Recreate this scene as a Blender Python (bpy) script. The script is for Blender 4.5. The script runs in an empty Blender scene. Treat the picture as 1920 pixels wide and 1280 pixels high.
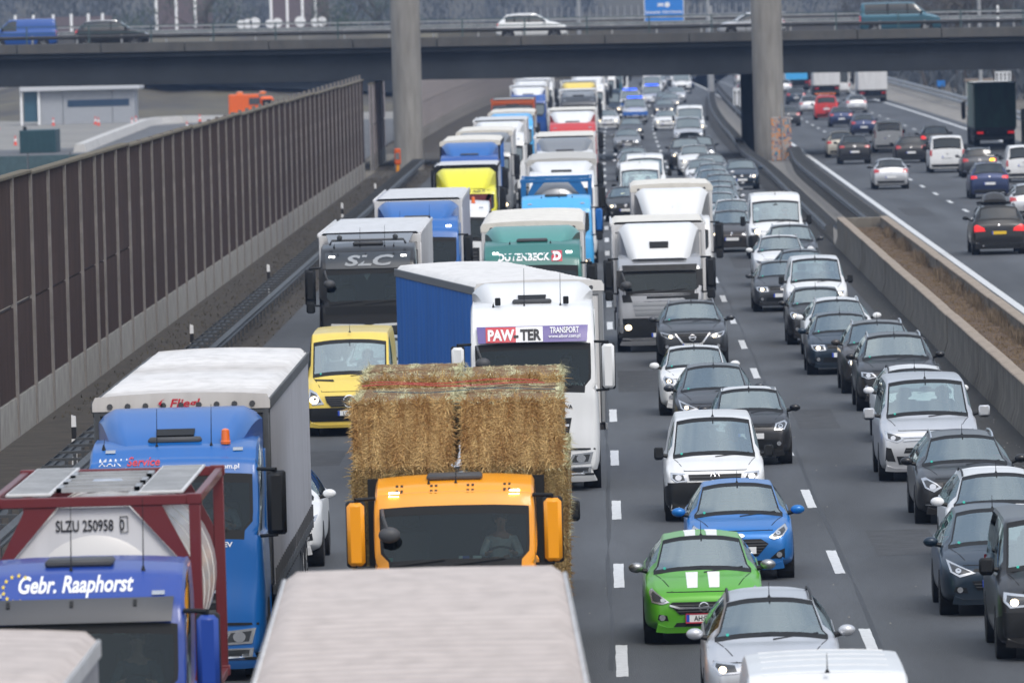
import bpy, math, random
import numpy as np
from mathutils import Vector, Matrix, noise
from mathutils.bvhtree import BVHTree
from mathutils.geometry import delaunay_2d_cdt

random.seed(7)
R = math.radians
sc = bpy.context.scene
col = sc.collection

# ------------------------------------------------------------------ camera
CAM_H = 9.35
F_PX = 16000.0            # 300 mm lens on a 36 mm wide, 1920 px frame
fwd_y = Vector(((1122 - 960) / F_PX, (640 - 10) / F_PX, 1.0)).normalized()   # road direction seen in camera axes
roll = R(1.5)
up = Vector((-math.sin(roll), math.cos(roll), 0)); up = (up - fwd_y * up.dot(fwd_y)).normalized()
rt = up.cross(fwd_y).normalized()
# rows: world axes expressed in camera axes (right, up, forward)
rot = Matrix(((rt.x, rt.y, -rt.z), (fwd_y.x, fwd_y.y, -fwd_y.z), (up.x, up.y, -up.z)))
cam_data = bpy.data.cameras.new('camera'); cam = bpy.data.objects.new('camera', cam_data); col.objects.link(cam)
cam.matrix_world = Matrix.Translation((0, 0, CAM_H)) @ rot.to_4x4()
cam_data.lens = 300; cam_data.sensor_width = 36; cam_data.clip_start = 1; cam_data.clip_end = 9000
cam_data.dof.use_dof = True; cam_data.dof.focus_distance = 150; cam_data.dof.aperture_fstop = 4.5
sc.camera = cam

# ------------------------------------------------------------------ light: overcast day
SUN_EL, SUN_AZ = 48, 158
w = bpy.data.worlds.new('World'); sc.world = w; w.use_nodes = True
nt = w.node_tree; nt.nodes.clear()
out = nt.nodes.new('ShaderNodeOutputWorld')
bg1 = nt.nodes.new('ShaderNodeBackground'); bg2 = nt.nodes.new('ShaderNodeBackground'); ad = nt.nodes.new('ShaderNodeAddShader')
sky = nt.nodes.new('ShaderNodeTexSky'); sky.sky_type = 'NISHITA'; sky.sun_disc = False
sky.sun_elevation = R(SUN_EL); sky.sun_rotation = R(SUN_AZ); sky.dust_density = 4; sky.air_density = 1
nt.links.new(sky.outputs[0], bg1.inputs[0]); bg1.inputs[1].default_value = 0.05
# cloud cover: soft, nearly even, a little darker in patches
tc = nt.nodes.new('ShaderNodeTexCoord'); nz = nt.nodes.new('ShaderNodeTexNoise'); cr = nt.nodes.new('ShaderNodeValToRGB')
nz.inputs['Scale'].default_value = 4.5; nz.inputs['Detail'].default_value = 5
cr.color_ramp.elements[0].position = 0.35; cr.color_ramp.elements[0].color = (0.40, 0.47, 0.58, 1)
cr.color_ramp.elements[1].position = 0.68; cr.color_ramp.elements[1].color = (0.88, 0.90, 0.93, 1)
nt.links.new(tc.outputs['Generated'], nz.inputs[0]); nt.links.new(nz.outputs[0], cr.inputs[0])
# overcast skies are about three times brighter overhead than at the horizon
geo = nt.nodes.new('ShaderNodeSeparateXYZ'); nt.links.new(tc.outputs['Generated'], geo.inputs[0])
cie = nt.nodes.new('ShaderNodeMapRange'); cie.inputs[1].default_value = 0; cie.inputs[2].default_value = 1; cie.inputs[3].default_value = .33; cie.inputs[4].default_value = 1.0
nt.links.new(geo.outputs[2], cie.inputs[0]); mul = nt.nodes.new('ShaderNodeVectorMath'); mul.operation = 'SCALE'
nt.links.new(cr.outputs[0], mul.inputs[0]); nt.links.new(cie.outputs[0], mul.inputs['Scale'])
nt.links.new(mul.outputs[0], bg2.inputs[0]); bg2.inputs[1].default_value = 0.95
nt.links.new(bg1.outputs[0], ad.inputs[0]); nt.links.new(bg2.outputs[0], ad.inputs[1]); nt.links.new(ad.outputs[0], out.inputs[0])
sd = bpy.data.lights.new('sun', 'SUN'); sd.energy = 1.0; sd.angle = R(20); sd.color = (1, 0.97, 0.93)
so = bpy.data.objects.new('sun', sd); col.objects.link(so)
az = R(SUN_AZ); sdir = Vector((math.sin(az) * math.cos(R(SUN_EL)), math.cos(az) * math.cos(R(SUN_EL)), math.sin(R(SUN_EL))))
so.rotation_euler = sdir.to_track_quat('Z', 'Y').to_euler()
sc.view_settings.view_transform = 'Standard'; sc.view_settings.look = 'None'
sc.view_settings.exposure = 0.52; sc.view_settings.gamma = 1
try: sc.view_settings.use_curve_mapping = False
except Exception: pass
sc.cycles.volume_bounces = 0; sc.cycles.max_bounces = 8; sc.cycles.transparent_max_bounces = 10
sc.cycles.use_denoising = True

# ------------------------------------------------------------------ materials
MC = {}
def mat(name, color, rough=0.6, metal=0.0, var=0.0, vscale=3.0, bump=0.0, bscale=20.0, coat=0.0, spec=0.5,
        emit=None, estr=0.0, stretch=None, col2=None, dirt=0.0):
    key = (name,)
    if key in MC: return MC[key]
    m = bpy.data.materials.new(name); m.use_nodes = True; MC[key] = m
    n = m.node_tree; b = n.nodes['Principled BSDF']
    b.inputs['Base Color'].default_value = (*color, 1); b.inputs['Roughness'].default_value = rough
    b.inputs['Metallic'].default_value = metal; b.inputs['Coat Weight'].default_value = coat
    b.inputs['Coat Roughness'].default_value = 0.06
    b.inputs['Specular IOR Level'].default_value = spec
    m.diffuse_color = (*color, 1)
    if emit: b.inputs['Emission Color'].default_value = (*emit, 1); b.inputs['Emission Strength'].default_value = estr
    vec = None
    if var or bump or dirt:
        t = n.nodes.new('ShaderNodeTexCoord'); mp = n.nodes.new('ShaderNodeMapping')
        if stretch: mp.inputs['Scale'].default_value = stretch
        n.links.new(t.outputs['Object'], mp.inputs[0]); vec = mp.outputs[0]
    src = None
    if var:
        z = n.nodes.new('ShaderNodeTexNoise'); z.inputs['Scale'].default_value = vscale; z.inputs['Detail'].default_value = 6
        z.inputs['Roughness'].default_value = 0.65
        n.links.new(vec, z.inputs[0])
        rp = n.nodes.new('ShaderNodeValToRGB')
        c2 = col2 or tuple(min(1, c * (1 + var)) for c in color); c1 = tuple(c * (1 - var) for c in color) if not col2 else color
        rp.color_ramp.elements[0].position = 0.32; rp.color_ramp.elements[0].color = (*c1, 1)
        rp.color_ramp.elements[1].position = 0.68; rp.color_ramp.elements[1].color = (*c2, 1)
        n.links.new(z.outputs[0], rp.inputs[0]); src = rp.outputs[0]
    if dirt:
        z2 = n.nodes.new('ShaderNodeTexNoise'); z2.inputs['Scale'].default_value = 1.3; z2.inputs['Detail'].default_value = 8
        mp2 = n.nodes.new('ShaderNodeMapping'); mp2.inputs['Scale'].default_value = (3, 1, .35)
        t2 = n.nodes.new('ShaderNodeTexCoord'); n.links.new(t2.outputs['Object'], mp2.inputs[0]); n.links.new(mp2.outputs[0], z2.inputs[0])
        r2 = n.nodes.new('ShaderNodeValToRGB'); r2.color_ramp.elements[0].position = .42; r2.color_ramp.elements[0].color = (0, 0, 0, 1)
        r2.color_ramp.elements[1].position = .75; r2.color_ramp.elements[1].color = (dirt, dirt, dirt, 1)
        n.links.new(z2.outputs[0], r2.inputs[0])
        mx = n.nodes.new('ShaderNodeMix'); mx.data_type = 'RGBA'
        n.links.new(r2.outputs[0], mx.inputs[0])
        if src: n.links.new(src, mx.inputs[6])
        else: mx.inputs[6].default_value = (*color, 1)
        mx.inputs[7].default_value = (0.10, 0.085, 0.07, 1); src = mx.outputs[2]
    if src: n.links.new(src, b.inputs['Base Color'])
    if bump:
        z3 = n.nodes.new('ShaderNodeTexNoise'); z3.inputs['Scale'].default_value = bscale; z3.inputs['Detail'].default_value = 5
        n.links.new(vec, z3.inputs[0]); bp = n.nodes.new('ShaderNodeBump'); bp.inputs['Strength'].default_value = bump
        bp.inputs['Distance'].default_value = 0.02
        n.links.new(z3.outputs[0], bp.inputs['Height']); n.links.new(bp.outputs[0], b.inputs['Normal'])
    return m
def paint(name, c, metal=0.0, rough=0.32):
    new = ('paint_' + name,) not in MC; m = paint_(name, c, metal, rough)
    if new:    # road film on the lower panels
        n = m.node_tree; b = n.nodes['Principled BSDF']; t = n.nodes.new('ShaderNodeTexCoord'); s = n.nodes.new('ShaderNodeSeparateXYZ'); n.links.new(t.outputs['Object'], s.inputs[0])
        z = n.nodes.new('ShaderNodeTexNoise'); z.inputs['Scale'].default_value = 4; z.inputs['Detail'].default_value = 5; n.links.new(t.outputs['Object'], z.inputs[0])
        a = n.nodes.new('ShaderNodeMath'); a.operation = 'MULTIPLY_ADD'; n.links.new(z.outputs[0], a.inputs[0]); a.inputs[1].default_value = .5; n.links.new(s.outputs[2], a.inputs[2])
        r = n.nodes.new('ShaderNodeMapRange'); r.inputs[1].default_value = .50; r.inputs[2].default_value = 1.0; r.inputs[3].default_value = .18; r.inputs[4].default_value = 0; n.links.new(a.outputs[0], r.inputs[0])
        x = n.nodes.new('ShaderNodeMix'); x.data_type = 'RGBA'; n.links.new(r.outputs[0], x.inputs[0]); lk = b.inputs['Base Color'].links
        if lk: n.links.new(lk[0].from_socket, x.inputs[6])
        else: x.inputs[6].default_value = (*c, 1)
        x.inputs[7].default_value = (.085, .078, .07, 1); n.links.new(x.outputs[2], b.inputs['Base Color'])
    return m
def paint_(name, c, metal=0.0, rough=0.32):
    return mat('paint_' + name, c, rough, metal, coat=0.3, dirt=0.07 if max(c) > .2 else 0)
def glassmat(name, tint, ior, rough=0.02):
    m = bpy.data.materials.new(name); m.use_nodes = True; n = m.node_tree; n.nodes.clear()
    o = n.nodes.new('ShaderNodeOutputMaterial'); mx = n.nodes.new('ShaderNodeMixShader'); f = n.nodes.new('ShaderNodeFresnel')
    tr = n.nodes.new('ShaderNodeBsdfTransparent'); g = n.nodes.new('ShaderNodeBsdfGlossy')
    f.inputs[0].default_value = ior; tr.inputs[0].default_value = (*tint, 1); g.inputs['Roughness'].default_value = rough
    g.inputs[0].default_value = (.84, .95, .95, 1)
    n.links.new(f.outputs[0], mx.inputs[0]); n.links.new(tr.outputs[0], mx.inputs[1]); n.links.new(g.outputs[0], mx.inputs[2])
    n.links.new(mx.outputs[0], o.inputs[0]); m.diffuse_color = (.2, .25, .27, 1)
    return m
GLASS = glassmat("windscreen_glass", (.70, .82, .78), 4.2)
TGLASS = glassmat('truck_glass', (.36, .45, .45), 1.6)
DGLASS = mat('dark_glass', (.012, .018, .02), .04, spec=.9)
FGLASS = mat('far_glass', (.13, .165, .175), .08, spec=1.0)
LENS = glassmat('lamp_lens', (.85, .87, .88), 1.5)
BLACK = mat('black_plastic', (.011, .012, .013), .5, spec=.3)
RUBBER = mat('rubber', (.018, .018, .019), .8, var=.3, vscale=8)
UNDER = mat('underbody', (.008, .008, .009), .9)
DGREY = mat('grey_plastic', (.06, .062, .066), .55)
CHROME = mat('chrome', (.75, .76, .78), .15, 1.0)
ALU = mat('alloy', (.35, .36, .37), .35, .9)
LAMPH = mat('lamp_housing', (.55, .57, .6), .22, .75)
LAMPD = mat('lamp_dark', (.07, .075, .08), .2, .4)
LIT = mat('lit_bulb', (1, .9, .7), .3, emit=(1, .78, .48), estr=3.2)
LITW = mat('lit_white', (1, 1, 1), .3, emit=(1, .98, .92), estr=5.0)
REDL = mat('tail_red', (.42, .012, .015), .2, coat=1)
REDLIT = mat('tail_lit', (.8, .02, .02), .3, emit=(1, .015, .015), estr=.3)
AMBER = mat('amber_lens', (.75, .18, .01), .25, coat=1)
AMBLIT = mat('amber_lit', (.9, .4, .02), .3, emit=(1, .5, .03), estr=4)
SEAT = mat('seat_cloth', (.09, .095, .10), .9)
DASH = mat('dashboard', (.05, .052, .055), .7)
HEADL = mat('headliner', (.30, .30, .29), .9)
PLATEW = mat('plate_white', (.75, .76, .76), .45)
PLATEB = mat('plate_blue', (.02, .07, .45), .4)
PLATEY = mat('plate_yellow', (.75, .5, .03), .45)
PLATER = mat('plate_frame_red', (.45, .03, .06), .4)
INK = mat('ink_black', (.012, .012, .014), .5)
WHITE = mat('white_print', (.82, .83, .84), .45)
PAPER = mat('paper', (.7, .72, .7), .8)
SKIN = mat('skin', (.50, .30, .22), .55)
HAIR = mat('hair', (.05, .035, .025), .8)
P = dict(white=paint('white', (.74, .75, .75)), black=paint('black', (.009, .0095, .011), .1), silver=paint('silver', (.56, .575, .60), .5, .3),
         grey=paint('grey', (.055, .06, .068), .5), lgrey=paint('light_grey', (.26, .27, .28), .5), brown=paint('brown_grey', (.06, .053, .05), .5),
         green=paint('green', (.09, .40, .012), .1), blue=paint('blue', (.004, .16, .50), .2), navy=paint('navy', (.02, .035, .10), .4),
         dblue=paint('dark_blue', (.008, .024, .045), .3), red=paint('red', (.52, .03, .03)), yellow=paint('yellow', (.80, .60, .10)),
         teal=paint('teal', (.035, .12, .17), .3), orange=paint('orange', (.90, .34, .002)), tblue=paint('truck_blue', (.006, .075, .33)),
         tblue2=paint('light_truck_blue', (.005, .115, .40)), rblue=paint('royal_blue', (.010, .050, .30)), tgreen=paint('truck_green', (.02, .16, .14)),
         yel2=paint('lime_yellow', (.78, .74, .03)), beige=paint('pale_gold', (.42, .40, .34), .3), sky=paint('sky_blue', (.06, .40, .78)),
         pblue=paint('police_blue', (.03, .13, .45)), dkred=paint('signal_red', (.55, .02, .04)), cream=paint('cream', (.70, .66, .52)))
TARP = mat('tarp_white', (.66, .64, .62), .6, var=.10, vscale=1.0, stretch=(1, .6, 1), dirt=.30, bump=.35, bscale=9)
TARPC = mat('tarp_cream', (.72, .69, .62), .6, var=.06, vscale=2, dirt=.12)
BOXW = mat('box_white', (.66, .66, .66), .4, dirt=.22)
CURT = mat('curtain_grey', (.36, .36, .38), .5, var=.08, vscale=1.2, dirt=.25)
BTARP = mat('tarp_blue', (.03, .20, .66), .5, var=.12, vscale=1.5, stretch=(1, 1, .25))
STEEL = mat('steel', (.22, .23, .24), .5, .6, var=.25, vscale=4)
CHASSIS = mat('chassis', (.025, .025, .027), .7)

# ------------------------------------------------------------------ mesh builder
class MB:
    def __init__(s): s.v = []; s.f = []
    def add(s, vs, fs):
        o = len(s.v); s.v.extend([tuple(p) for p in vs]); s.f.extend([tuple(i + o for i in f) for f in fs]); return s
    def box(s, x0, x1, y0, y1, z0, z1, b=0.0):
        if b <= 0:
            vs = [(x, y, z) for z in (z0, z1) for y in (y0, y1) for x in (x0, x1)]
            return s.add(vs, [(0, 2, 3, 1), (4, 5, 7, 6), (0, 1, 5, 4), (2, 6, 7, 3), (0, 4, 6, 2), (1, 3, 7, 5)])
        b = min(b, (x1 - x0) * .45, (y1 - y0) * .45, (z1 - z0) * .45)
        # bevelled box: 24 vertices
        vs = []; idx = {}
        for sx in (0, 1):
            for sy in (0, 1):
                for sz in (0, 1):
                    X = (x0, x1)[sx]; Y = (y0, y1)[sy]; Z = (z0, z1)[sz]
                    bx = b if not sx else -b; by = b if not sy else -b; bz = b if not sz else -b
                    idx[sx, sy, sz, 'x'] = len(vs); vs.append((X, Y + by, Z + bz))
                    idx[sx, sy, sz, 'y'] = len(vs); vs.append((X + bx, Y, Z + bz))
                    idx[sx, sy, sz, 'z'] = len(vs); vs.append((X + bx, Y + by, Z))
        fs = []
        q = [(0, 0), (1, 0), (1, 1), (0, 1)]
        for a in (0, 1):
            fs.append(tuple(idx[a, p, r, 'x'] for p, r in (q if not a else q)) if a else tuple(idx[a, p, r, 'x'] for p, r in reversed(q)))
            fs.append(tuple(idx[p, a, r, 'y'] for p, r in (reversed(q) if a else q)))
            fs.append(tuple(idx[p, r, a, 'z'] for p, r in (q if a else reversed(q))))
        for a in (0, 1):
            for c in (0, 1):
                fs.append((idx[a, c, 0, 'x'], idx[a, c, 1, 'x'], idx[a, c, 1, 'y'], idx[a, c, 0, 'y']))
                fs.append((idx[a, 0, c, 'x'], idx[a, 1, c, 'x'], idx[a, 1, c, 'z'], idx[a, 0, c, 'z']))
                fs.append((idx[0, a, c, 'y'], idx[1, a, c, 'y'], idx[1, a, c, 'z'], idx[0, a, c, 'z']))
        for a in (0, 1):
            for c in (0, 1):
                for d in (0, 1): fs.append((idx[a, c, d, 'x'], idx[a, c, d, 'y'], idx[a, c, d, 'z']))
        return s.add(vs, fs)
    def tube(s, pts, r, n=8, caps=True):
        pts = [Vector(p) for p in pts]; rs = r if isinstance(r, (list, tuple)) else [r] * len(pts)
        vs = []; fs = []
        for i, p in enumerate(pts):
            d = (pts[min(i + 1, len(pts) - 1)] - pts[max(i - 1, 0)])
            if d.length < 1e-9: d = Vector((0, 0, 1))
            d.normalize(); a = d.orthogonal().normalized() if abs(d.z) > .9 else d.cross(Vector((0, 0, 1))).normalized(); b = d.cross(a)
            for k in range(n):
                t = 2 * math.pi * k / n; vs.append(p + (a * math.cos(t) + b * math.sin(t)) * rs[i])
        for i in range(len(pts) - 1):
            for k in range(n):
                k2 = (k + 1) % n; fs.append((i * n + k, i * n + k2, (i + 1) * n + k2, (i + 1) * n + k))
        if caps: fs.append(tuple(range(n - 1, -1, -1))); fs.append(tuple((len(pts) - 1) * n + k for k in range(n)))
        return s.add(vs, fs)
    def lathe(s, c, axis, prof, n=20):
        # prof: list of (distance along axis, radius)
        axis = Vector(axis).normalized(); a = axis.orthogonal().normalized(); b = axis.cross(a); c = Vector(c); vs = []; fs = []
        for (h, r) in prof:
            for k in range(n):
                t = 2 * math.pi * k / n; vs.append(c + axis * h + (a * math.cos(t) + b * math.sin(t)) * max(r, 1e-4))
        for i in range(len(prof) - 1):
            for k in range(n):
                k2 = (k + 1) % n; fs.append((i * n + k, i * n + k2, (i + 1) * n + k2, (i + 1) * n + k))
        fs.append(tuple(range(n - 1, -1, -1))); fs.append(tuple((len(prof) - 1) * n + k for k in range(n)))
        return s.add(vs, fs)
    def ell(s, c, r, n=12, m=8):
        vs = []; fs = []
        for i in range(m + 1):
            ph = math.pi * i / m
            for k in range(n):
                t = 2 * math.pi * k / n
                vs.append((c[0] + r[0] * math.sin(ph) * math.cos(t), c[1] + r[1] * math.sin(ph) * math.sin(t), c[2] + r[2] * math.cos(ph)))
        for i in range(m):
            for k in range(n):
                k2 = (k + 1) % n; fs.append((i * n + k, (i + 1) * n + k, (i + 1) * n + k2, i * n + k2))
        return s.add(vs, fs)
    def grid(s, fn, nu, nv):
        vs = [fn(i / nu, j / nv) for j in range(nv + 1) for i in range(nu + 1)]
        fs = [(j * (nu + 1) + i, j * (nu + 1) + i + 1, (j + 1) * (nu + 1) + i + 1, (j + 1) * (nu + 1) + i) for j in range(nv) for i in range(nu)]
        return s.add(vs, fs)
    def prism(s, poly, a0, a1, axis='y'):
        # poly of 2-D points extruded along axis between a0 and a1
        def P3(p, a):
            return {'y': (p[0], a, p[1]), 'x': (a, p[0], p[1]), 'z': (p[0], p[1], a)}[axis]
        n = len(poly); vs = [P3(p, a0) for p in poly] + [P3(p, a1) for p in poly]
        fs = [tuple(range(n)), tuple(range(2 * n - 1, n - 1, -1))] + [(i, i + n, (i + 1) % n + n, (i + 1) % n) for i in range(n)]
        return s.add(vs, fs)
    def mirror(s):
        o = len(s.v); s.v += [(-x, y, z) for (x, y, z) in s.v]; s.f += [tuple(i + o for i in reversed(f)) for f in list(s.f)]; return s
    def shift(s, dx=0, dy=0, dz=0):
        s.v = [(x + dx, y + dy, z + dz) for x, y, z in s.v]; return s
    def rotx(s, a, c=(0, 0, 0)):
        ca, sa = math.cos(a), math.sin(a)
        s.v = [(x, c[1] + (y - c[1]) * ca - (z - c[2]) * sa, c[2] + (y - c[1]) * sa + (z - c[2]) * ca) for x, y, z in s.v]; return s
    def mesh(s, name, smooth=None, recalc=True):
        me = bpy.data.meshes.new(name); me.from_pydata(s.v, [], s.f); me.update()
        if recalc:
            import bmesh
            bm = bmesh.new(); bm.from_mesh(me); bmesh.ops.recalc_face_normals(bm, faces=bm.faces); bm.to_mesh(me); bm.free()
        if smooth:
            for p in me.polygons: p.use_smooth = True
            me.set_sharp_from_angle(angle=R(smooth))
        return me
def mesh_obj(name, me, m, parent=None, kind=None):
    o = bpy.data.objects.new(name, me); col.objects.link(o)
    if m is not None:
        if not me.materials: me.materials.append(m)
        elif me.materials[0] != m:
            o.material_slots[0].link = 'OBJECT'; o.material_slots[0].material = m
    if parent is not None: o.parent = parent
    if kind: o['kind'] = kind
    return o
def tag(o, label=None, cat=None, group=None, kind=None):
    if label: o['label'] = label
    if cat: o['category'] = cat
    if group: o['group'] = group
    if kind: o['kind'] = kind
    return o
def empty(name, loc, rz=0.0, label=None, cat=None, group=None):
    o = bpy.data.objects.new(name, None); col.objects.link(o); o.location = loc; o.rotation_euler = (0, 0, rz)
    o.empty_display_size = .3
    return tag(o, label, cat, group)
class Kit:
    """the parts of one kind of thing; place() makes a thing of its own from them"""
    def __init__(s): s.p = []; s.bvh = None; s.info = {}
    def add(s, name, mb, m, parent=-1, smooth=40, kind=None, recalc=True, label=None):
        me = mb if isinstance(mb, bpy.types.Mesh) else mb.mesh(name, smooth, recalc)
        s.p.append([name, me, m, parent, kind, label]); return len(s.p) - 1
    def place(s, name, label, cat, loc, rz=0.0, group=None, sub={}, skip=()):
        root = empty(name, loc, rz, label, cat, group); made = []
        for (n, me, m, par, kind, lb) in s.p:
            if n in skip: made.append(None); continue
            mm = sub.get(m, m) if isinstance(m, str) else m
            if mm is None: made.append(None); continue
            par_o = root if par < 0 else (made[par] or root)
            o = mesh_obj(n, me, mm, par_o, kind)
            if lb: o['label'] = lb
            made.append(o)
        root_parts[root.name] = made
        return root
root_parts = {}
_txt = {}
def text_mb(s, h, bold=0.0, shear=0.0, sx=1.0, align='CENTER', res=3):
    key = (s, h, bold, shear, sx, align)
    if key not in _txt:
        c = bpy.data.curves.new('t', 'FONT'); c.body = s; c.size = h / .72; c.offset = bold; c.shear = shear; c.resolution_u = res
        c.align_x = align; o = bpy.data.objects.new('t', c); col.objects.link(o)
        me = o.to_mesh(); v = [(p.co.x * sx, 0.0, p.co.y) for p in me.vertices]; f = [tuple(q.vertices) for q in me.polygons]
        o.to_mesh_clear(); bpy.data.objects.remove(o); bpy.data.curves.remove(c); _txt[key] = (v, f)
    v, f = _txt[key]; m = MB(); m.add(v, f); return m
def solidify(mb, t, d=(0, 1, 0)):
    """give an open sheet thickness t along direction d"""
    n = len(mb.v); v = list(mb.v); mb.v += [(x + d[0] * t, y + d[1] * t, z + d[2] * t) for x, y, z in v]
    edges = {}
    for f in mb.f:
        for i in range(len(f)):
            e = (f[i], f[(i + 1) % len(f)]); k = tuple(sorted(e)); edges[k] = None if k in edges else e
    back = [tuple(i + n for i in reversed(f)) for f in mb.f]; side = [(b, a, a + n, b + n) for e in edges.values() if e for a, b in [e]]
    mb.f += back + side; return mb
def project(bvh, pts2, sgn=1, ax='y', off=.008, far=30.0, default=None):
    outp = []
    for (a, c) in pts2:
        if ax == 'y': o = Vector((a, -far * sgn, c)); d = Vector((0, sgn, 0))
        elif ax == 'z': o = Vector((a, c, far)); d = Vector((0, 0, -1))
        else: o = Vector((far * sgn, a, c)); d = Vector((-sgn, 0, 0))
        h, nrm, _, _ = bvh.ray_cast(o, d)
        if h is None: outp.append(None); continue
        outp.append(h - d * off)
    good = [p for p in outp if p is not None]
    if not good: return None
    for i, p in enumerate(outp):
        if p is None:
            a, c = pts2[i]; q = min(good, key=lambda g: ((g.x - a) ** 2 + (g.z - c) ** 2) if ax == 'y' else (((g.x - a) ** 2 + (g.y - c) ** 2) if ax == 'z' else ((g.y - a) ** 2 + (g.z - c) ** 2)))
            outp[i] = Vector((a, q.y, c)) if ax == 'y' else (Vector((a, c, q.z)) if ax == 'z' else Vector((q.x, a, c)))
    return outp
def patch(bvh, poly, sgn=1, ax='y', off=.008, step=.06, thick=.02):
    """a thin shell that follows the body where the outline poly falls on it"""
    n = len(poly); pts = []; 
    for i in range(n):
        a = Vector(poly[i]); b = Vector(poly[(i + 1) % n]); k = max(1, int((b - a).length / step))
        for j in range(k): pts.append(a.lerp(b, j / k))
    nb = len(pts)
    xs = [p[0] for p in poly]; zs = [p[1] for p in poly]
    def inside(x, z):
        c = False
        for i in range(n):
            x1, z1 = poly[i]; x2, z2 = poly[(i + 1) % n]
            if (z1 > z) != (z2 > z) and x < (x2 - x1) * (z - z1) / (z2 - z1) + x1: c = not c
        return c
    x = min(xs) + step
    while x < max(xs) - step * .4:
        z = min(zs) + step
        while z < max(zs) - step * .4:
            if inside(x, z) and min((Vector((x, z)) - q).length for q in pts[:nb]) > step * .5: pts.append(Vector((x, z)))
            z += step
        x += step
    r = delaunay_2d_cdt([Vector(p[:2]) for p in pts], [(i, (i + 1) % nb) for i in range(nb)], [list(range(nb))], 1, 1e-6)
    v2, f = r[0], r[2]
    pr = project(bvh, [(p[0], p[1]) for p in v2], sgn, ax, off)
    if pr is None: return MB()
    m = MB(); m.add(pr, f)
    if thick:
        solidify(m, thick, {'y': (0, sgn, 0), 'z': (0, 0, -1), 'x': (-sgn, 0, 0)}[ax])
    return m
def mirx(poly): return [(-a, b) for a, b in reversed(poly)]
def stick(bvh, mb, cx, cz, sgn=1, off=.012, flip=False):
    """lay flat lettering made in the xz plane onto the body"""
    pts = [((-x if flip else x) + cx, z + cz) for x, y, z in mb.v]
    pr = project(bvh, pts, sgn, 'y', off)
    m = MB()
    if pr: m.add(pr, mb.f)
    return m
# ------------------------------------------------------------------ vehicle shells
def interp(x, pts):
    if x <= pts[0][0]: return pts[0][1]
    for (a, va), (b, vb) in zip(pts, pts[1:]):
        if x <= b:
            t = (x - a) / (b - a) if b > a else 1
            return va + (vb - va) * t
    return pts[-1][1]
def smooth_profile(pts, keep, rad=.12):
    """round off the corners of a polyline except the ones listed in keep"""
    outp = []; km = {}
    for i, p in enumerate(pts):
        if i in (0, len(pts) - 1) or i in keep:
            km[i] = len(outp); outp.append(p); continue
        a = Vector(pts[i - 1]); b = Vector(p); c = Vector(pts[i + 1]); r1 = min(rad, (b - a).length * .45); r2 = min(rad, (c - b).length * .45)
        q0 = b + (a - b).normalized() * r1; q1 = b + (c - b).normalized() * r2
        for t in (0, .33, .67, 1): 
            q = q0.lerp(b, t).lerp(b.lerp(q1, t), t); outp.append((q.x, q.y))
    return outp, km
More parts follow.
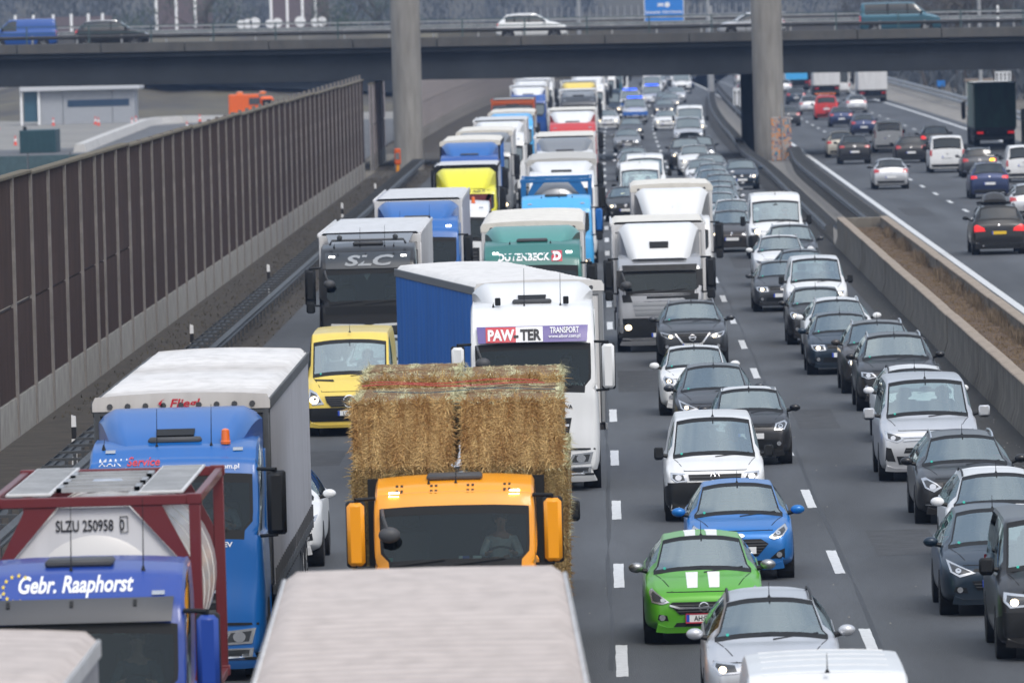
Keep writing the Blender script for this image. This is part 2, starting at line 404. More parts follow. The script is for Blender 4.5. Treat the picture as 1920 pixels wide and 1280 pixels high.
def loft(prof, ws, rg, belt, wf, wtf, zbf, side=(), crown=.02, wcrown=.05, step=.11, keep=()):
    """prof: side outline (y, z) nose to tail. ws, rg: (i, j) outline spans that are windscreen and rear window."""
    kp = set(keep)
    if ws: kp |= set(ws)
    if rg: kp |= set(rg)
    pr, km = smooth_profile(prof, kp)
    W0, W1 = (km[ws[0]], km[ws[1]]) if ws else (-1, -1); G0, G1 = (km[rg[0]], km[rg[1]]) if rg else (-1, -1)
    st = []; cls = []
    for i in range(len(pr) - 1):
        a = Vector(pr[i]); b = Vector(pr[i + 1]); n = max(1, round((b - a).length / step))
        isw = W0 <= i < W1; isg = G0 <= i < G1
        if isw or isg: n = max(n, 7)
        for k in range(n):
            st.append(tuple(a.lerp(b, k / n))); c = ''
            if isw: c = 'wb' if (k == 0 or k == n - 1) else 'w'
            elif isg: c = 'gb' if (k == 0 or k == n - 1) else 'g'
            cls.append(c)
    st.append(tuple(pr[-1]))
    inw = [c[:1] for c in cls] + ['']
    rings = []
    for i, (y, zt) in enumerate(st):
        zb = min(zbf(y), zt - .12); bl = min(belt(y), zt - .05); w = wf(y); wt = min(wtf(y), w * .97); g = zt - bl
        near = inw[i] or (inw[i - 1] if i else '')
        cw = wcrown if near in ('w', 'g') else crown
        lo = bl - zb; e = min(.07, g * .5); bw = w * .95
        wt2 = wt if g > .12 else w * .88
        half = [(0, zb), (w * .78, zb), (w * .95, zb + min(.07, lo * .2)), (w, zb + .28 * lo), (w, zb + .62 * lo), (w * .985, bl - min(.06, lo * .15)), (bw, bl),
                (bw + (wt2 - bw) * .5 + min(.02, g * .06), bl + (g - e) * .52), (wt2, zt - e), (wt2 * .94, zt - e * .22), (wt2 * .90, zt - e * .1), (wt2 * .5, zt + cw * .72), (0, zt + cw)]
        # refine
        fine = []; seg = []
        for k in range(len(half) - 1):
            p0 = half[max(k - 1, 0)]; p1 = half[k]; p2 = half[k + 1]; p3 = half[min(k + 2, len(half) - 1)]
            nn = 2 if k not in (1, 9) else 1
            if k in (11, 10): nn = 3
            if k == 0: nn = 1
            for q in range(nn):
                t = q / nn
                lin = k in (0, 1, 6, 9)
                if lin: x = p1[0] + (p2[0] - p1[0]) * t; z = p1[1] + (p2[1] - p1[1]) * t
                else:
                    f = lambda a, b, c, d: .5 * ((2 * b) + (-a + c) * t + (2 * a - 5 * b + 4 * c - d) * t * t + (-a + 3 * b - 3 * c + d) * t ** 3)
                    x = f(p0[0], p1[0], p2[0], p3[0]); z = f(p0[1], p1[1], p2[1], p3[1])
                fine.append((x, z)); seg.append(k)
        fine.append(half[-1])
        rings.append([(x, y, z) for x, z in fine])
    nf = len(rings[0]); full = [[(-x, y, z) for x, y, z in r[1:-1]][::-1] for r in rings]
    full = [list(r) + f for r, f in zip(rings, full)]     # bottom centre, right side up, top centre, left side down
    segs = seg + seg[::-1]; N = len(full[0])
    v = [p for r in full for p in r]
    F = dict(body=[], ws=[], rear=[], side=[], trim=[])
    for i in range(len(st) - 1):
        ym = (st[i][0] + st[i + 1][0]) / 2; zm = (st[i][1] + st[i + 1][1]) / 2
        for j in range(N):
            k = segs[j % len(segs)]; q = (i * N + j, i * N + (j + 1) % N, (i + 1) * N + (j + 1) % N, (i + 1) * N + j)
            d = 'body'; c = cls[i]
            if c[:1] in ('w', 'g') and k >= 9:
                d = 'trim' if (c[1:] == 'b' or k == 9) else ('ws' if c[0] == 'w' else 'rear')
            elif k in (6, 7) and side and zm - belt(ym) > .16:
                for (a, b) in side:
                    if a < ym < b: d = 'side'
                if d == 'body' and side[0][0] < ym < side[-1][1]: d = 'trim'
            F[d].append(q)
    F['body'].append(tuple(range(N - 1, -1, -1))); F['body'].append(tuple((len(st) - 1) * N + j for j in range(N)))
    bv = BVHTree.FromPolygons([Vector(p) for p in v], [f for k in F for f in F[k]])
    def sub(fs):
        m = MB(); mp = {}
        for f in fs:
            for a in f:
                if a not in mp: mp[a] = len(m.v); m.v.append(v[a])
            m.f.append(tuple(mp[a] for a in reversed(f)))
        return m
    return {k: sub(fs) for k, fs in F.items()}, bv
def islands(mb):
    par = list(range(len(mb.v)))
    def find(a):
        while par[a] != a: par[a] = par[par[a]]; a = par[a]
        return a
    for f in mb.f:
        for a in f[1:]: par[find(a)] = find(f[0])
    g = {}
    for f in mb.f: g.setdefault(find(f[0]), []).append(f)
    outp = []
    for fs in g.values():
        m = MB(); mp = {}
        for f in fs:
            for a in f:
                if a not in mp: mp[a] = len(m.v); m.v.append(mb.v[a])
            m.f.append(tuple(mp[a] for a in f))
        outp.append(m)
    return outp
def add_each(K, name, mb, m):
    for q in islands(mb): K.add(name, q, m, recalc=False)
def wheel_mb(x, y, r, wd):
    s = 1 if x > 0 else -1
    t = MB(); t.lathe((x - s * wd / 2, y, r), (s, 0, 0), [(0, r * .6), (.0, r * .93), (.025, r), (wd - .025, r), (wd, r * .94), (wd, r * .68), (wd - .02, r * .66)], 22)
    q = MB(); q.lathe((x + s * (wd / 2 - .035), y, r), (s, 0, 0), [(0, r * .66), (.012, r * .66), (.005, r * .58), (-.02, r * .5), (.012, r * .16), (.02, 0)], 20)
    for k in range(5):
        a = 2 * math.pi * k / 5; c, sn = math.cos(a), math.sin(a); rr = r * .6
        pts = []
        for (u, ww) in ((.12, .055), (1, .035)):
            for e in (-1, 1): pts.append((u * rr * c - e * ww * sn, u * rr * sn + e * ww * c))
        pl = [pts[0], pts[1], pts[3], pts[2]]; x0 = x + s * (wd / 2 - .03)
        q.prism([(y + a_, r + b_) for a_, b_ in pl], x0, x0 + s * .025, 'x')
    return t, q
def add_wheels(K, ys, W, r, wd=.21, arch=True, inset=.01):
    for y in ys:
        for s in (-1, 1):
            x = s * (W / 2 - wd / 2 + inset)
            if arch:
                a = MB(); a.lathe((s * (W / 2 - wd - .06), y, r * 1.02), (s, 0, 0), [(0, r * 1.17), (wd + .065, r * 1.17)], 24)
                K.add('wheel_arch', a, UNDER)
            t, q = wheel_mb(x, y, r, wd); i = K.add('wheel', t, RUBBER); K.add('rim', q, ALU, i)
def emblem(K, bv, kind, z, r, sgn=1, x=0):
    m = MB(); 
    def ring(r0, r1, n=20, sx=1):
        o = len(m.v)
        for k in range(n):
            t = 2 * math.pi * k / n
            m.v.append((r0 * sx * math.cos(t), 0, r0 * math.sin(t))); m.v.append((r1 * sx * math.cos(t), 0, r1 * math.sin(t)))
        m.f += [(o + 2 * k, o + 2 * k + 1, o + 2 * ((k + 1) % n) + 1, o + 2 * ((k + 1) % n)) for k in range(n)]
    def bar(x0, z0, x1, z1, wd):
        d = Vector((x1 - x0, z1 - z0)); n = Vector((-d.y, d.x)).normalized() * wd / 2
        m.add([(x0 - n.x, 0, z0 - n.y), (x0 + n.x, 0, z0 + n.y), (x1 + n.x, 0, z1 + n.y), (x1 - n.x, 0, z1 - n.y)], [(0, 1, 2, 3)])
    if kind == 'star':
        ring(r * .86, r)
        for k in range(3):
            t = math.pi / 2 + k * 2 * math.pi / 3; c, s_ = math.cos(t), math.sin(t); b = r * .13
            m.add([(-s_ * b, 0, c * b), (s_ * b, 0, -c * b), (c * r * .9, 0, s_ * r * .9)], [(0, 1, 2)])
    elif kind == 'ring_vw':
        ring(r * .85, r)
        for s in (-1, 1):
            bar(s * r * .32, r * .85, 0, r * .12, r * .16); bar(s * r * .82, r * .45, s * r * .42, -r * .75, r * .15); bar(s * r * .42, -r * .75, 0, r * .02, r * .15)
    elif kind == 'bolt':
        ring(r * .8, r); bar(-r * 1.05, -r * .12, r * .25, 0, r * .22); bar(-r * .25, 0, r * 1.05, r * .12, r * .22)
    elif kind == 'ring_bar':
        ring(r * .8, r); m.add([(-r * 1.15, 0, -r * .2), (r * 1.15, 0, -r * .2), (r * 1.15, 0, r * .2), (-r * 1.15, 0, r * .2)], [(0, 1, 2, 3)])
    elif kind == 'chevrons':
        for dz in (0, -r * .8):
            for s in (-1, 1): bar(0, r * .7 + dz, s * r * 1.1, dz, r * .32)
    elif kind == 'oval': ring(r * .0 + .001, r, sx=2.1)
    elif kind == 'lion': 
        bar(-r * .5, -r, 0, r, r * .5); bar(0, r, r * .5, -r * .3, r * .4)
    else: ring(.001, r)
    s = stick(bv, m, x, z, sgn, .02)
    if s.v: solidify(s, .012, (0, sgn, 0)); K.add('badge', s, CHROME)
def plate(K, bv, z, x=0, text='', sgn=1, base=PLATEW, y=None, w=.52, frame=None):
    h = bv.ray_cast(Vector((x, -30 * sgn, z)), Vector((0, sgn, 0)))[0]
    yy = (h.y if h else 0) - .03 * sgn if y is None else y
    a = MB(); a.box(x - w / 2, x + w / 2, min(yy, yy - .012 * sgn), max(yy, yy - .012 * sgn), z - .055, z + .055)
    i = K.add('number_plate', a, 'PLT' if sgn < 0 else base, smooth=None)
    fr = yy - .014 * sgn
    if frame:
        b = MB()
        for (x0, x1, z0, z1) in ((x - w / 2 - .01, x + w / 2 + .01, z + .055, z + .068), (x - w / 2 - .01, x + w / 2 + .01, z - .075, z - .055), (x - w / 2 - .012, x - w / 2, z - .055, z + .055), (x + w / 2, x + w / 2 + .012, z - .055, z + .055)):
            b.box(x0, x1, yy - .02, yy, z0, z1)
        K.add('plate_frame', b, frame, i)
    if base is not PLATEY:
        b = MB(); x0 = x - sgn * w / 2; b.box(min(x0, x0 + sgn * .045), max(x0, x0 + sgn * .045), min(fr, yy), max(fr, yy), z - .054, z + .054); K.add('country_strip', b, PLATEB, i)
    if text:
        t = text_mb(text, .078, .002, 0, .82); m = MB(); m.add([(sgn * a_ + x + .02 * sgn, fr - .003 * sgn, c_ + z - .039) for a_, _, c_ in t.v], t.f)
        K.add('lettering', m, INK, i)
    return i
def mirror_part(K, W, y, z, size=(.115, .07, .075), m='PAINT', out=.10):
    for s in (-1, 1):
        a = MB(); a.tube([(s * (W / 2 - .06), y + .02, z - .05), (s * (W / 2 + out * .5), y, z - .03)], [.04, .028], 8)
        bx = m is BLACK or size[2] > .09; cx = s * (W / 2 + out)
        if bx: a.box(cx - size[0] * .8, cx + size[0] * .8, y - .02, y + size[1] * .8, z - size[2] * .97, z + size[2] * .9, .045)
        else: a.ell((cx, y + .012, z), (size[0] * .97, size[1] * .9, size[2] * .97), 12, 8)
        i = K.add('wing_mirror', a, BLACK)
        b = MB()
        if bx: b.box(cx - size[0] * .84, cx + size[0] * .84, y - size[1] * .9, y, z - size[2] * .75, z + size[2] * .98, .045)
        else: b.ell((cx, y - .012, z + .008), size, 14, 8)
        K.add('mirror_cap', b, m, i)
def seat(K, x, y, z, wd=.5):
    a = MB(); a.box(x - wd / 2, x + wd / 2, y, y + .5, z - .15, z + .02, .04)
    b = MB(); b.box(x - wd / 2, x + wd / 2, 0, .14, 0, .62, .05); b.rotx(-.25); b.shift(0, y + .42, z)
    a.add(b.v, b.f); c = MB(); c.box(x - .13, x + .13, 0, .1, .66, .86, .04); c.rotx(-.25); c.shift(0, y + .42, z); a.add(c.v, c.f)
    K.add('seat', a, SEAT)
def lamp(K, bv, poly, sgn=1, lit=None, bulb=None, housing=LAMPH, br=.05, name='headlight', inner=True):
    for s in (1, -1):
        pl = poly if s == 1 else mirx(poly)
        m = patch(bv, pl, sgn, 'y', .014, .035, .03)
        if not m.v: continue
        i = K.add(name, m, housing, smooth=50)
        cx = sum(p[0] for p in pl) / len(pl); cz = sum(p[1] for p in pl) / len(pl)
        if inner:
            pin = [(cx + (a - cx) * .74, cz + (c - cz) * .66) for a, c in pl]
            q = patch(bv, pin, sgn, 'y', .020, .035, .01)
            if q.v: K.add('lamp_reflector', q, LAMPD if housing is LAMPH else housing, i)
        if bulb:
            bx, bz = bulb; bx *= s
            pr = project(bv, [(bx + br * math.cos(t), bz + br * .85 * math.sin(t)) for t in [2 * math.pi * k / 12 for k in range(12)]], sgn, 'y', .026)
            if pr:
                b = MB(); b.add(pr, [tuple(range(12))]); solidify(b, .012, (0, sgn, 0)); K.add('bulb', b, 'BULB', i)

def car_kit(L, W, H, prof, ws, rg, belt, wt, side, hl, grille=(), lower=(), chrome=(), fog=None, tail=None, badge=('disc', .7, .06), plz=.42, pltext='',
            plframe=None, wheels=(.8, 3.3), wr=.31, mirror=(.0, .0), mcol='PAINT', rails=False, zb=.20, nose=.72, tailw=.86, nlen=.55, bulb=None, br=.05, interior=True,
            stripes=False, roofp=False, twins=False, rear_low=None, mirsize=(.115, .07, .075), bumper=None, seatz=None, wipers=True, roofribs=0, rplz=None, sun=False, badge_r=None, housing=LAMPH, antenna=True, mout=.10, steer=True):
    K = Kit()
    wf = lambda y: W / 2 * (nose + (1 - nose) * math.sqrt(max(0, 1 - (1 - min(y / nlen, 1)) ** 2)) if y < nlen else (1 if y < L - .4 else tailw + (1 - tailw) * math.sqrt(max(0, 1 - ((y - (L - .4)) / .4) ** 2))))
    beltf = lambda y: interp(y, belt); wtf = lambda y: interp(y, wt)
    zbf = lambda y: interp(y, [(0, zb + .06), (.3, zb), (L - .35, zb), (L, zb + .12)])
    parts, bv = loft(prof, ws, rg, beltf, wf, wtf, zbf, side)
    K.add('body', parts['body'], 'PAINT', smooth=38, recalc=False)
    add_each(K, 'window_trim', parts['trim'], BLACK); K.add('windscreen', parts['ws'], 'GLASS', recalc=False)
    if parts['rear'].f: K.add('rear_window', parts['rear'], 'RGLASS', recalc=False)
    if parts['side'].f: add_each(K, 'side_window', parts['side'], 'RGLASS')
    if ws:
        yc, zc = prof[ws[0]]; yr, zr = prof[ws[1]]
    add_wheels(K, wheels, W, wr)
    u = MB(); u.box(-W / 2 * .8, W / 2 * .8, .25, L - .25, zb - .02, zb + .1); K.add('underbody', u, UNDER)
    for pl in (bumper or []):
        m = patch(bv, pl, 1, 'y', .016, .04, .04)
        if m.v: K.add('bumper', m, 'BUMP')
        z1 = max(p[1] for p in pl) - .04
        for s in (-1, 1):
            m = patch(bv, [(.05, .26), (.42, .26), (.42, z1 - .06), (.05, z1)], s, 'x', .012, .05, .03)
            if m.v: K.add('bumper_corner', m, 'BUMP')
    lamp(K, bv, hl, 1, bulb=bulb, br=br, housing=housing)
    for pl in grille:
        m = patch(bv, pl, 1, 'y', .010 if not bumper else .020, .05, .02)
        if m.v:
            i = K.add('grille', m, BLACK)
            z0 = min(p[1] for p in pl); z1 = max(p[1] for p in pl); n = max(1, int((z1 - z0) / .045)); sl = MB()
            for k in range(1, n):
                z = z0 + (z1 - z0) * k / n; xs = []
                for a in range(len(pl)):
                    (xa, za), (xb, zb_) = pl[a], pl[(a + 1) % len(pl)]
                    if (za > z) != (zb_ > z): xs.append(xa + (xb - xa) * (z - za) / (zb_ - za))
                if len(xs) >= 2:
                    xa, xb = min(xs) + .01, max(xs) - .01; q = patch(bv, [(xa, z - .007), (xb, z - .007), (xb, z + .007), (xa, z + .007)], 1, 'y', .028, .12, .015); sl.add(q.v, q.f)
            if sl.v: K.add('slat', sl, DGREY, i)
    for pl in lower:
        m = patch(bv, pl, 1, 'y', .008 if not bumper else .022, .05, .02)
        if m.v: K.add('air_intake', m, BLACK)
    for pl in chrome:
        m = patch(bv, pl, 1, 'y', .03, .08, .02)
        if m.v: K.add('trim_strip', m, CHROME)
    if fog:
        for s in (1, -1):
            pr = project(bv, [(s * fog[0] + .045 * math.cos(t), fog[1] + .045 * math.sin(t)) for t in [2 * math.pi * k / 12 for k in range(12)]], 1, 'y', .018)
            b = MB(); b.add(pr, [tuple(range(12))]); solidify(b, .012); K.add('fog_lamp', b, LAMPH)
    emblem(K, bv, badge[0], badge[1], badge[2])
    if plz: plate(K, bv, plz, 0, pltext, 1, frame=plframe)
    if ws:
        mirror_part(K, W, yc + .42 * (yr - yc) + mirror[0], beltf(yc) + .10 + mirror[1], mirsize, mcol, mout)
        # wipers lie at the foot of the windscreen
        if wipers:
            for (xa, xb) in ((-wtf(yc) * .85, -.02), (.02, wtf(yc) * .8)):
                pr = project(bv, [(xa, zc + .015), (xb, zc + .075), (xb, zc + .088), (xa, zc + .03)], 1, 'y', .012)
                b = MB(); b.add(pr, [(0, 1, 2, 3)]); solidify(b, .012); K.add('wiper', b, BLACK)
        if antenna:
            a = MB(); ya = yr + .12; a.tube([(0, ya, H), (0, ya + .06, H + .20)], [.008, .003], 5); a.lathe((0, ya, H - .01), (0, 0, 1), [(0, .03), (.04, .012)], 8); K.add('aerial', a, BLACK)
    if rails:
        ym0 = yr + .1; ym1 = prof[rg[0]][0] - .1 if rg else L - .3
        for s in (-1, 1):
            pts = []
            for k in range(9):
                t = k / 8; y = ym0 + (ym1 - ym0) * t; z = bv.ray_cast(Vector((s * wtf(y) * .9, y, 5)), Vector((0, 0, -1)))[0]
                pts.append((s * wtf(y) * .92, y, (z.z if z else H) + (.045 if 0 < k < 8 else -.01)))
            a = MB(); a.tube(pts, .018, 6); K.add('roof_rail', a, rails)
    if roofribs:
        y0, y1 = yr + .25, L - .3
        for k in range(roofribs):
            y = y0 + (y1 - y0) * k / (roofribs - 1)
            m = patch(bv, [(-wtf(y) * .8, y), (wtf(y) * .8, y), (wtf(y) * .8, y + .05), (-wtf(y) * .8, y + .05)], 1, 'z', .008, .3, .02)
            if m.v: K.add('roof_rib', m, 'PAINT')
    if roofp:
        yb_ = prof[rg[0]][0]; m = patch(bv, [(-wtf(yr) * .93, yr + .03), (wtf(yr) * .93, yr + .03), (wtf(yb_) * .93, yb_ - .02), (-wtf(yb_) * .93, yb_ - .02)], 1, 'z', .004, .15, 0)
        if m.v: K.add('roof_panel', m, 'ROOFP')
    if stripes:
        for s in (-1, 1):
            for (y0, y1) in ((.22, yc - .06), (yr + .06, prof[rg[0]][0])):
                m = patch(bv, [(s * .16 - .075, y0), (s * .16 + .075, y0), (s * .16 + .09, y1), (s * .16 - .09, y1)], 1, 'z', .004, .12, 0)
                if m.v: K.add('stripe', m, WHITE)
    # shut lines of the bonnet, and the windscreen sticker
    if ws and prof[3][0] < yc:
        for s in (-1, 1):
            x1, x0 = s * wtf(yc) * .93, s * W / 2 * nose * .74
            m = patch(bv, [(x0, .14), (x0 + .014, .14), (x1 + .014, yc - .03), (x1, yc - .03)], 1, 'z', .003, .2, 0)
            if m.v: K.add('bonnet_seam', m, UNDER)
        z = prof[3][1] - .035; m = patch(bv, [(-W / 2 * .62, z), (W / 2 * .62, z), (W / 2 * .62, z + .012), (-W / 2 * .62, z + .012)], 1, 'y', .003, .1, 0)
        if m.v: K.add('bonnet_edge', m, UNDER)
        pr = project(bv, [(-wtf(yc) * .74 + .022 * math.cos(t), zc + .08 + .018 * math.sin(t)) for t in [2 * math.pi * k / 10 for k in range(10)]], 1, 'y', .006)
        b = MB(); b.add(pr, [tuple(range(10))]); solidify(b, .004); K.add('sticker', b, mat('sticker_green', (.02, .4, .3), .6))
    # rear
    if tail: 
        lamp(K, bv, tail, -1, housing='TAIL', name='tail_light', inner=False)
    if rear_low:
        m = patch(bv, rear_low, -1, 'y', .008, .08, .02)
        if m.v: K.add('rear_valance', m, BLACK)
    emblem(K, bv, badge[0], rplz[1] if rplz else prof[-2][1] - .1, badge[2] * .8, -1)
    plate(K, bv, rplz[0] if rplz else .75, 0, '', -1)
    e = MB(); e.tube([(.5 * W * .6, L - .05, zb + .06), (.5 * W * .6, L + .01, zb + .06)], .03, 8); K.add('exhaust', e, CHROME)
    # mirror inside, dashboard, seats
    if interior and ws:
        zs = seatz or min(beltf(yc + .8) - .28, H - .97)
        d = MB(); d.box(-W / 2 * .82, W / 2 * .82, yc + .12, yc + .62, zs - .1, zc - .03, .05); K.add('dashboard', d, DASH)
        f = MB(); f.box(-W / 2 * .84, W / 2 * .84, yc + .3, L - .5, zb + .1, zs - .12); K.add('cabin_floor', f, UNDER)
        ys = yc + .42 * (yr - yc) + .85
        for x in (-.36, .36): seat(K, x, ys, zs - .02)
        if side and L > 3.3 and side[-1][1] > ys + .9:
            a = MB(); a.box(-W / 2 * .75, W / 2 * .75, ys + .95, ys + 1.1, zs - .1, zs + .5, .05)
            for x in (-.4, .4): a.box(x - .12, x + .12, ys + 1.0, ys + 1.08, zs + .5, zs + .68, .03)
            K.add('rear_bench', a, SEAT)
        if steer:
            s = MB(); n = 20; c = (.36, yc + .72, zs + .12); pts = [(c[0] + .18 * math.cos(t), c[1] - .06 * math.sin(t), c[2] + .17 * math.sin(t)) for t in [2 * math.pi * k / n for k in range(n + 1)]]
            s.tube(pts, .014, 6); s.box(c[0] - .16, c[0] + .16, c[1] - .01, c[1] + .02, c[2] - .03, c[2] + .02); K.add('steering_wheel', s, BLACK)
        m = MB(); m.ell((0, yr - .12, zr - .12), (.12, .02, .035)); m.box(-.01, .01, yr - .12, yr - .08, zr - .12, zr + .01); K.add('rear_view_mirror', m, BLACK)
        K.info['seat'] = (.36, ys, zs)
    K.bvh = bv; K.info.update(L=L, W=W, H=H, yc=yc if ws else 0)
    return K

# side outlines (y, z): nose, hood, foot of windscreen, header, roof, rear window, tail
def prof_hatch(L, H, hood=.80, cowl=.98, yc=.98, yr=1.75, tail=1.02, rk=.42, nz=.30, bm=.52):
    return [(0.03, nz), (0, bm), (.04, hood - .09), (.20, hood), (yc * .62, hood + (cowl - hood) * .68), (yc, cowl), (yr, H - .035), ((yr + L) / 2 - .15, H), (L - rk - .22, H - .05), (L - .16, tail + .0), (L - .05, tail - .14), (L, .62), (L - .03, .34)], (5, 6), (8, 9)
def prof_van(L, H, hood=.95, cowl=1.12, yc=.75, yr=1.45, nz=.32, bm=.55, wsz=None, back=.10, rz=(1.15, None)):
    wz = wsz or H - .06; rt_ = rz[1] or H - .12
    return [(0.03, nz), (0, bm), (.04, hood - .1), (.18, hood), (yc * .65, hood + (cowl - hood) * .68), (yc, cowl), (yr, wz), (yr + max(.25, (H - wz) * 1.0), H - .02), ((yr + L) / 2, H), (L - back - .08, H - .015), (L - back, rt_), (L - .04, rz[0]), (L - .02, rz[0] - .1), (L, .6), (L - .03, .36)], (5, 6), (10, 11)
def belts(yc, zc, L, rear): return [(0, 9), (yc * .5, 9), (yc * .98, 9), (yc, zc - .02), (L - .3, rear), (L, rear)]
# ------------------------------------------------------------------ the kinds of car
def hatch_args(L=4.0, W=1.75, H=1.48, yc=.98, yr=1.75, cowl=.98, hood=.80, tz=1.02, roofw=.60, rear_belt=None, rk=.42, wr=.31, **k):
    pr, ws, rg = prof_hatch(L, H, hood, cowl, yc, yr, tz, rk, k.pop('nz', .30), k.pop('bm', .52))
    rb = rear_belt or tz
    d = dict(L=L, W=W, H=H, prof=pr, ws=ws, rg=rg, belt=belts(yc, cowl, L, rb), wt=[(0, W / 2 * .84), (yc, W / 2 * .86), (yr, roofw), (L - rk - .3, roofw * .97), (L - .15, roofw * 1.1), (L, W / 2 * .85)],
             side=[(yc + .45 * (yr - yc), yr + .45), (yr + .53, yr + 1.3), (yr + 1.38, L - rk - .15)], wheels=(.80, L - .72), wr=wr,
             tail=[(W / 2 * .62, .84), (W / 2 * .96, .80), (W / 2 * .93, 1.0), (W / 2 * .66, .97)], rear_low=[(-W / 2 * .8, .27), (W / 2 * .8, .27), (W / 2 * .78, .42), (-W / 2 * .78, .42)],
             rplz=(.60, tz - .12))
    d.update(k); return d
def van_args(L=4.4, W=1.8, H=1.85, yc=.75, yr=1.45, cowl=1.12, hood=.95, roofw=.72, wsz=None, wr=.32, back=.10, rz=(1.15, None), side=None, **k):
    pr, ws, rg = prof_van(L, H, hood, cowl, yc, yr, wsz=wsz, back=back, rz=rz)
    d = dict(L=L, W=W, H=H, prof=pr, ws=ws, rg=rg, belt=belts(yc, cowl, L, cowl), wt=[(0, W / 2 * .84), (yc, W / 2 * .88), (yr, roofw), (L, roofw)],
             side=side if side is not None else [(yc + .4 * (yr - yc), yr + .45)], wheels=(.85, L - .85), wr=wr, tailw=.94, nose=.84, nlen=.42,
             tail=[(W / 2 * .84, .80), (W / 2 * .97, .80), (W / 2 * .95, 1.12), (W / 2 * .85, 1.12)], rear_low=[(-W / 2 * .9, .3), (W / 2 * .9, .3), (W / 2 * .9, .46), (-W / 2 * .9, .46)],
             mcol=BLACK, mirsize=(.10, .06, .12), rplz=(.85, 1.0))
    d.update(k); return d
KITS = {}
def kit(name):
    if name not in KITS: KITS[name] = car_kit(**SPEC[name]())
    return KITS[name]
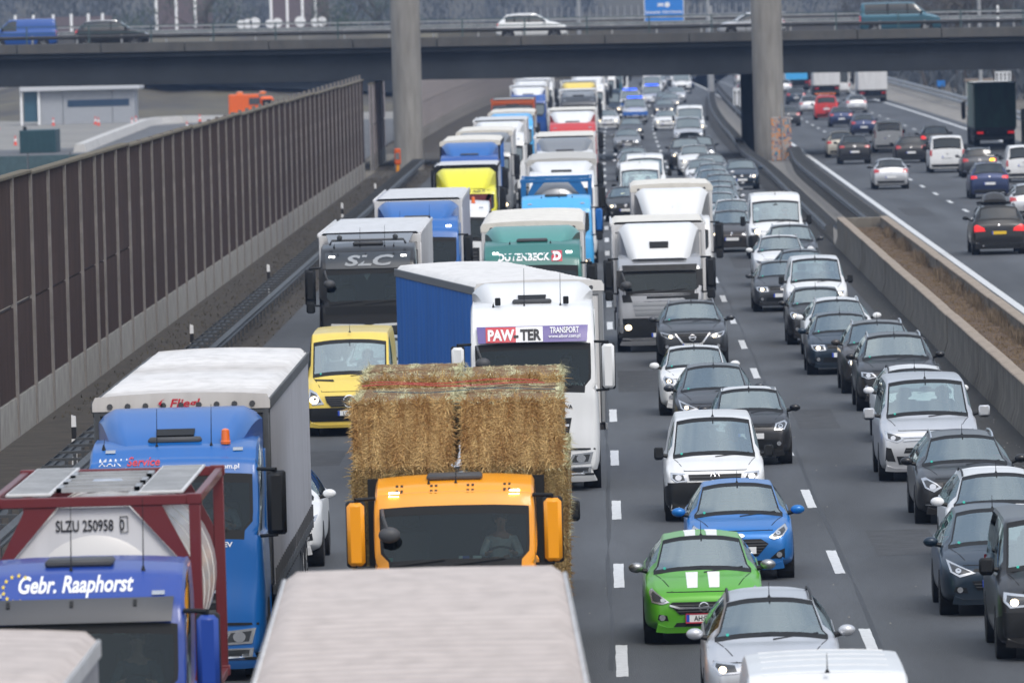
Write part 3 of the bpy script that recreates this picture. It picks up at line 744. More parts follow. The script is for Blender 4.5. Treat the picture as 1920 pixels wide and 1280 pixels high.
SPEC = {
 'corsa': lambda: hatch_args(L=4.0, W=1.74, H=1.48, stripes=True, hl=[(.50, .63), (.62, .60), (.76, .63), (.80, .78), (.76, .83), (.62, .72)], housing=LAMPH,
    grille=[[(-.50, .60), (-.36, .45), (.36, .45), (.50, .60), (.46, .63), (-.46, .63)]], chrome=[[(-.50, .575), (-.36, .53), (.36, .53), (.50, .575), (.50, .60), (.34, .56), (-.34, .56), (-.50, .60)]],
    lower=[[(-.45, .27), (.45, .27), (.40, .33), (-.40, .33)], [(.52, .36), (.68, .38), (.66, .46), (.54, .44)], [(-.68, .38), (-.52, .36), (-.54, .44), (-.66, .46)]], fog=(.61, .41), badge=('bolt', .555, .075), plz=.395, pltext='AH:JT 35', plframe=PLATER, bulb=(.60, .665), br=.035, mcol=ALU),
 'fiesta': lambda: hatch_args(L=3.97, W=1.74, H=1.49, hl=[(.47, .70), (.55, .66), (.70, .72), (.78, .82), (.75, .90), (.62, .83)], hood=.84,
    grille=[[(-.46, .60), (-.28, .40), (.28, .40), (.46, .60), (.34, .68), (-.34, .68)]], lower=[[(.48, .36), (.72, .36), (.72, .52), (.62, .48)], [(-.72, .36), (-.48, .36), (-.62, .48), (-.72, .52)], [(-.45, .26), (.45, .26), (.5, .33), (-.5, .33)]],
    fog=(.63, .42), badge=('oval', .735, .035), plz=.50, bulb=(.62, .77), br=.04),
 'up': lambda: hatch_args(roofp=True, L=3.54, W=1.64, H=1.49, yc=.82, yr=1.50, hood=.86, cowl=1.02, hl=[(.46, .70), (.68, .72), (.74, .84), (.70, .90), (.50, .84)], grille=[[(-.42, .78), (.42, .78), (.44, .81), (-.44, .81)]],
    lower=[[(-.52, .34), (.52, .34), (.56, .52), (-.56, .52)], [(-.48, .27), (.48, .27), (.48, .32), (-.48, .32)]], fog=(.56, .44), badge=('ring_vw', .78, .06), plz=.60, bulb=(.60, .79), wheels=(.68, 2.98), wr=.29),
 'hatch': lambda: hatch_args(L=4.15, W=1.74, H=1.46, hl=[(.40, .62), (.64, .60), (.76, .66), (.78, .76), (.44, .76)], grille=[[(-.36, .66), (.36, .66), (.38, .76), (-.38, .76)]],
    lower=[[(-.5, .32), (.5, .32), (.46, .44), (-.46, .44)], [(.52, .34), (.70, .36), (.66, .46), (.54, .44)], [(-.70, .36), (-.52, .34), (-.54, .44), (-.66, .46)]], fog=(.60, .40), badge=('ring_vw', .71, .06), plz=.50, bulb=(.60, .68), br=.055),
 'hatch_swept': lambda: hatch_args(L=4.2, W=1.76, H=1.51, yc=.95, yr=1.85, hl=[(.36, .66), (.60, .60), (.74, .68), (.79, .86), (.66, .80)], grille=[[(-.34, .40), (.34, .40), (.42, .54), (-.42, .54)]],
    lower=[[(.48, .36), (.70, .38), (.66, .46), (.50, .44)], [(-.70, .38), (-.48, .36), (-.50, .44), (-.66, .46)], [(-.40, .68), (.40, .68), (.38, .72), (-.38, .72)]], fog=(.60, .41), badge=('lion', .70, .06), plz=.50, bulb=(.62, .70), br=.045),
 'wagon': lambda: hatch_args(L=4.55, W=1.80, H=1.48, rk=.18, yc=1.05, yr=1.85, hl=[(.42, .64), (.70, .62), (.80, .74), (.78, .80), (.46, .76)], rails=BLACK, grille=[[(-.40, .67), (.40, .67), (.42, .75), (-.42, .75)]],
    lower=[[(-.5, .30), (.5, .30), (.56, .42), (-.56, .42)]], chrome=[[(-.40, .70), (.40, .70), (.40, .712), (-.40, .712)]], badge=('ring_vw', .71, .06), plz=.47, bulb=(.66, .69), br=.05),
 'star_wagon': lambda: hatch_args(L=4.75, W=1.84, H=1.48, rk=.15, yc=1.15, yr=1.95, hood=.84, hl=[(.46, .66), (.60, .58), (.76, .66), (.82, .82), (.74, .84), (.56, .74)], rails=CHROME, grille=[[(-.40, .54), (.40, .54), (.44, .74), (-.44, .74)]],
    lower=[[(-.40, .30), (.40, .30), (.42, .42), (-.42, .42)], [(.48, .30), (.78, .32), (.74, .42), (.50, .40)], [(-.78, .32), (-.48, .30), (-.50, .40), (-.74, .42)]], chrome=[[(-.42, .63), (.42, .63), (.42, .66), (-.42, .66)], [(.48, .335), (.76, .35), (.76, .37), (.48, .355)], [(-.76, .35), (-.48, .335), (-.48, .355), (-.76, .37)]], badge=('star', .64, .09), plz=.45, bulb=(.62, .68), br=.06),
 'suv': lambda: hatch_args(L=4.4, W=1.82, H=1.60, hood=.93, cowl=1.10, tz=1.12, yc=1.05, yr=1.80, wr=.35, zb=.26, nz=.34, bm=.58, roofw=.63, hl=[(.44, .77), (.62, .72), (.80, .80), (.84, .90), (.60, .84)], rails=ALU,
    grille=[[(-.30, .62), (.30, .62), (.44, .84), (-.44, .84)]], chrome=[[(-.46, .85), (-.42, .85), (-.24, .62), (-.16, .60), (.16, .60), (.24, .62), (.42, .85), (.46, .85), (.27, .59), (.18, .565), (-.18, .565), (-.27, .59)]],
    lower=[[(-.5, .36), (.5, .36), (.56, .47), (-.56, .47)], [(.56, .46), (.76, .48), (.74, .60), (.62, .56)], [(-.76, .48), (-.56, .46), (-.62, .56), (-.74, .60)]], fog=(.66, .52), badge=('ring_bar', .74, .085), plz=.53, bulb=(.56, .775), br=.05,
    tail=[(.56, .95), (.86, .92), (.84, 1.06), (.60, 1.05)], rplz=(.70, 1.02), pltext='WI:TB 8188'),
 'suv_plain': lambda: hatch_args(L=4.5, W=1.84, H=1.66, hood=.95, cowl=1.12, tz=1.15, yc=1.05, yr=1.78, wr=.36, zb=.26, nz=.34, bm=.58, roofw=.65, hl=[(.46, .78), (.66, .74), (.82, .80), (.82, .90), (.56, .88)], rails=CHROME,
    grille=[[(-.42, .72), (.42, .72), (.44, .84), (-.44, .84)]], lower=[[(-.56, .36), (.56, .36), (.60, .50), (-.60, .50)]], fog=(.70, .56), badge=('oval', .78, .05), plz=.56, bulb=(.66, .82), br=.055,
    tail=[(.56, .95), (.88, .92), (.86, 1.12), (.66, 1.10)], rplz=(.74, 1.04)),
 'suv_round': lambda: hatch_args(L=4.35, W=1.82, H=1.62, hood=.90, cowl=1.10, tz=1.12, yc=1.0, yr=1.85, wr=.35, zb=.24, nz=.34, bm=.56, roofw=.63, nose=.66, nlen=.7, hl=[(.50, .68), (.60, .63), (.72, .66), (.77, .76), (.70, .84), (.56, .82)], rails=CHROME,
    grille=[[(-.34, .74), (.34, .74), (.30, .79), (-.30, .79)]], lower=[[(-.42, .34), (.42, .34), (.48, .52), (-.48, .52)]], fog=(.66, .46), badge=('ring_bar', .765, .05), plz=.44, bulb=(.64, .74), br=.07,
    tail=[(.56, .95), (.86, .92), (.84, 1.06), (.60, 1.05)], rplz=(.70, 1.02)),
 'big_suv': lambda: hatch_args(L=4.85, W=1.93, H=1.76, hood=1.0, cowl=1.18, tz=1.20, yc=1.2, yr=1.95, wr=.38, zb=.28, nz=.36, bm=.6, roofw=.68, rk=.25, hl=[(.44, .80), (.80, .78), (.86, .90), (.46, .92)], rails=BLACK,
    grille=[[(-.34, .74), (.34, .74), (.34, .92), (-.34, .92)]], lower=[[(-.6, .36), (.6, .36), (.6, .52), (-.6, .52)]], badge=('disc', .96, .04), plz=.60, bulb=(.66, .85), br=.055,
    tail=[(.50, .86), (.90, .84), (.90, 1.04), (.80, 1.10), (.54, .98)], rplz=(.80, 1.08)),
 'caddy': lambda: van_args(L=4.4, W=1.80, H=1.83, hl=[(.50, .74), (.70, .72), (.80, .80), (.80, .90), (.54, .88)], grille=[[(-.46, .76), (.46, .76), (.48, .86), (-.48, .86)]], bumper=[[(-.84, .25), (.84, .25), (.86, .72), (-.86, .72)]],
    lower=[[(-.5, .40), (.5, .40), (.5, .52), (-.5, .52)]], badge=('ring_vw', .81, .085), plz=.60, bulb=(.66, .81), br=.06, roofw=.70),
 'transit': lambda: van_args(L=4.5, W=1.83, H=1.85, hl=[(.50, .78), (.72, .76), (.82, .90), (.80, 1.02), (.56, .90)], grille=[[(-.44, .62), (.44, .62), (.46, .78), (-.46, .78)]], badge=('oval', .90, .05), plz=.5, bulb=(.66, .86),
    tail=[(.80, .90), (.89, .90), (.87, 1.35), (.80, 1.30)], rz=(1.28, None)),
 'mpv': lambda: van_args(L=4.95, W=1.92, H=1.92, yc=.85, yr=1.62, cowl=1.20, hood=1.02, roofw=.76, wr=.34, hl=[(.50, .82), (.62, .76), (.84, .84), (.86, 1.0), (.72, .96), (.52, .88)], grille=[[(-.50, .56), (.50, .56), (.46, .66), (-.46, .66)]],
    chrome=[[(-.50, .79), (-.10, .81), (0, .87), (.10, .81), (.50, .79), (.50, .815), (.12, .835), (0, .90), (-.12, .835), (-.50, .815)], [(-.50, .855), (-.08, .86), (0, .93), (.08, .86), (.50, .855), (.50, .875), (.08, .885), (0, .955), (-.08, .885), (-.50, .875)]],
    lower=[[(-.60, .34), (.60, .34), (.64, .50), (-.64, .50)], [(.66, .40), (.86, .42), (.84, .68), (.74, .66)], [(-.86, .42), (-.66, .40), (-.74, .66), (-.84, .68)]], badge=('disc', .60, .01), plz=.62, bulb=(.70, .86), br=.05, mcol='PAINT', mirsize=(.13, .07, .12),
    side=[(1.2, 2.0), (2.1, 3.2), (3.3, 4.6)], wheels=(.9, 4.05), rz=(1.2, None), mout=.16),
 'box_mpv': lambda: van_args(L=4.9, W=1.90, H=1.94, yc=.85, yr=1.55, cowl=1.20, hood=1.0, roofw=.78, wr=.34, hl=[(.48, .78), (.78, .76), (.88, .86), (.86, .98), (.52, .94)], grille=[[(-.46, .78), (.46, .78), (.50, .92), (-.50, .92)]], bumper=[[(-.9, .36), (.9, .36), (.9, .70), (-.9, .70)]],
    badge=('star', .86, .08), plz=.56, bulb=(.72, .84), br=.06, side=[(1.1, 2.0), (2.1, 3.2), (3.3, 4.6)], wheels=(.95, 4.0), rz=(1.24, None), tail=[(.80, .90), (.93, .90), (.92, 1.22), (.80, 1.22)], mirsize=(.13, .08, .13)),
 'sprinter': lambda: van_args(L=5.9, W=1.98, H=2.24, yc=.80, yr=1.50, cowl=1.28, hood=1.02, wsz=2.04, roofw=.86, wr=.34, hl=[(.56, .72), (.82, .70), (.90, .86), (.88, 1.06), (.72, .98)], grille=[[(-.50, .76), (-.40, .66), (.40, .66), (.50, .76), (.54, .90), (-.54, .90)]],
    bumper=[[(-.92, .34), (.92, .34), (.94, .64), (-.94, .64)]], lower=[[(.34, 1.20), (.76, 1.22), (.78, 1.25), (.36, 1.24)], [(-.76, 1.22), (-.34, 1.20), (-.36, 1.24), (-.78, 1.25)]], badge=('star', .78, .14), plz=.52, pltext='L:ZV 402', bulb=(.78, .82), br=.10, wheels=(1.0, 4.5), mirsize=(.12, .07, .17), mout=.17, roofribs=0),
 'low_sprinter': lambda: van_args(L=5.3, W=1.96, H=2.42, yc=.80, yr=1.55, cowl=1.28, hood=1.02, wsz=2.08, roofw=.86, wr=.34, hl=[(.56, .72), (.82, .70), (.90, .86), (.88, 1.06), (.72, .98)], grille=[[(-.50, .76), (-.40, .66), (.40, .66), (.50, .76), (.54, .90), (-.54, .90)]],
    bumper=[[(-.92, .34), (.92, .34), (.94, .64), (-.94, .64)]], lower=[[(.34, 1.20), (.76, 1.22), (.78, 1.25), (.36, 1.24)], [(-.76, 1.22), (-.34, 1.20), (-.36, 1.24), (-.78, 1.25)]], badge=('star', .78, .14), plz=.52, bulb=(.78, .82), br=.11, wheels=(1.0, 4.1), mirsize=(.12, .07, .17), mout=.17, side=[(1.1, 2.0), (2.1, 3.2), (3.3, 4.7)], roofribs=6),
 'van_mid': lambda: van_args(L=4.9, W=1.96, H=2.17, yc=.80, yr=1.45, cowl=1.26, hood=1.02, wsz=1.96, roofw=.86, wr=.34, hl=[(.56, .72), (.82, .70), (.90, .86), (.88, 1.0), (.72, .94)], grille=[[(-.50, .76), (.50, .76), (.54, .90), (-.54, .90)]], badge=('disc', .83, .07), plz=.52, bulb=(.78, .82), br=.08, wheels=(1.0, 3.9), mirsize=(.12, .07, .17), mout=.17, roofribs=5),
 'ducato': lambda: van_args(L=5.4, W=2.05, H=2.30, yc=.75, yr=1.35, cowl=1.28, hood=1.02, wsz=2.04, roofw=.90, wr=.34, hl=[(.54, .98), (.80, .92), (.92, .98), (.94, 1.12), (.76, 1.12)], grille=[[(-.50, .70), (.50, .70), (.46, .82), (-.46, .82)]],
    bumper=[[(-.96, .34), (.96, .34), (.98, .86), (.70, .90), (.54, .66), (-.54, .66), (-.70, .90), (-.98, .86)]], badge=('disc', .90, .01), plz=.56, bulb=(.70, 1.0), br=.09, wheels=(.95, 4.4), mirsize=(.11, .07, .18), mout=.18, roofribs=7),
}
def put(kindname, color, label, cat, X, Y, away=False, yaw=0.0, lit=False, glass='real', group='oncoming cars in the jam', H=None, name=None, tail='off', tail_amber=False, sub=None):
    K = kit(kindname); mc = P[color] if isinstance(color, str) else color
    Lc = K.info['L']
    loc = (X, Y + (Lc if away else 0), 0); rz = math.pi + yaw if away else yaw
    if away: loc = (X + math.sin(yaw) * -Lc, Y + Lc, 0)
    real = glass == 'real'
    s = {'PAINT': mc, 'GLASS': GLASS if real else FGLASS, 'RGLASS': GLASS if real else DGLASS, 'BULB': LIT if lit else LAMPH, 'TAIL': REDLIT if tail == 'on' else REDL, 'BUMP': BLACK, 'PLT': PLATEW, 'ROOFP': mc}
    if sub: s.update(sub)
    skip = () if real else ('seat', 'dashboard', 'rear_bench', 'steering_wheel', 'rear_view_mirror', 'cabin_floor')
    if Y > 330: skip = skip + ('lettering', 'wiper', 'slat', 'exhaust', 'bonnet_seam', 'bonnet_edge', 'sticker')
    return K.place(name or {'van': 'van', 'suv': 'suv'}.get(cat, 'car'), label, cat, loc, rz, group, s, skip)
# ------------------------------------------------------------------ lorries
def truck_kit(frame=False, W=2.5, H=3.55, Lc=2.25, wsz=(1.72, 2.75), visor=None, visor_mat='VISOR', sign=None, sign_mat=WHITE, sign_box=None, style='man', deflect=None, dh=.45,
              roof_hatch=True, low='PAINT', mirror='PAINT', lit=False, roofbulge=.16, texts=(), antennas=((-.5, .28), (.35, .45)), beacon=None, curtain=False, fascia=None, top_lights=True, lamps_on_roof=False, stars=False, chassis=5.8, axles=(1.35, 4.6), bar=None, side_fairing=True):
    K = Kit(); wl, wh = wsz; hw = W / 2
    prof = [(.06, .30), (0, .42), (0, 1.0), (.05, 1.45), (.07, wl), (.24, wh), (.34, wh + .22), (.52, H - .26), (.80, H - .08), (1.3, H), (Lc - .12, H + .02), (Lc, H - .14), (Lc + .02, .75)]
    wf = lambda y: hw * (.86 + .14 * math.sqrt(max(0, 1 - (1 - min(y / .30, 1)) ** 2)))
    parts, bv = loft(prof, (4, 5), None, lambda y: wl + .05, wf, lambda y: hw * .95, lambda y: .34 if y < .9 else .75, side=[(.42, 1.35)], crown=.03, wcrown=.02, step=.13)
    K.bvh = bv
    K.add('cab_body', parts['body'], 'PAINT', smooth=40, recalc=False); add_each(K, 'window_trim', parts['trim'], BLACK)
    K.add('windscreen', parts['ws'], 'GLASS', recalc=False); add_each(K, 'side_window', parts['side'], TGLASS)
    # cab interior
    a = MB(); a.box(-hw * .86, hw * .86, .30, .75, wl - .25, wl + .06, .05); K.add('dashboard', a, DASH)
    a = MB(); a.box(-hw * .88, hw * .88, .28, Lc - .1, .9, wl - .45); K.add('cabin_floor', a, UNDER)
    a = MB(); a.box(-hw * .9, hw * .9, Lc - .25, Lc - .12, wl - .4, H - .3); K.add('bunk_wall', a, DASH)
    for x in (-.62, .62): seat(K, x, .95, wl - .12, .52)
    a = MB(); c = (.62, .80, wl + .06); a.tube([(c[0] + .23 * math.cos(t), c[1] - .12 * math.sin(t), c[2] + .19 * math.sin(t)) for t in [2 * math.pi * k / 22 for k in range(23)]], .018, 6)
    a.box(c[0] - .2, c[0] + .2, c[1] - .01, c[1] + .02, c[2] - .03, c[2] + .03); K.add('steering_wheel', a, BLACK)
    K.info.update(seat=(.62, .80, wl - .20), L=Lc)
    def pf(name, poly, m, off=.01, th=.03, par=-1, step=.14):
        q = patch(bv, poly, 1, 'y', off, step, th)
        return K.add(name, q, m, par) if q.v else -1
    # bumper, grille and lamps
    if style == 'man':
        g = pf('grille', [(-.72, 1.42), (-.60, .86), (.60, .86), (.72, 1.42)], BLACK, .012)
        for z in (1.0, 1.14, 1.28): pf('slat', [(-.58 - (z - .86) * .2, z - .022), (.58 + (z - .86) * .2, z - .022), (.58 + (z - .86) * .2, z + .022), (-.58 - (z - .86) * .2, z + .022)], CHROME if z == 1.28 else DGREY, .035, .02, g)
        pf('grille_seam', [(-hw * .93, .80), (-.66, .80), (-.5, .70), (.5, .70), (.66, .80), (hw * .93, .80), (hw * .93, .83), (.62, .84), (.46, .75), (-.46, .75), (-.62, .84), (-hw * .93, .83)], BLACK, .016, .02)
        hp = [(.62, .52), (1.06, .54), (1.12, .76), (.72, .72)]; lp = [(.62, .33), (1.06, .35), (1.08, .48), (.66, .47)]
        pf('air_intake', [(-.56, .36), (.56, .36), (.56, .50), (-.56, .50)], BLACK); plz = .56
    elif style == 'actros':
        g = pf('grille', [(-.80, 1.52), (-.66, .98), (.66, .98), (.80, 1.52)], 'PAINT', .012)
        for z in (1.05, 1.17, 1.29): pf('slat', [(-.66 - (z - .98) * .2, z - .035), (.66 + (z - .98) * .2, z - .035), (.66 + (z - .98) * .2, z + .035), (-.66 - (z - .98) * .2, z + .035)], 'SLAT', .04, .03, g)
        pf('bumper', [(-hw * .97, .40), (hw * .97, .40), (hw * .97, .92), (-hw * .97, .92)], 'LOW', .02)
        hp = [(.72, .58), (1.12, .58), (1.14, .78), (.76, .76)]; lp = None; plz = .46
    elif style == 'scania':
        g = pf('grille', [(-.82, 1.48), (-.70, .82), (.70, .82), (.82, 1.48)], BLACK, .012)
        for z in (.94, 1.06, 1.18, 1.30): pf('slat', [(-.74, z - .03), (.74, z - .03), (.74, z + .03), (-.74, z + .03)], 'PAINT', .04, .03, g)
        hp = [(.80, .55), (1.14, .58), (1.16, .82), (.86, .78)]; lp = [(.7, .36), (1.06, .38), (1.08, .48), (.72, .47)]; plz = .5
    else:
        g = pf('grille', [(-.78, 1.40), (-.78, .90), (.78, .90), (.78, 1.40)], BLACK, .012)
        hp = [(.70, .50), (1.10, .52), (1.14, .74), (.74, .72)]; lp = None; plz = .46
        for z in (1.0, 1.12, 1.24): pf('slat', [(-.70, z - .02), (.70, z - .02), (.70, z + .02), (-.70, z + .02)], DGREY, .035, .02, g)
    k = W / 2.5; hp = [(a_ * k, b_) for a_, b_ in hp]
    lamp(K, bv, hp, 1, bulb=(sum(p[0] for p in hp) / 4, sum(p[1] for p in hp) / 4), br=.09)
    if lp: lamp(K, bv, [(a_ * k, b_) for a_, b_ in lp], 1)
    plate(K, bv, plz, 0)
    pf('lower_skirt', [(-hw * .9, .31), (hw * .9, .31), (hw * .9, .35), (-hw * .9, .35)], BLACK)
    for s in (-1, 1):
        a = MB(); a.lathe((s * (hw - .34), axles[0], .5), (s, 0, 0), [(0, .60), (.345, .60)], 24); K.add('wheel_arch', a, UNDER)
        t, q = wheel_mb(s * (hw - .15), axles[0], .50, .30); i = K.add('wheel', t, RUBBER); K.add('rim', q, ALU, i)
        for z in (.45, .80):
            a = MB(); a.box(min(s * (hw - .25), s * (hw + .005)), max(s * (hw - .25), s * (hw + .005)), .5, .78, z, z + .08, .02); K.add('step', a, BLACK)
    # wipers
    for (xa, xb) in ((-.95, -.15), (-.1, .75)):
        pr = project(bv, [(xa * k, wl + .05), (xb * k, wl + .13), (xb * k, wl + .15), (xa * k, wl + .075)], 1, 'y', .03)
        b = MB(); b.add(pr, [(0, 1, 2, 3)]); solidify(b, .02); K.add('wiper', b, BLACK)
    if fascia: pf('windscreen_base', [(-hw * .86, wl - .20), (hw * .86, wl - .20), (hw * .88, wl), (-hw * .88, wl)], fascia, .012)
    if frame:
        for s in (-1, 1):
            pl = [(hw * .83, wl - .20), (hw * .985, wl - .20), (hw * .985, wh + .04), (hw * .83, wh + .04)]
            pf('windscreen_pillar', pl if s > 0 else mirx(pl), BLACK, .008)
    # sun visor: a curved board held off the header
    if visor:
        z0, z1, off = visor
        q = patch(bv, [(-hw * .84, z0), (hw * .84, z0), (hw * .86, z1), (-hw * .86, z1)], 1, 'y', off, .12, .025); i = K.add('sun_visor', q, visor_mat)
        for x in (-.75, -.05, .65):
            q = patch(bv, [(x - .02, z1 - .08), (x + .02, z1 - .08), (x + .02, z1 - .02), (x - .02, z1 - .02)], 1, 'y', off + .012, .12, .02); K.add('bracket', q, BLACK, i)
    if sign_box:
        for (x0, x1, z0, z1, m, off) in sign_box: pf('sign_panel', [(x0, z0), (x1, z0), (x1, z1), (x0, z1)], m, off, .006, step=.10)
    for (s_, h, x, z, m, off, bold, shear, sx) in texts:
        t = text_mb(s_, h, bold, shear, sx); q = stick(bv, t, x, z, 1, off)
        if q.v: K.add('lettering', q, m, recalc=False, smooth=None)
    if stars:
        q = MB()
        for k_ in range(9):
            t = R(60 + k_ * 28); cx, cz = -.66 + .16 * math.cos(t), stars + .13 * math.sin(t); pts = []
            for j in range(10):
                rr = .026 if j % 2 == 0 else .011; u = math.pi / 2 + j * math.pi / 5; pts.append((rr * math.cos(u), 0, rr * math.sin(u)))
            m_ = MB(); m_.add(pts, [tuple(range(10))]); s2 = stick(bv, m_, cx, cz, 1, .012); q.add(s2.v, s2.f)
        K.add('star_ring', q, mat('gold_print', (.75, .55, .05), .5), smooth=None)
    if top_lights:
        for s in (-1, 1): pf('marker_lamp', [(s * hw * .72 - .07, wh + (.30 if H - wh > .4 else .15)), (s * hw * .72 + .07, wh + (.30 if H - wh > .4 else .15)), (s * hw * .72 + .07, wh + (.34 if H - wh > .4 else .19)), (s * hw * .72 - .07, wh + (.34 if H - wh > .4 else .19))], 'MARK', .03, .03)
    # roof gear
    if roof_hatch:
        a = MB(); a.box(-.38, .38, 1.0, 1.5, H - .02, H + .07, .03); K.add('roof_hatch', a, DGREY)
    for (x, h) in antennas:
        a = MB(); ya = .86; z0 = H - .07; a.lathe((x, ya, z0 - .02), (0, 0, 1), [(0, .035), (.05, .02), (.09, .008)], 8); a.tube([(x, ya, z0), (x + .01, ya + .05, z0 + h)], [.008, .004], 5); K.add('aerial', a, BLACK)
    if beacon:
        a = MB(); a.lathe((beacon, .95, H - .04), (0, 0, 1), [(0, .07), (.04, .075), (.05, .065), (.20, .055), (.22, .02)], 14); K.add('beacon', a, mat('beacon_orange', (.85, .16, .02), .25, coat=1))
    if lamps_on_roof:
        for s in (-1, 1):
            a = MB(); a.box(s * .66 - .055, s * .66 + .055, .80, .88, H - .03, H + .12, .015); K.add('work_lamp', a, BLACK)
    if bar:
        a = MB(); a.tube([(-.95, .8, H + .02), (-.9, .7, H + .12), (.9, .7, H + .12), (.95, .8, H + .02)], .03, 8)
        i = K.add('roof_bar', a, DGREY)
        for x in (-.7, .7):
            b = MB(); b.lathe((x, .66, H + .19), (0, -1, 0), [(-.04, .05), (.03, .07), (.035, .06)], 12); K.add('spot_lamp', b, LAMPD, i)
    if deflect:
        y0, z1, y1 = deflect; dw = hw * .97
        def fn(u, v):
            x = (u * 2 - 1); e = min(1, (1 - abs(x)) / .22); sh = e ** .6 if e < 1 else 1
            wv = .70 + .27 * v ** .7
            z = (H - .08) + (z1 - (H - .08)) * math.sin(v * math.pi / 2) ** .9
            lip = dh * max(0, (abs(x) - .62) / .38) ** 1.3 * (1 - v) * .0
            y = y0 + (y1 - y0) * v + (1 - sh) * .28 * (1 - v * .4)
            return (x * dw * wv, y, z * 1 - (1 - sh) * .20 * (.3 + .7 * v) + lip)
        a = MB(); a.grid(fn, 28, 12)
        i = K.add('roof_deflector', a, 'DEFL', smooth=45)
        for s in (-1, 1):   # cheek panels down to the cab roof
            edge = [fn(1 if s > 0 else 0, v / 10) for v in range(11)]
            b = MB(); b.add(edge + [(p[0] * 1.0, p[1] + .02, H - .25) for p in edge], [(j, j + 1, j + 12, j + 11) for j in range(10)]); solidify(b, .03 * -s, (1, 0, 0)); K.add('cheek_panel', b, 'CHEEK', i)
        if style == 'man' or style == 'actros':
            b = MB(); q = [fn(.36, .16), fn(.64, .16), fn(.64, .27), fn(.36, .27)]; b.add([(p[0], p[1] - .02, p[2] + .03) for p in q], [(0, 1, 2, 3)]); solidify(b, .03, (0, 1, -1)); K.add('deflector_slot', b, BLACK, i)
    # mirrors on arms; the near-side kerb mirror
    for s in (-1, 1):
        z0 = wl + .05; z1 = wl + .95; xm = s * (hw + .20)
        a = MB(); a.tube([(s * (hw - .06), .30, z1 + .02), (xm, .12, z1 + .02), (xm, .14, z1 - .1)], .03, 6); K.add('mirror_arm', a, BLACK); a = MB(); a.tube([(s * (hw - .04), .22, z0 - .02), (xm, .12, z0), (xm, .14, z0 + .1)], .028, 6)
        i = K.add('mirror_arm', a, BLACK)
        b = MB(); b.box(xm - .12, xm + .12, .06, .24, z0 + (.12 if style != 'man' else .02), z1 - .02, .05); K.add('mirror_housing', b, 'MIR', i)
        if style != 'man': 
            b = MB(); b.box(xm - .11, xm + .11, .06, .22, z0 - .20, z0 + .08, .04); K.add('wide_mirror', b, BLACK, i)
        b = MB(); b.box(xm - .135, xm + .135, .12, .245, z0, z1, .03); K.add('mirror_back', b, BLACK, i)
    a = MB(); a.tube([(-hw * .86, .18, wh - .02), (-hw * .84, -.18, wh - .10), (-hw * .80, -.22, wh - .25)], .025, 6); a.ell((-hw * .77, -.20, wh - .34), (.15, .10, .11), 12, 8); K.add('kerb_mirror', a, DGREY)
    # chassis
    a = MB(); a.box(-.45, -.30, 1.2, chassis, .72, .95); a.box(.30, .45, 1.2, chassis, .72, .95); a.box(-hw * .92, hw * .92, 2.5, chassis - .3, .5, .9); K.add('chassis', a, CHASSIS)
    for s in (-1, 1):
        for ax in axles[1:]:
            t, q = wheel_mb(s * (hw - .20), ax, .50, .38); i = K.add('wheel', t, RUBBER); K.add('rim', q, ALU, i)
    if side_fairing:
        for s in (-1, 1):
            a = MB(); a.box(min(s * hw * .93, s * hw * .97), max(s * hw * .93, s * hw * .97), Lc + .05, Lc + .50, 1.0, H - .2, .01); K.add('side_fairing', a, 'PAINT')
    return K
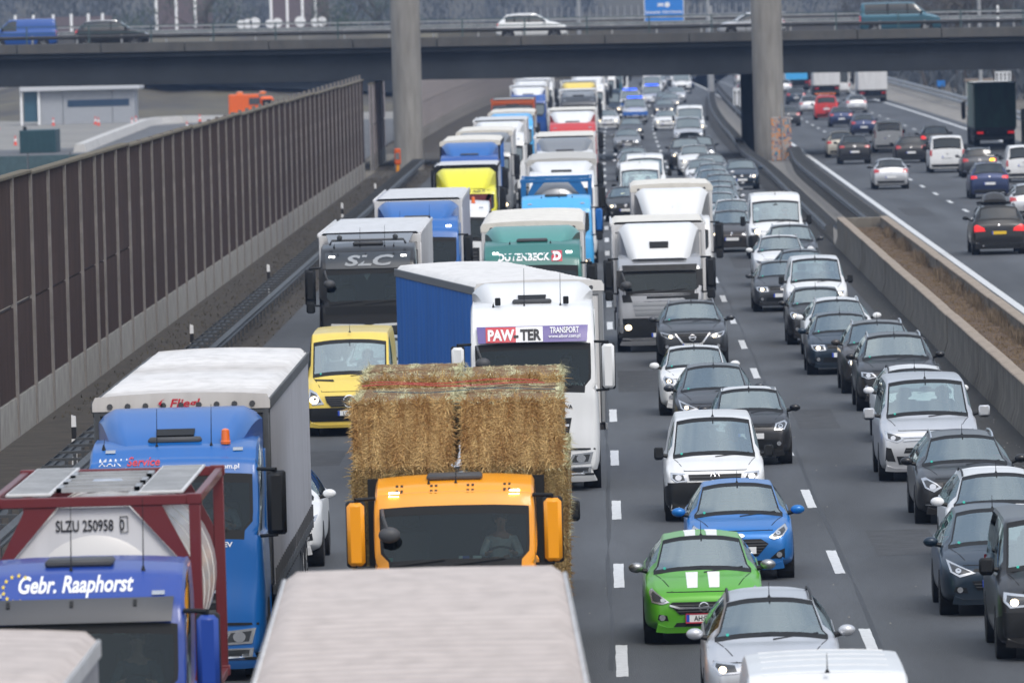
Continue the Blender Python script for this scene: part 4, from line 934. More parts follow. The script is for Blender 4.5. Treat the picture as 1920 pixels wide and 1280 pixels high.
def trailer(K, y0, L=13.6, W=2.55, H=4.0, kind='curtain', side='SIDE', roof='ROOF', bed=1.15, front='FRONT', wheels=True, lrear=False, sag=.035, hoops=22, arch=.05):
    hw = W / 2; y1 = y0 + L
    if kind in ('curtain', 'box'):
        a = MB(); a.box(-hw + .03, hw - .03, y0 + .03, y0 + .10, bed, H - .06); i = K.add('front_wall', a, front)
        for s in (-1, 1):
            a = MB(); a.box(s * (hw - .06) - .05, s * (hw - .06) + .05, y0 - .01, y0 + .12, bed, H - .05, .02); K.add('corner_post', a, 'POST', i)
        a = MB(); a.box(-hw, hw, y0 - .005, y0 + .12, H - .28, H - .06, .015); K.add('header_rail', a, 'POST', i)
        if kind == 'curtain':
            for s in (-1, 1):
                n = int(L / .11)
                def fn(u, v, s=s):
                    y = y0 + .12 + (L - .2) * u; z = bed + (H - .22 - bed) * v
                    return (s * (hw - .005 + .012 * math.sin(u * n * 1.2) * (.4 + .6 * (1 - v))), y, z)
                a = MB(); a.grid(fn, n * 2, 2); K.add('side_curtain', a, side)
                b = MB(); b.box(s * hw - .02, s * hw + .02, y0, y1, H - .22, H - .06, .01); K.add('roof_rail', b, 'POST')
                b = MB(); b.box(s * hw - .03, s * hw + .02, y0, y1, bed - .14, bed, .01); K.add('side_rail', b, 'POST')
                b = MB()
                for k in range(int(L / .6)):
                    y = y0 + .4 + k * .6; b.box(s * hw - .005, s * hw + .025, y, y + .05, bed - .16, bed + .22)
                K.add('curtain_strap', b, DGREY, kind='stuff')
        else:
            for s in (-1, 1):
                a = MB(); a.box(min(s * (hw - .05), s * hw), max(s * (hw - .05), s * hw), y0 + .05, y1, bed, H - .05, .01); K.add('side_wall', a, side)
                b = MB(); b.box(s * hw - .04, s * hw + .015, y0, y1, H - .12, H, .02); K.add('edge_rail', b, 'POST')
        def rf(u, v):
            t = (v * hoops) % 1.0; hoop = abs(math.sin(math.pi * v * hoops)) if kind == 'curtain' else 0
            x = (u * 2 - 1) * hw; e = max(0, abs(u * 2 - 1) - .93) / .07
            jit = noise.noise(Vector((x * .9, v * L * .8, L))) * .012 if kind == 'curtain' else 0
            return (x * (.997), y0 + L * v, H + (arch if kind == 'curtain' else .01) * (1 - (u * 2 - 1) ** 2) - sag * hoop * (1 - e) + jit - .09 * e * e - (.02 if e > 0 and int(v * hoops * 5) % 2 else 0) * (kind == 'curtain'))
        a = MB(); a.grid(rf, 22, hoops * 6 if kind == 'curtain' else 8); i = K.add('roof', a, roof, smooth=60)
        if kind == 'curtain':
            a = MB(); a.prism([(hw + .004, H - .20), (hw + .004, H - .085)] + [(x * hw, H + (arch + .005) * (1 - x * x) - (.085 if abs(x) > .97 else .0)) for x in (.97, .9, .7, .5, .25, 0, -.25, -.5, -.7, -.9, -.97)] + [(-hw - .004, H - .085), (-hw - .004, H - .20)], y0 - .02, y0 + .004, 'y'); K.add('roof_flap', a, roof, i)
            b = MB()
            for k in range(9):
                x = -hw + .25 + k * (W - .5) / 8; b.lathe((x, y0 - .022, H - .13), (0, -1, 0), [(0, .045), (.02, .04)], 8)
            K.add('buckle', b, DGREY, i, kind='stuff')
            for s in (-1, 1):
                b = MB(); n = hoops * 2
                for k in range(n):
                    y = y0 + L * (k + .15) / n; x = s * (hw + .012); d = L / n * .7
                    b.add([(x, y, H - .06), (x, y + d, H - .06), (x, y + d * .8, H - .15), (x, y + d * .5, H - .18), (x, y + d * .2, H - .15)], [(0, 1, 2, 3, 4)])
                solidify(b, .012 * -s, (1, 0, 0)); K.add('tarp_fringe', b, roof, i, kind='stuff')
        a = MB(); a.box(-hw + .05, hw - .05, y1 - .08, y1 + .0, bed, H - .05); K.add('rear_door', a, 'POST')
    a = MB(); a.box(-hw + .05, hw - .05, y0 + .05, y1 - .05, bed - .14, bed + .01); a.box(-.5, .5, y0 + 1, y1 - .3, .75, bed - .13); K.add('floor_frame', a, CHASSIS)
    a = MB(); 
    for s in (-1, 1): a.box(s * (hw - .05) - .02, s * (hw - .05) + .02, y0 + 3.4, y1 - 4.2, .42, .95)
    K.add('side_guard', a, DGREY)
    if wheels:
        for k in range(3):
            for s in (-1, 1):
                t, q = wheel_mb(s * (hw - .22), y1 - 2.2 - k * 1.31, .50, .38); i = K.add('wheel', t, RUBBER); K.add('rim', q, ALU, i)
    # rear end
    a = MB(); a.box(-hw + .1, hw - .1, y1 - .25, y1 - .15, .45, .60); K.add('underrun_bar', a, DGREY)
    for s in (-1, 1):
        a = MB(); a.box(s * .95 - .2, s * .95 + .2, y1 - .02, y1 + .04, .78, .92, .02); K.add('tail_light', a, 'TAIL')
def seated_person(name_label, pos, rz=0, shirt=(.6, .62, .64), hair=True, scale=1.0, truck=False, group=None):
    root = empty('person', pos, rz, name_label, 'person', group)
    if 'me' not in PERSON: build_person()
    b = mesh_obj('body', PERSON['me'], SKIN, root); b.scale = (scale,) * 3
    m = mat('shirt_%02d%02d%02d' % tuple(int(c * 99) for c in shirt), shirt, .9, var=.15, vscale=6)
    for nm, me, mm in (('shirt', PERSON['shirt'], m), ('trousers', PERSON['legs'], mat('trousers', (.03, .035, .06), .9)), ('hair', PERSON['hair'], HAIR)):
        o = mesh_obj(nm, me, mm, root); o.scale = (scale,) * 3
    return root
PERSON = {}
def skin_mesh(name, nodes, edges, sub=1):
    me = bpy.data.meshes.new(name); me.from_pydata([n[0] for n in nodes], edges, [])
    o = bpy.data.objects.new(name, me); col.objects.link(o)
    md = o.modifiers.new('s', 'SKIN'); 
    for v, n in zip(me.skin_vertices[0].data, nodes): v.radius = n[1] if isinstance(n[1], tuple) else (n[1], n[1])
    me.skin_vertices[0].data[0].use_root = True; md.use_smooth_shade = True
    s = o.modifiers.new('u', 'SUBSURF'); s.levels = sub; s.render_levels = sub
    dg = bpy.context.evaluated_depsgraph_get(); ev = o.evaluated_get(dg); r = bpy.data.meshes.new_from_object(ev); bpy.data.objects.remove(o)
    for p in r.polygons: p.use_smooth = True
    return r
def build_person():
    # seat point is the origin; the figure faces -y
    N = []; E_ = []
    def n(p, r, par=None):
        N.append((p, r)); i = len(N) - 1
        if par is not None: E_.append((par, i))
        return i
    pel = n((0, .12, .10), (.155, .12)); ab = n((0, .16, .28), (.14, .11), pel); ch = n((0, .20, .46), (.16, .115), ab); st = n((0, .21, .56), (.12, .09), ch)
    nk = n((0, .20, .64), .055, st); jaw = n((0, .165, .72), (.066, .075), nk); hd = n((0, .175, .80), (.076, .092), jaw); tp = n((0, .18, .86), (.062, .075), hd)
    for s in (-1, 1):
        sh = n((s * .17, .20, .53), .062, st); el = n((s * .26, .03, .34), .043, sh); wr_ = n((s * .17, -.17, .36), .028, el); pm = n((s * .15, -.23, .38), (.036, .02), wr_)
        for k in range(4):
            f1 = n((s * (.125 + k * .016), -.275, .40 - abs(k - 1) * .002), .009, pm); n((s * (.122 + k * .016), -.285, .375 + k * .003), .008, f1)
        t1 = n((s * .12, -.22, .405), .010, pm); n((s * .105, -.245, .41), .009, t1)
        hp = n((s * .10, .10, .07), .09, pel); kn = n((s * .14, -.32, .10), .062, hp); an = n((s * .14, -.42, -.28), .042, kn); n((s * .14, -.52, -.32), .035, an)
    PERSON['me'] = skin_mesh('body', N, E_, 1)
    # face: nose, eyes, mouth, ears belong to the same mesh data
    import bmesh
    f = MB(); f.ell((0, .085, .775), (.012, .022, .02), 8, 6)
    for s in (-1, 1): f.ell((s * .074, .185, .79), (.012, .02, .03), 8, 6); f.ell((s * .028, .098, .80), (.012, .008, .007), 8, 6)
    f.ell((0, .098, .735), (.024, .01, .006), 8, 6)
    bm = bmesh.new(); bm.from_mesh(PERSON['me']); t = f.mesh('t', 60); bm.from_mesh(t); bm.to_mesh(PERSON['me']); bm.free()
    N = []; E_ = []
    pel = n((0, .12, .12), (.17, .135)); ab = n((0, .16, .28), (.155, .125), pel); ch = n((0, .20, .46), (.175, .13), ab); st = n((0, .21, .57), (.125, .095), ch); n((0, .20, .60), .07, st)
    for s in (-1, 1):
        sh = n((s * .17, .20, .53), .072, st); el = n((s * .26, .03, .34), .055, sh); n((s * .19, -.12, .355), .040, el)
    PERSON['shirt'] = skin_mesh('shirt', N, E_, 1)
    N = []; E_ = []
    pel = n((0, .12, .08), (.17, .13))
    for s in (-1, 1):
        hp = n((s * .10, .10, .07), .10, pel); kn = n((s * .14, -.32, .10), .074, hp); n((s * .14, -.41, -.24), .055, kn)
    PERSON['legs'] = skin_mesh('trousers', N, E_, 1)
    h = MB(); h.ell((0, .195, .835), (.086, .095, .085), 14, 9); h.v = [(x, y, max(z, .80 + max(0, (.16 - y)) * .7)) for x, y, z in h.v]; PERSON['hair'] = h.mesh('hair', 60)
def driver(root_loc, K, label, shirt=(.6, .62, .64), rz=0.0, scale=1.0):
    x, y, z = K.info['seat']; c, s = math.cos(rz), math.sin(rz)
    return seated_person(label, (root_loc[0] + x * c - y * s, root_loc[1] + x * s + y * c, root_loc[2] + z), rz, shirt, scale=scale)
BASE = dict(PLT=PLATEW, BULB=LAMPH, TAIL=REDL, LOW=BLACK, SLAT=ALU, VISOR=mat('visor_smoke', (.035, .04, .045), .15, coat=1), MARK=LAMPH, MIR=BLACK, GLASS=TGLASS, POST=BOXW, SIDE=CURT, ROOF=TARP, FRONT=BOXW)
def place_truck(K, paint_m, label, X, Y, yaw=0.0, group='lorries in the jam', name='lorry', **s):
    d = dict(BASE); d['PAINT'] = paint_m; d['DEFL'] = paint_m; d['CHEEK'] = paint_m; d.update(s)
    if Y > 340: 
        if 'GLASS' not in s: d['GLASS'] = FGLASS
    return K.place(name, label, 'lorry', (X, Y, 0), yaw, group, d)
# ------------------------------------------------------------------ the setting
def bend(y): return 3e-5 * max(0, y - 560) ** 2
def sheet(name, x0, x1, ys, z, m, bent=True, kind='structure', parent=None, sub=1):
    mb = MB(); f = (lambda y: bend(y)) if bent is True else ((lambda y: 0) if bent is False else bent)
    for y in ys:
        for k in range(sub + 1): mb.v.append((x0 + (x1 - x0) * k / sub + f(y), y, z))
    n = sub + 1
    for j in range(len(ys) - 1):
        for k in range(sub): mb.f.append((j * n + k, j * n + k + 1, (j + 1) * n + k + 1, (j + 1) * n + k))
    return mesh_obj(name, mb.mesh(name, None, False), m, parent, kind)
def rbend(y): return -1.1e-5 * max(0, y - 620) ** 2
ASPH = mat('asphalt', (.073, .079, .086), .82, var=.32, vscale=.35, bump=.5, bscale=60, stretch=(1, .12, 1))
n_ = ASPH.node_tree   # fine grain on top of the wide streaks
b_ = n_.nodes['Principled BSDF']; lk = b_.inputs['Base Color'].links[0].from_socket
t_ = n_.nodes.new('ShaderNodeTexCoord'); z_ = n_.nodes.new('ShaderNodeTexNoise'); z_.inputs['Scale'].default_value = 25; z_.inputs['Detail'].default_value = 6
m_ = n_.nodes.new('ShaderNodeMix'); m_.data_type = 'RGBA'; m_.blend_type = 'OVERLAY'; m_.inputs[0].default_value = .45
n_.links.new(t_.outputs['Object'], z_.inputs[0]); n_.links.new(lk, m_.inputs[6]); n_.links.new(z_.outputs[0], m_.inputs[7]); n_.links.new(m_.outputs[2], b_.inputs['Base Color'])
sx_ = n_.nodes.new('ShaderNodeSeparateXYZ'); n_.links.new(t_.outputs['Object'], sx_.inputs[0])
def mth(op, a, b):
    q = n_.nodes.new('ShaderNodeMath'); q.operation = op
    for i, v in enumerate((a, b)):
        if v is None: continue
        if isinstance(v, (int, float)): q.inputs[i].default_value = v
        else: n_.links.new(v, q.inputs[i])
    return q.outputs[0]
ph = mth('MULTIPLY', mth('ADD', sx_.outputs[0], -.09), 2 * math.pi * 2 / 3.64); co = mth('COSINE', ph, None)     # worn wheel tracks, two to a lane
wn = n_.nodes.new('ShaderNodeTexNoise'); wn.inputs['Scale'].default_value = .06; n_.links.new(t_.outputs['Object'], wn.inputs[0])
fac = mth('MULTIPLY', mth('ADD', mth('MULTIPLY', co, -.5), .5), mth('MULTIPLY', wn.outputs[0], .62))
ce = mth('POWER', mth('ADD', mth('MULTIPLY', mth('COSINE', mth('ADD', mth('MULTIPLY', ph, .5), math.pi), None), .5), .5), 8)   # oil line in the lane centre
fac = mth('ADD', fac, mth('MULTIPLY', ce, .2))
mk = n_.nodes.new('ShaderNodeMix'); mk.data_type = 'RGBA'; n_.links.new(fac, mk.inputs[0]); n_.links.new(m_.outputs[2], mk.inputs[6]); mk.inputs[7].default_value = (.030, .031, .033, 1); n_.links.new(mk.outputs[2], b_.inputs['Base Color'])
ASPH2 = mat('old_asphalt', (.11, .112, .115), .85, var=.2, vscale=.5, bump=.4, bscale=40, stretch=(1, .2, 1))
LINE = mat('road_paint', (.62, .63, .63), .6, var=.15, vscale=6)
DIRT = mat('dirt', (.034, .029, .023), .95, var=.5, vscale=1.2, bump=.8, bscale=8, col2=(.072, .06, .046))
GRAV = mat('gravel', (.20, .19, .175), .95, var=.3, vscale=2, bump=.8, bscale=12)
CONC = mat('concrete', (.34, .325, .295), .85, var=.25, vscale=1.3, bump=.3, bscale=18, dirt=.3)
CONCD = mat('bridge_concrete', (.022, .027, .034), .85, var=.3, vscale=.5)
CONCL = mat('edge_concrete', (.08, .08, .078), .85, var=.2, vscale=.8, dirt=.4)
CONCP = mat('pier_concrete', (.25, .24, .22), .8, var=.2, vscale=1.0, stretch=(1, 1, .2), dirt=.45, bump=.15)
CONCW = mat('planter_concrete', (.165, .15, .125), .85, var=.35, vscale=1.1, bump=.3, bscale=18, dirt=.5)
LICH = mat('wall_cap', (.30, .245, .19), .9, var=.3, vscale=4, bump=.3)
PALE = mat('pale_concrete', (.52, .51, .49), .85, var=.1, vscale=.4)
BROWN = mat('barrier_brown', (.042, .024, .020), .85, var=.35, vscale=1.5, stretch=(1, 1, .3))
BROWN2 = mat('barrier_brown_far', (.42, .37, .37), .85, var=.2, vscale=.8, stretch=(1, 1, .3))  # paler copy of the barrier brown, distance haze put into the colour
POSTM = mat('barrier_post', (.21, .195, .185), .8, var=.25, vscale=3, dirt=.3)
CAPM = mat('barrier_cap', (.13, .11, .075), .9, var=.4, vscale=5)
GALV = mat('galvanised', (.075, .08, .085), .55, .3, var=.3, vscale=2)
GALVD = mat('galvanised_dark', (.06, .06, .062), .6, .2, var=.3, vscale=2)
GALVL = mat('galvanised_light', (.36, .37, .38), .45, .4, var=.2, vscale=2)
GRASS = mat('dry_grass', (.13, .09, .05), .95, var=.5, vscale=3, col2=(.26, .19, .11))

ys = [-300, 60] + [60 + 20 * k for k in range(1, 80)] + [1700, 2200, 3000]
g = sheet('ground', -2500, 2500, [-600, 100, 1000, 2500, 6500], -.06, mat('earth', (.11, .095, .07), .95, var=.4, vscale=.05, col2=(.16, .14, .11)), False)
sheet('road', -9.7, 8.0, ys, 0, ASPH, sub=6)
sheet('shoulder', 8.0, 8.82, ys, -.012, mat('shoulder_grit', (.04, .039, .037), .95, var=.5, vscale=9, bump=.6, bscale=30))
sheet('road', 12.0, 26.6, ys, 0, ASPH, rbend, sub=6)
sheet('verge', -13.3, -9.65, ys, -.02, DIRT)
sheet('median', 8.8, 12.02, ys, -.03, GRAV, lambda y: (bend(y) + rbend(y)) / 2)
sheet('verge', 26.55, 31.5, ys, -.012, mat('pale_gravel', (.24, .225, .20), .95, var=.25, vscale=1.5, stretch=(1, .2, 1)), rbend)
# painted lines
for (x, w_, bf, y0, y1) in ((-7.45, .22, bend, 60, 1500), (12.35, .26, rbend, 60, 1500), (25.55, .26, rbend, 60, 1500)):
    sheet('painted_line', x - w_ / 2, x + w_ / 2, [y0 + 20 * k for k in range(int((y1 - y0) / 20))], .004, LINE, bf)
def dashes(x, y0, n, bf, per=18.2, ln=5.9, wd=.17):
    me = MB(); me.grid(lambda u, v: ((u - .5) * wd + (noise.noise(Vector((u * 9, v * 7, x))) * .012 if 0 < v < 1 else 0), (v - .5) * ln + (noise.noise(Vector((u * 5, v, 3))) * .25 if v in (0, 1) else 0), 0), 3, 8)
    me = me.mesh('lane_dash', None, False)
    for k in range(n):
        o = mesh_obj('lane_dash', me, LINE, None, 'structure'); y = y0 + per * k; o.location = (x + bf(y), y, .004)
dashes(-3.62, 103.4, 40, bend); dashes(.09, 85.2, 62, bend); dashes(3.70, 105.4, 61, bend)
dashes(15.75, 238.8, 50, rbend, 16.6, 5.0); dashes(22.1, 240, 50, rbend, 18.2, 5.0)
# sealed joints and repair patches in the asphalt
TAR = mat('bitumen', (.022, .023, .025), .6, var=.3, vscale=3)
for k, (x, y0, y1) in enumerate([(3.84, 95, 330), (-.06, 120, 420), (-3.5, 95, 500), (7.2, 130, 420), (19.0, 300, 700), (15.6, 250, 520)]):
    q = MB(); n = int((y1 - y0) / 3); q.grid(lambda u, v: (x + .035 * (u - .5) * 2 * (1 if noise.noise(Vector((v * n * .7, x, 1))) > -.18 else .05) + .05 * noise.noise(Vector((v * n * .2, x, 0))), y0 + (y1 - y0) * v, .0025), 1, n); mesh_obj('sealed_joint', q.mesh('sealed_joint', None, False), TAR, None, 'structure')
PATCH = mat('asphalt_patch', (.05, .052, .055), .85, var=.3, vscale=2, bump=.5, bscale=50)
for k, (x, y, w_, l_) in enumerate([(5.0, 143, 1.1, 7), (.9, 206, 1.3, 12), (4.6, 186, .9, 9), (17.5, 345, 1.6, 22), (13.6, 365, 1.2, 14), (5.2, 300, 1.3, 14), (20.5, 560, 2.2, 30), (-6.2, 176, 1.2, 6)]):
    q = MB(); q.grid(lambda u, v: (x + w_ * (u - .5) + .04 * noise.noise(Vector((v * 9, u, k))), y + l_ * v + .3 * noise.noise(Vector((u * 4, v, k))), .0015), 2, 8); mesh_obj('asphalt_patch', q.mesh('asphalt_patch', None, False), PATCH, None, 'structure')
# litter and chippings on the road
mb = MB(); rnd = random.Random(3)
for k in range(260):
    x = rnd.choice((rnd.uniform(-9, 8), rnd.gauss(3.8, .8), rnd.uniform(7.6, 8.7), rnd.uniform(7.6, 8.7))); y = rnd.uniform(95, 330); r_ = rnd.uniform(.006, .02)
    mb.add([(x - r_, y - r_ * 3, .004), (x + r_, y - r_, .004), (x, y + r_ * 3, .004 + r_)], [(0, 1, 2)])
tag(mesh_obj('road_grit', mb.mesh('road_grit'), GRAV), 'pale grit and scraps lying on the asphalt', None, kind='stuff')

# concrete planter walls down the median
def wall_run(name, x, y0, y1, label, wd=.26, h=1.02, seg=6.0):
    root = empty(name, (x, y0, 0), 0, label, 'wall')
    n = int((y1 - y0) / seg)
    me = MB(); me.prism([(-wd / 2 - .10, -.05), (wd / 2 + .10, -.05), (wd / 2 + .08, .10), (wd / 2, .35), (wd / 2, h), (-wd / 2, h), (-wd / 2, .35), (-wd / 2 - .08, .10)], .02, seg - .02, 'y'); me = me.mesh('wall_panel', 25)
    cp = MB(); cp.box(-wd / 2 - .025, wd / 2 + .025, .012, seg - .012, h + .002, h + .06, .02); cp = cp.mesh('capping', None)
    for k in range(n):
        o = mesh_obj('wall_panel', me, CONCW, root); o.location = (rnd.uniform(-.012, .012), k * seg, 0)
        q = mesh_obj('capping', cp, LICH, o)
    return root
wall_run('concrete_wall', 8.98, 102, 324, 'long grey concrete wall on the left side of the planted median')
wall_run('concrete_wall', 10.62, 102, 324, 'grey concrete wall along the right side of the planted median')
r0 = empty('concrete_wall', (9.8, 324.2, 0), 0, 'short cross wall closing the far end of the planted median', 'wall'); a = MB(); a.box(-.95, .95, 0, .25, 0, 1.04, .03); mesh_obj('wall_panel', a.mesh('wall_panel'), CONCW, r0)
mb = MB(); mb.grid(lambda u, v: (9.10 + 1.42 * u, 101 + 223 * v, .66 + .06 * noise.noise(Vector((u * 4, v * 160, 0))) + .05 * noise.noise(Vector((u * 9, v * 700, 0)))), 10, 500)
mesh_obj('soil', mb.mesh('soil', 60), mat('bark_soil', (.07, .045, .028), .95, var=.5, vscale=3, col2=(.15, .10, .062), bump=1, bscale=30), None, 'structure')
def tufts(name, label, fn, n, h, m, wd=.006, seed=1, lean=.5):
    rr = random.Random(seed); mb = MB()
    for k in range(n):
        p = fn(rr); a = rr.uniform(0, 6.28); hh = h * rr.uniform(.4, 1.3); dx = math.cos(a) * hh * lean * rr.random(); dy = math.sin(a) * hh * lean * rr.random()
        ww = wd * rr.uniform(.7, 1.5); cx, sx = math.cos(a) * ww, math.sin(a) * ww
        mb.add([(p[0] - sx, p[1] + cx, p[2]), (p[0] + sx, p[1] - cx, p[2]), (p[0] + dx * .5 + sx * .7, p[1] + dy * .5 - cx * .7, p[2] + hh * .6), (p[0] + dx * .5 - sx * .7, p[1] + dy * .5 + cx * .7, p[2] + hh * .6), (p[0] + dx, p[1] + dy, p[2] + hh)], [(0, 1, 2, 3), (3, 2, 4)])
    o = mesh_obj(name, mb.mesh(name, None, False), m); return tag(o, label, None, kind='stuff')
def med_fn(rr):
    x = 9.12 + 1.4 * (rr.random() ** .6 if rr.random() < .7 else rr.random()); y = rr.uniform(150, 323)
    return (x, y, .64)
tufts('dry_grass', 'dry brown weeds and grass growing in the median planter', med_fn, 26000, .07, GRASS, .008, 2)
def med_edge(rr):
    c = rr.choice([170, 186, 200, 214, 226, 239, 251, 262, 280, 296, 310]) ; return (rr.uniform(10.2, 10.5), c + rr.gauss(0, 2.5), .64)
tufts('dry_grass', 'taller dead stalks along the inner face of the median wall', med_edge, 5000, .34, mat('dead_stalk', (.16, .12, .08), .95, var=.4, vscale=4), .008, 5, .35)
tufts('dry_grass', 'dull green and brown weeds between guardrail and noise barrier', lambda rr: (rr.uniform(-13.1, -9.7), rr.uniform(200, 520), -.02), 6000, .08, mat('weed', (.07, .06, .04), .95, var=.5, vscale=2, col2=(.10, .085, .05)), .014, 9, 1.2)

# steel guardrails: posts, W-beams and the ladder of spacers between the two beams
def beam(x, side, ys, zc=.62, hh=.155, f=lambda y: 0):
    prof = [(-hh, .0), (-hh * .75, .03), (-hh * .5, .075), (-hh * .25, .075), (0, .02), (hh * .25, .075), (hh * .5, .075), (hh * .75, .03), (hh, .0)]
    mb = MB()
    for y in ys:
        for (dz, dx) in prof: mb.v.append((x + side * dx + f(y), y, zc + dz))
    n = len(prof)
    for j in range(len(ys) - 1):
        for k in range(n - 1): mb.f.append((j * n + k, j * n + k + 1, (j + 1) * n + k + 1, (j + 1) * n + k))
    return solidify(mb, .006, (-side, 0, 0))
def guardrail(label, x, wd, y0, y1, f=lambda y: 0, per=2.0, m=GALV, beams=(.62,), double=True, h=.80):
    root = empty('guardrail', (0, 0, 0), 0, label, 'guardrail')
    ys_ = [y0 + 2.0 * k for k in range(int((y1 - y0) / 2.0) + 1)]
    for z in beams:
        mesh_obj('rail_beam', beam(x - wd / 2, -1, ys_, z, f=f).mesh('rail_beam', 30), m, root)
        if double: mesh_obj('rail_beam', beam(x + wd / 2, 1, ys_, z, f=f).mesh('rail_beam', 30), m, root)
    p = MB(); p.box(-.03, .03, -.05, .05, -.05, h - .06); p = p.mesh('post', None)
    s = MB()
    if double: s.box(-wd / 2, wd / 2, -.05, .05, h - .05, h + .0)
    else: s.box(-wd / 2, wd / 2, -.04, .04, h - .14, h - .06)
    s = s.mesh('spacer', None)
    k = 0; y = y0 + .5
    while y < y1:
        if k < 280:
            o = mesh_obj('post', p, m, root); o.location = (x + f(y), y, 0); q = mesh_obj('spacer', s, m, root); q.location = (x + f(y), y, 0)
        y += per; k += 1
    return root
guardrail('dark steel guardrail with spacer ladder along the noise barrier', -10.62, .62, 118, 492, per=2.66)
mf = lambda y: -.35 * math.exp(-((y - 500) / 38) ** 2)
guardrail('steel guardrail beside the fast lane, wrapping round the bridge pier', 8.70, .50, 325, 900, lambda y: mf(y) + bend(y), 2.66)
guardrail('dark latticed guardrail on the far side of the median strip', 10.62, .60, 326, 500, lambda y: .55 * math.exp(-((y - 500) / 30) ** 2) + (.25 if y > 345 else 0) * 0, 1.33)
guardrail('two-beam steel guardrail curving along the right verge', 29.6, .4, 560, 1000, lambda y: rbend(y) * .3 + 1.2 * ((y - 560) / 440), 4, GALVL, (.55, .95), False, 1.05)
guardrail('guardrail in the median beyond the bridge', 10.9, .40, 556, 900, lambda y: (bend(y) + rbend(y)) / 2, 4, GALV)
# dark uprights under the latticed guardrail
o = MB()
for k in range(260):
    y = 326 + k * .66; x = 10.32 + .55 * math.exp(-((y - 500) / 30) ** 2); o.box(x - .012, x + .012, y, y + .10, 0, .62)
tag(mesh_obj('rail_screen', o.mesh('rail_screen', None), GALV), 'close dark uprights under the latticed median guardrail', None, kind='stuff')

# delineator posts
dp = MB(); dp.prism([(-.06, 0), (.06, 0), (.05, .55), (-.05, .55)], -.04, .04, 'y'); dp_t = MB(); dp_t.prism([(-.05, .80), (.05, .80), (.045, 1.02), (-.045, 1.05)], -.04, .04, 'y'); dp_b = MB(); dp_b.prism([(-.05, .55), (.05, .55), (.05, .80), (-.05, .80)], -.041, .041, 'y')
M1, M2, M3 = dp.mesh('post_foot'), dp_t.mesh('post_head'), dp_b.mesh('black_band')
for (x, y, lb) in ((-11.25, 179, 'white marker post with black band nearest, half hidden by the blue lorry'), (-11.2, 230, 'white marker post with black band, second along the left guardrail'), (-11.2, 283.5, 'white marker post with black band, third along the left guardrail'), (-11.4, 372, 'small marker post on the verge left of the blue cab lorry'), (-11.0, 412, 'small marker post on the verge before the emergency phone')):
    r_ = empty('marker_post', (x, y, 0), 0, lb, 'marker post', 'marker posts along the left verge'); mesh_obj('post_foot', M1, WHITE, r_); mesh_obj('black_band', M3, INK, r_); mesh_obj('post_head', M2, WHITE, r_)

# noise barrier: steel-framed bays of brown cassettes on a concrete plinth
def barrier(label, x, y0, y1, seg, top, mids, mp=BROWN, odd=(), f=lambda y: 0, ribs=True, topf=None):
    root = empty('noise_barrier', (x, y0, 0), 0, label, 'noise barrier')
    def panel(z0, z1, L):
        mb = MB(); n = max(2, int(L / .19)); vs = []
        for k in range(n + 1):
            for d in (0, 1):
                y = .06 + (L - .12) * (k + .5 * d) / (n + .5) if ribs else .06 + (L - .12) * k / n
                dx = .0 if (k + d) % 2 else .05
                vs.append((dx * (1 if d == 0 else 1), y + d * .001, z0 + .015)); vs.append((dx, y + d * .001, z1 - .015))
        for k in range(len(vs) // 2 - 1): mb.f.append((2 * k, 2 * k + 1, 2 * k + 3, 2 * k + 2))
        mb.v = vs; m2 = MB(); m2.box(-.10, -.012, .05, L - .05, z0 + .008, z1 - .008); mb.add(m2.v, m2.f); return mb.mesh('cassette', None)
    cache = {}; y = y0; k = 0
    pl_ = {}
    while y < y1 - .1:
        L = 3.5 if k in odd else seg
        if L not in cache:
            c = MB(); c.box(-.12, .06, .02, L - .02, -.2, .86); cache[L] = (panel(.88, mids, L), panel(mids + .07, top, L), c.mesh('plinth', None), None)
            c = MB(); c.box(-.16, .11, .0, L, top, top + .09, .02); cache[L] = cache[L][:3] + (c.mesh('capping', None),)
        lo, hi, pli, cap = cache[L]; dz = (topf(y) if topf else 0); fx = f(y)
        for nm, me, mm in (('plinth', pli, CONC), ('cassette', lo, mp), ('cassette', hi, mp), ('capping', cap, CAPM)):
            o = mesh_obj(nm, me, mm, root); o.location = (fx, y - y0, dz if nm != 'plinth' else 0)
            if nm == 'cassette' and me is lo: o.location.z = 0; 
        if 'p' not in pl_:
            c = MB(); c.box(-.02, .105, -.09, .09, -.1, top + .03); pl_['p'] = c.mesh('post', None)
        o = mesh_obj('post', pl_['p'], POSTM, root); o.location = (fx, y - y0, 0)
        y += L; k += 1
    return root
barrier('tall dark brown noise barrier with pale posts along the left verge', -13.4, 154.5, 476, 6.3, 5.80, 2.9, odd=(11,), topf=lambda y: -.05 * int((y - 154) / 40))
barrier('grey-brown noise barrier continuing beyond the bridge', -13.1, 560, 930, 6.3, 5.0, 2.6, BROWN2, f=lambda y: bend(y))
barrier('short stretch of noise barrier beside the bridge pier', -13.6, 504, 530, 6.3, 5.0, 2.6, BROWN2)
d_ = empty('service_door', (-12.95, 640, 0), 0, 'dark grey double door in the far noise barrier', 'door')
for k in range(4):
    c = MB(); c.box(0, .06, k * 15, k * 15 + 14.4, 1.2, 3.6, .02); mesh_obj('door_leaf', c.mesh('door_leaf'), mat('door_grey', (.05, .06, .075), .6), d_)

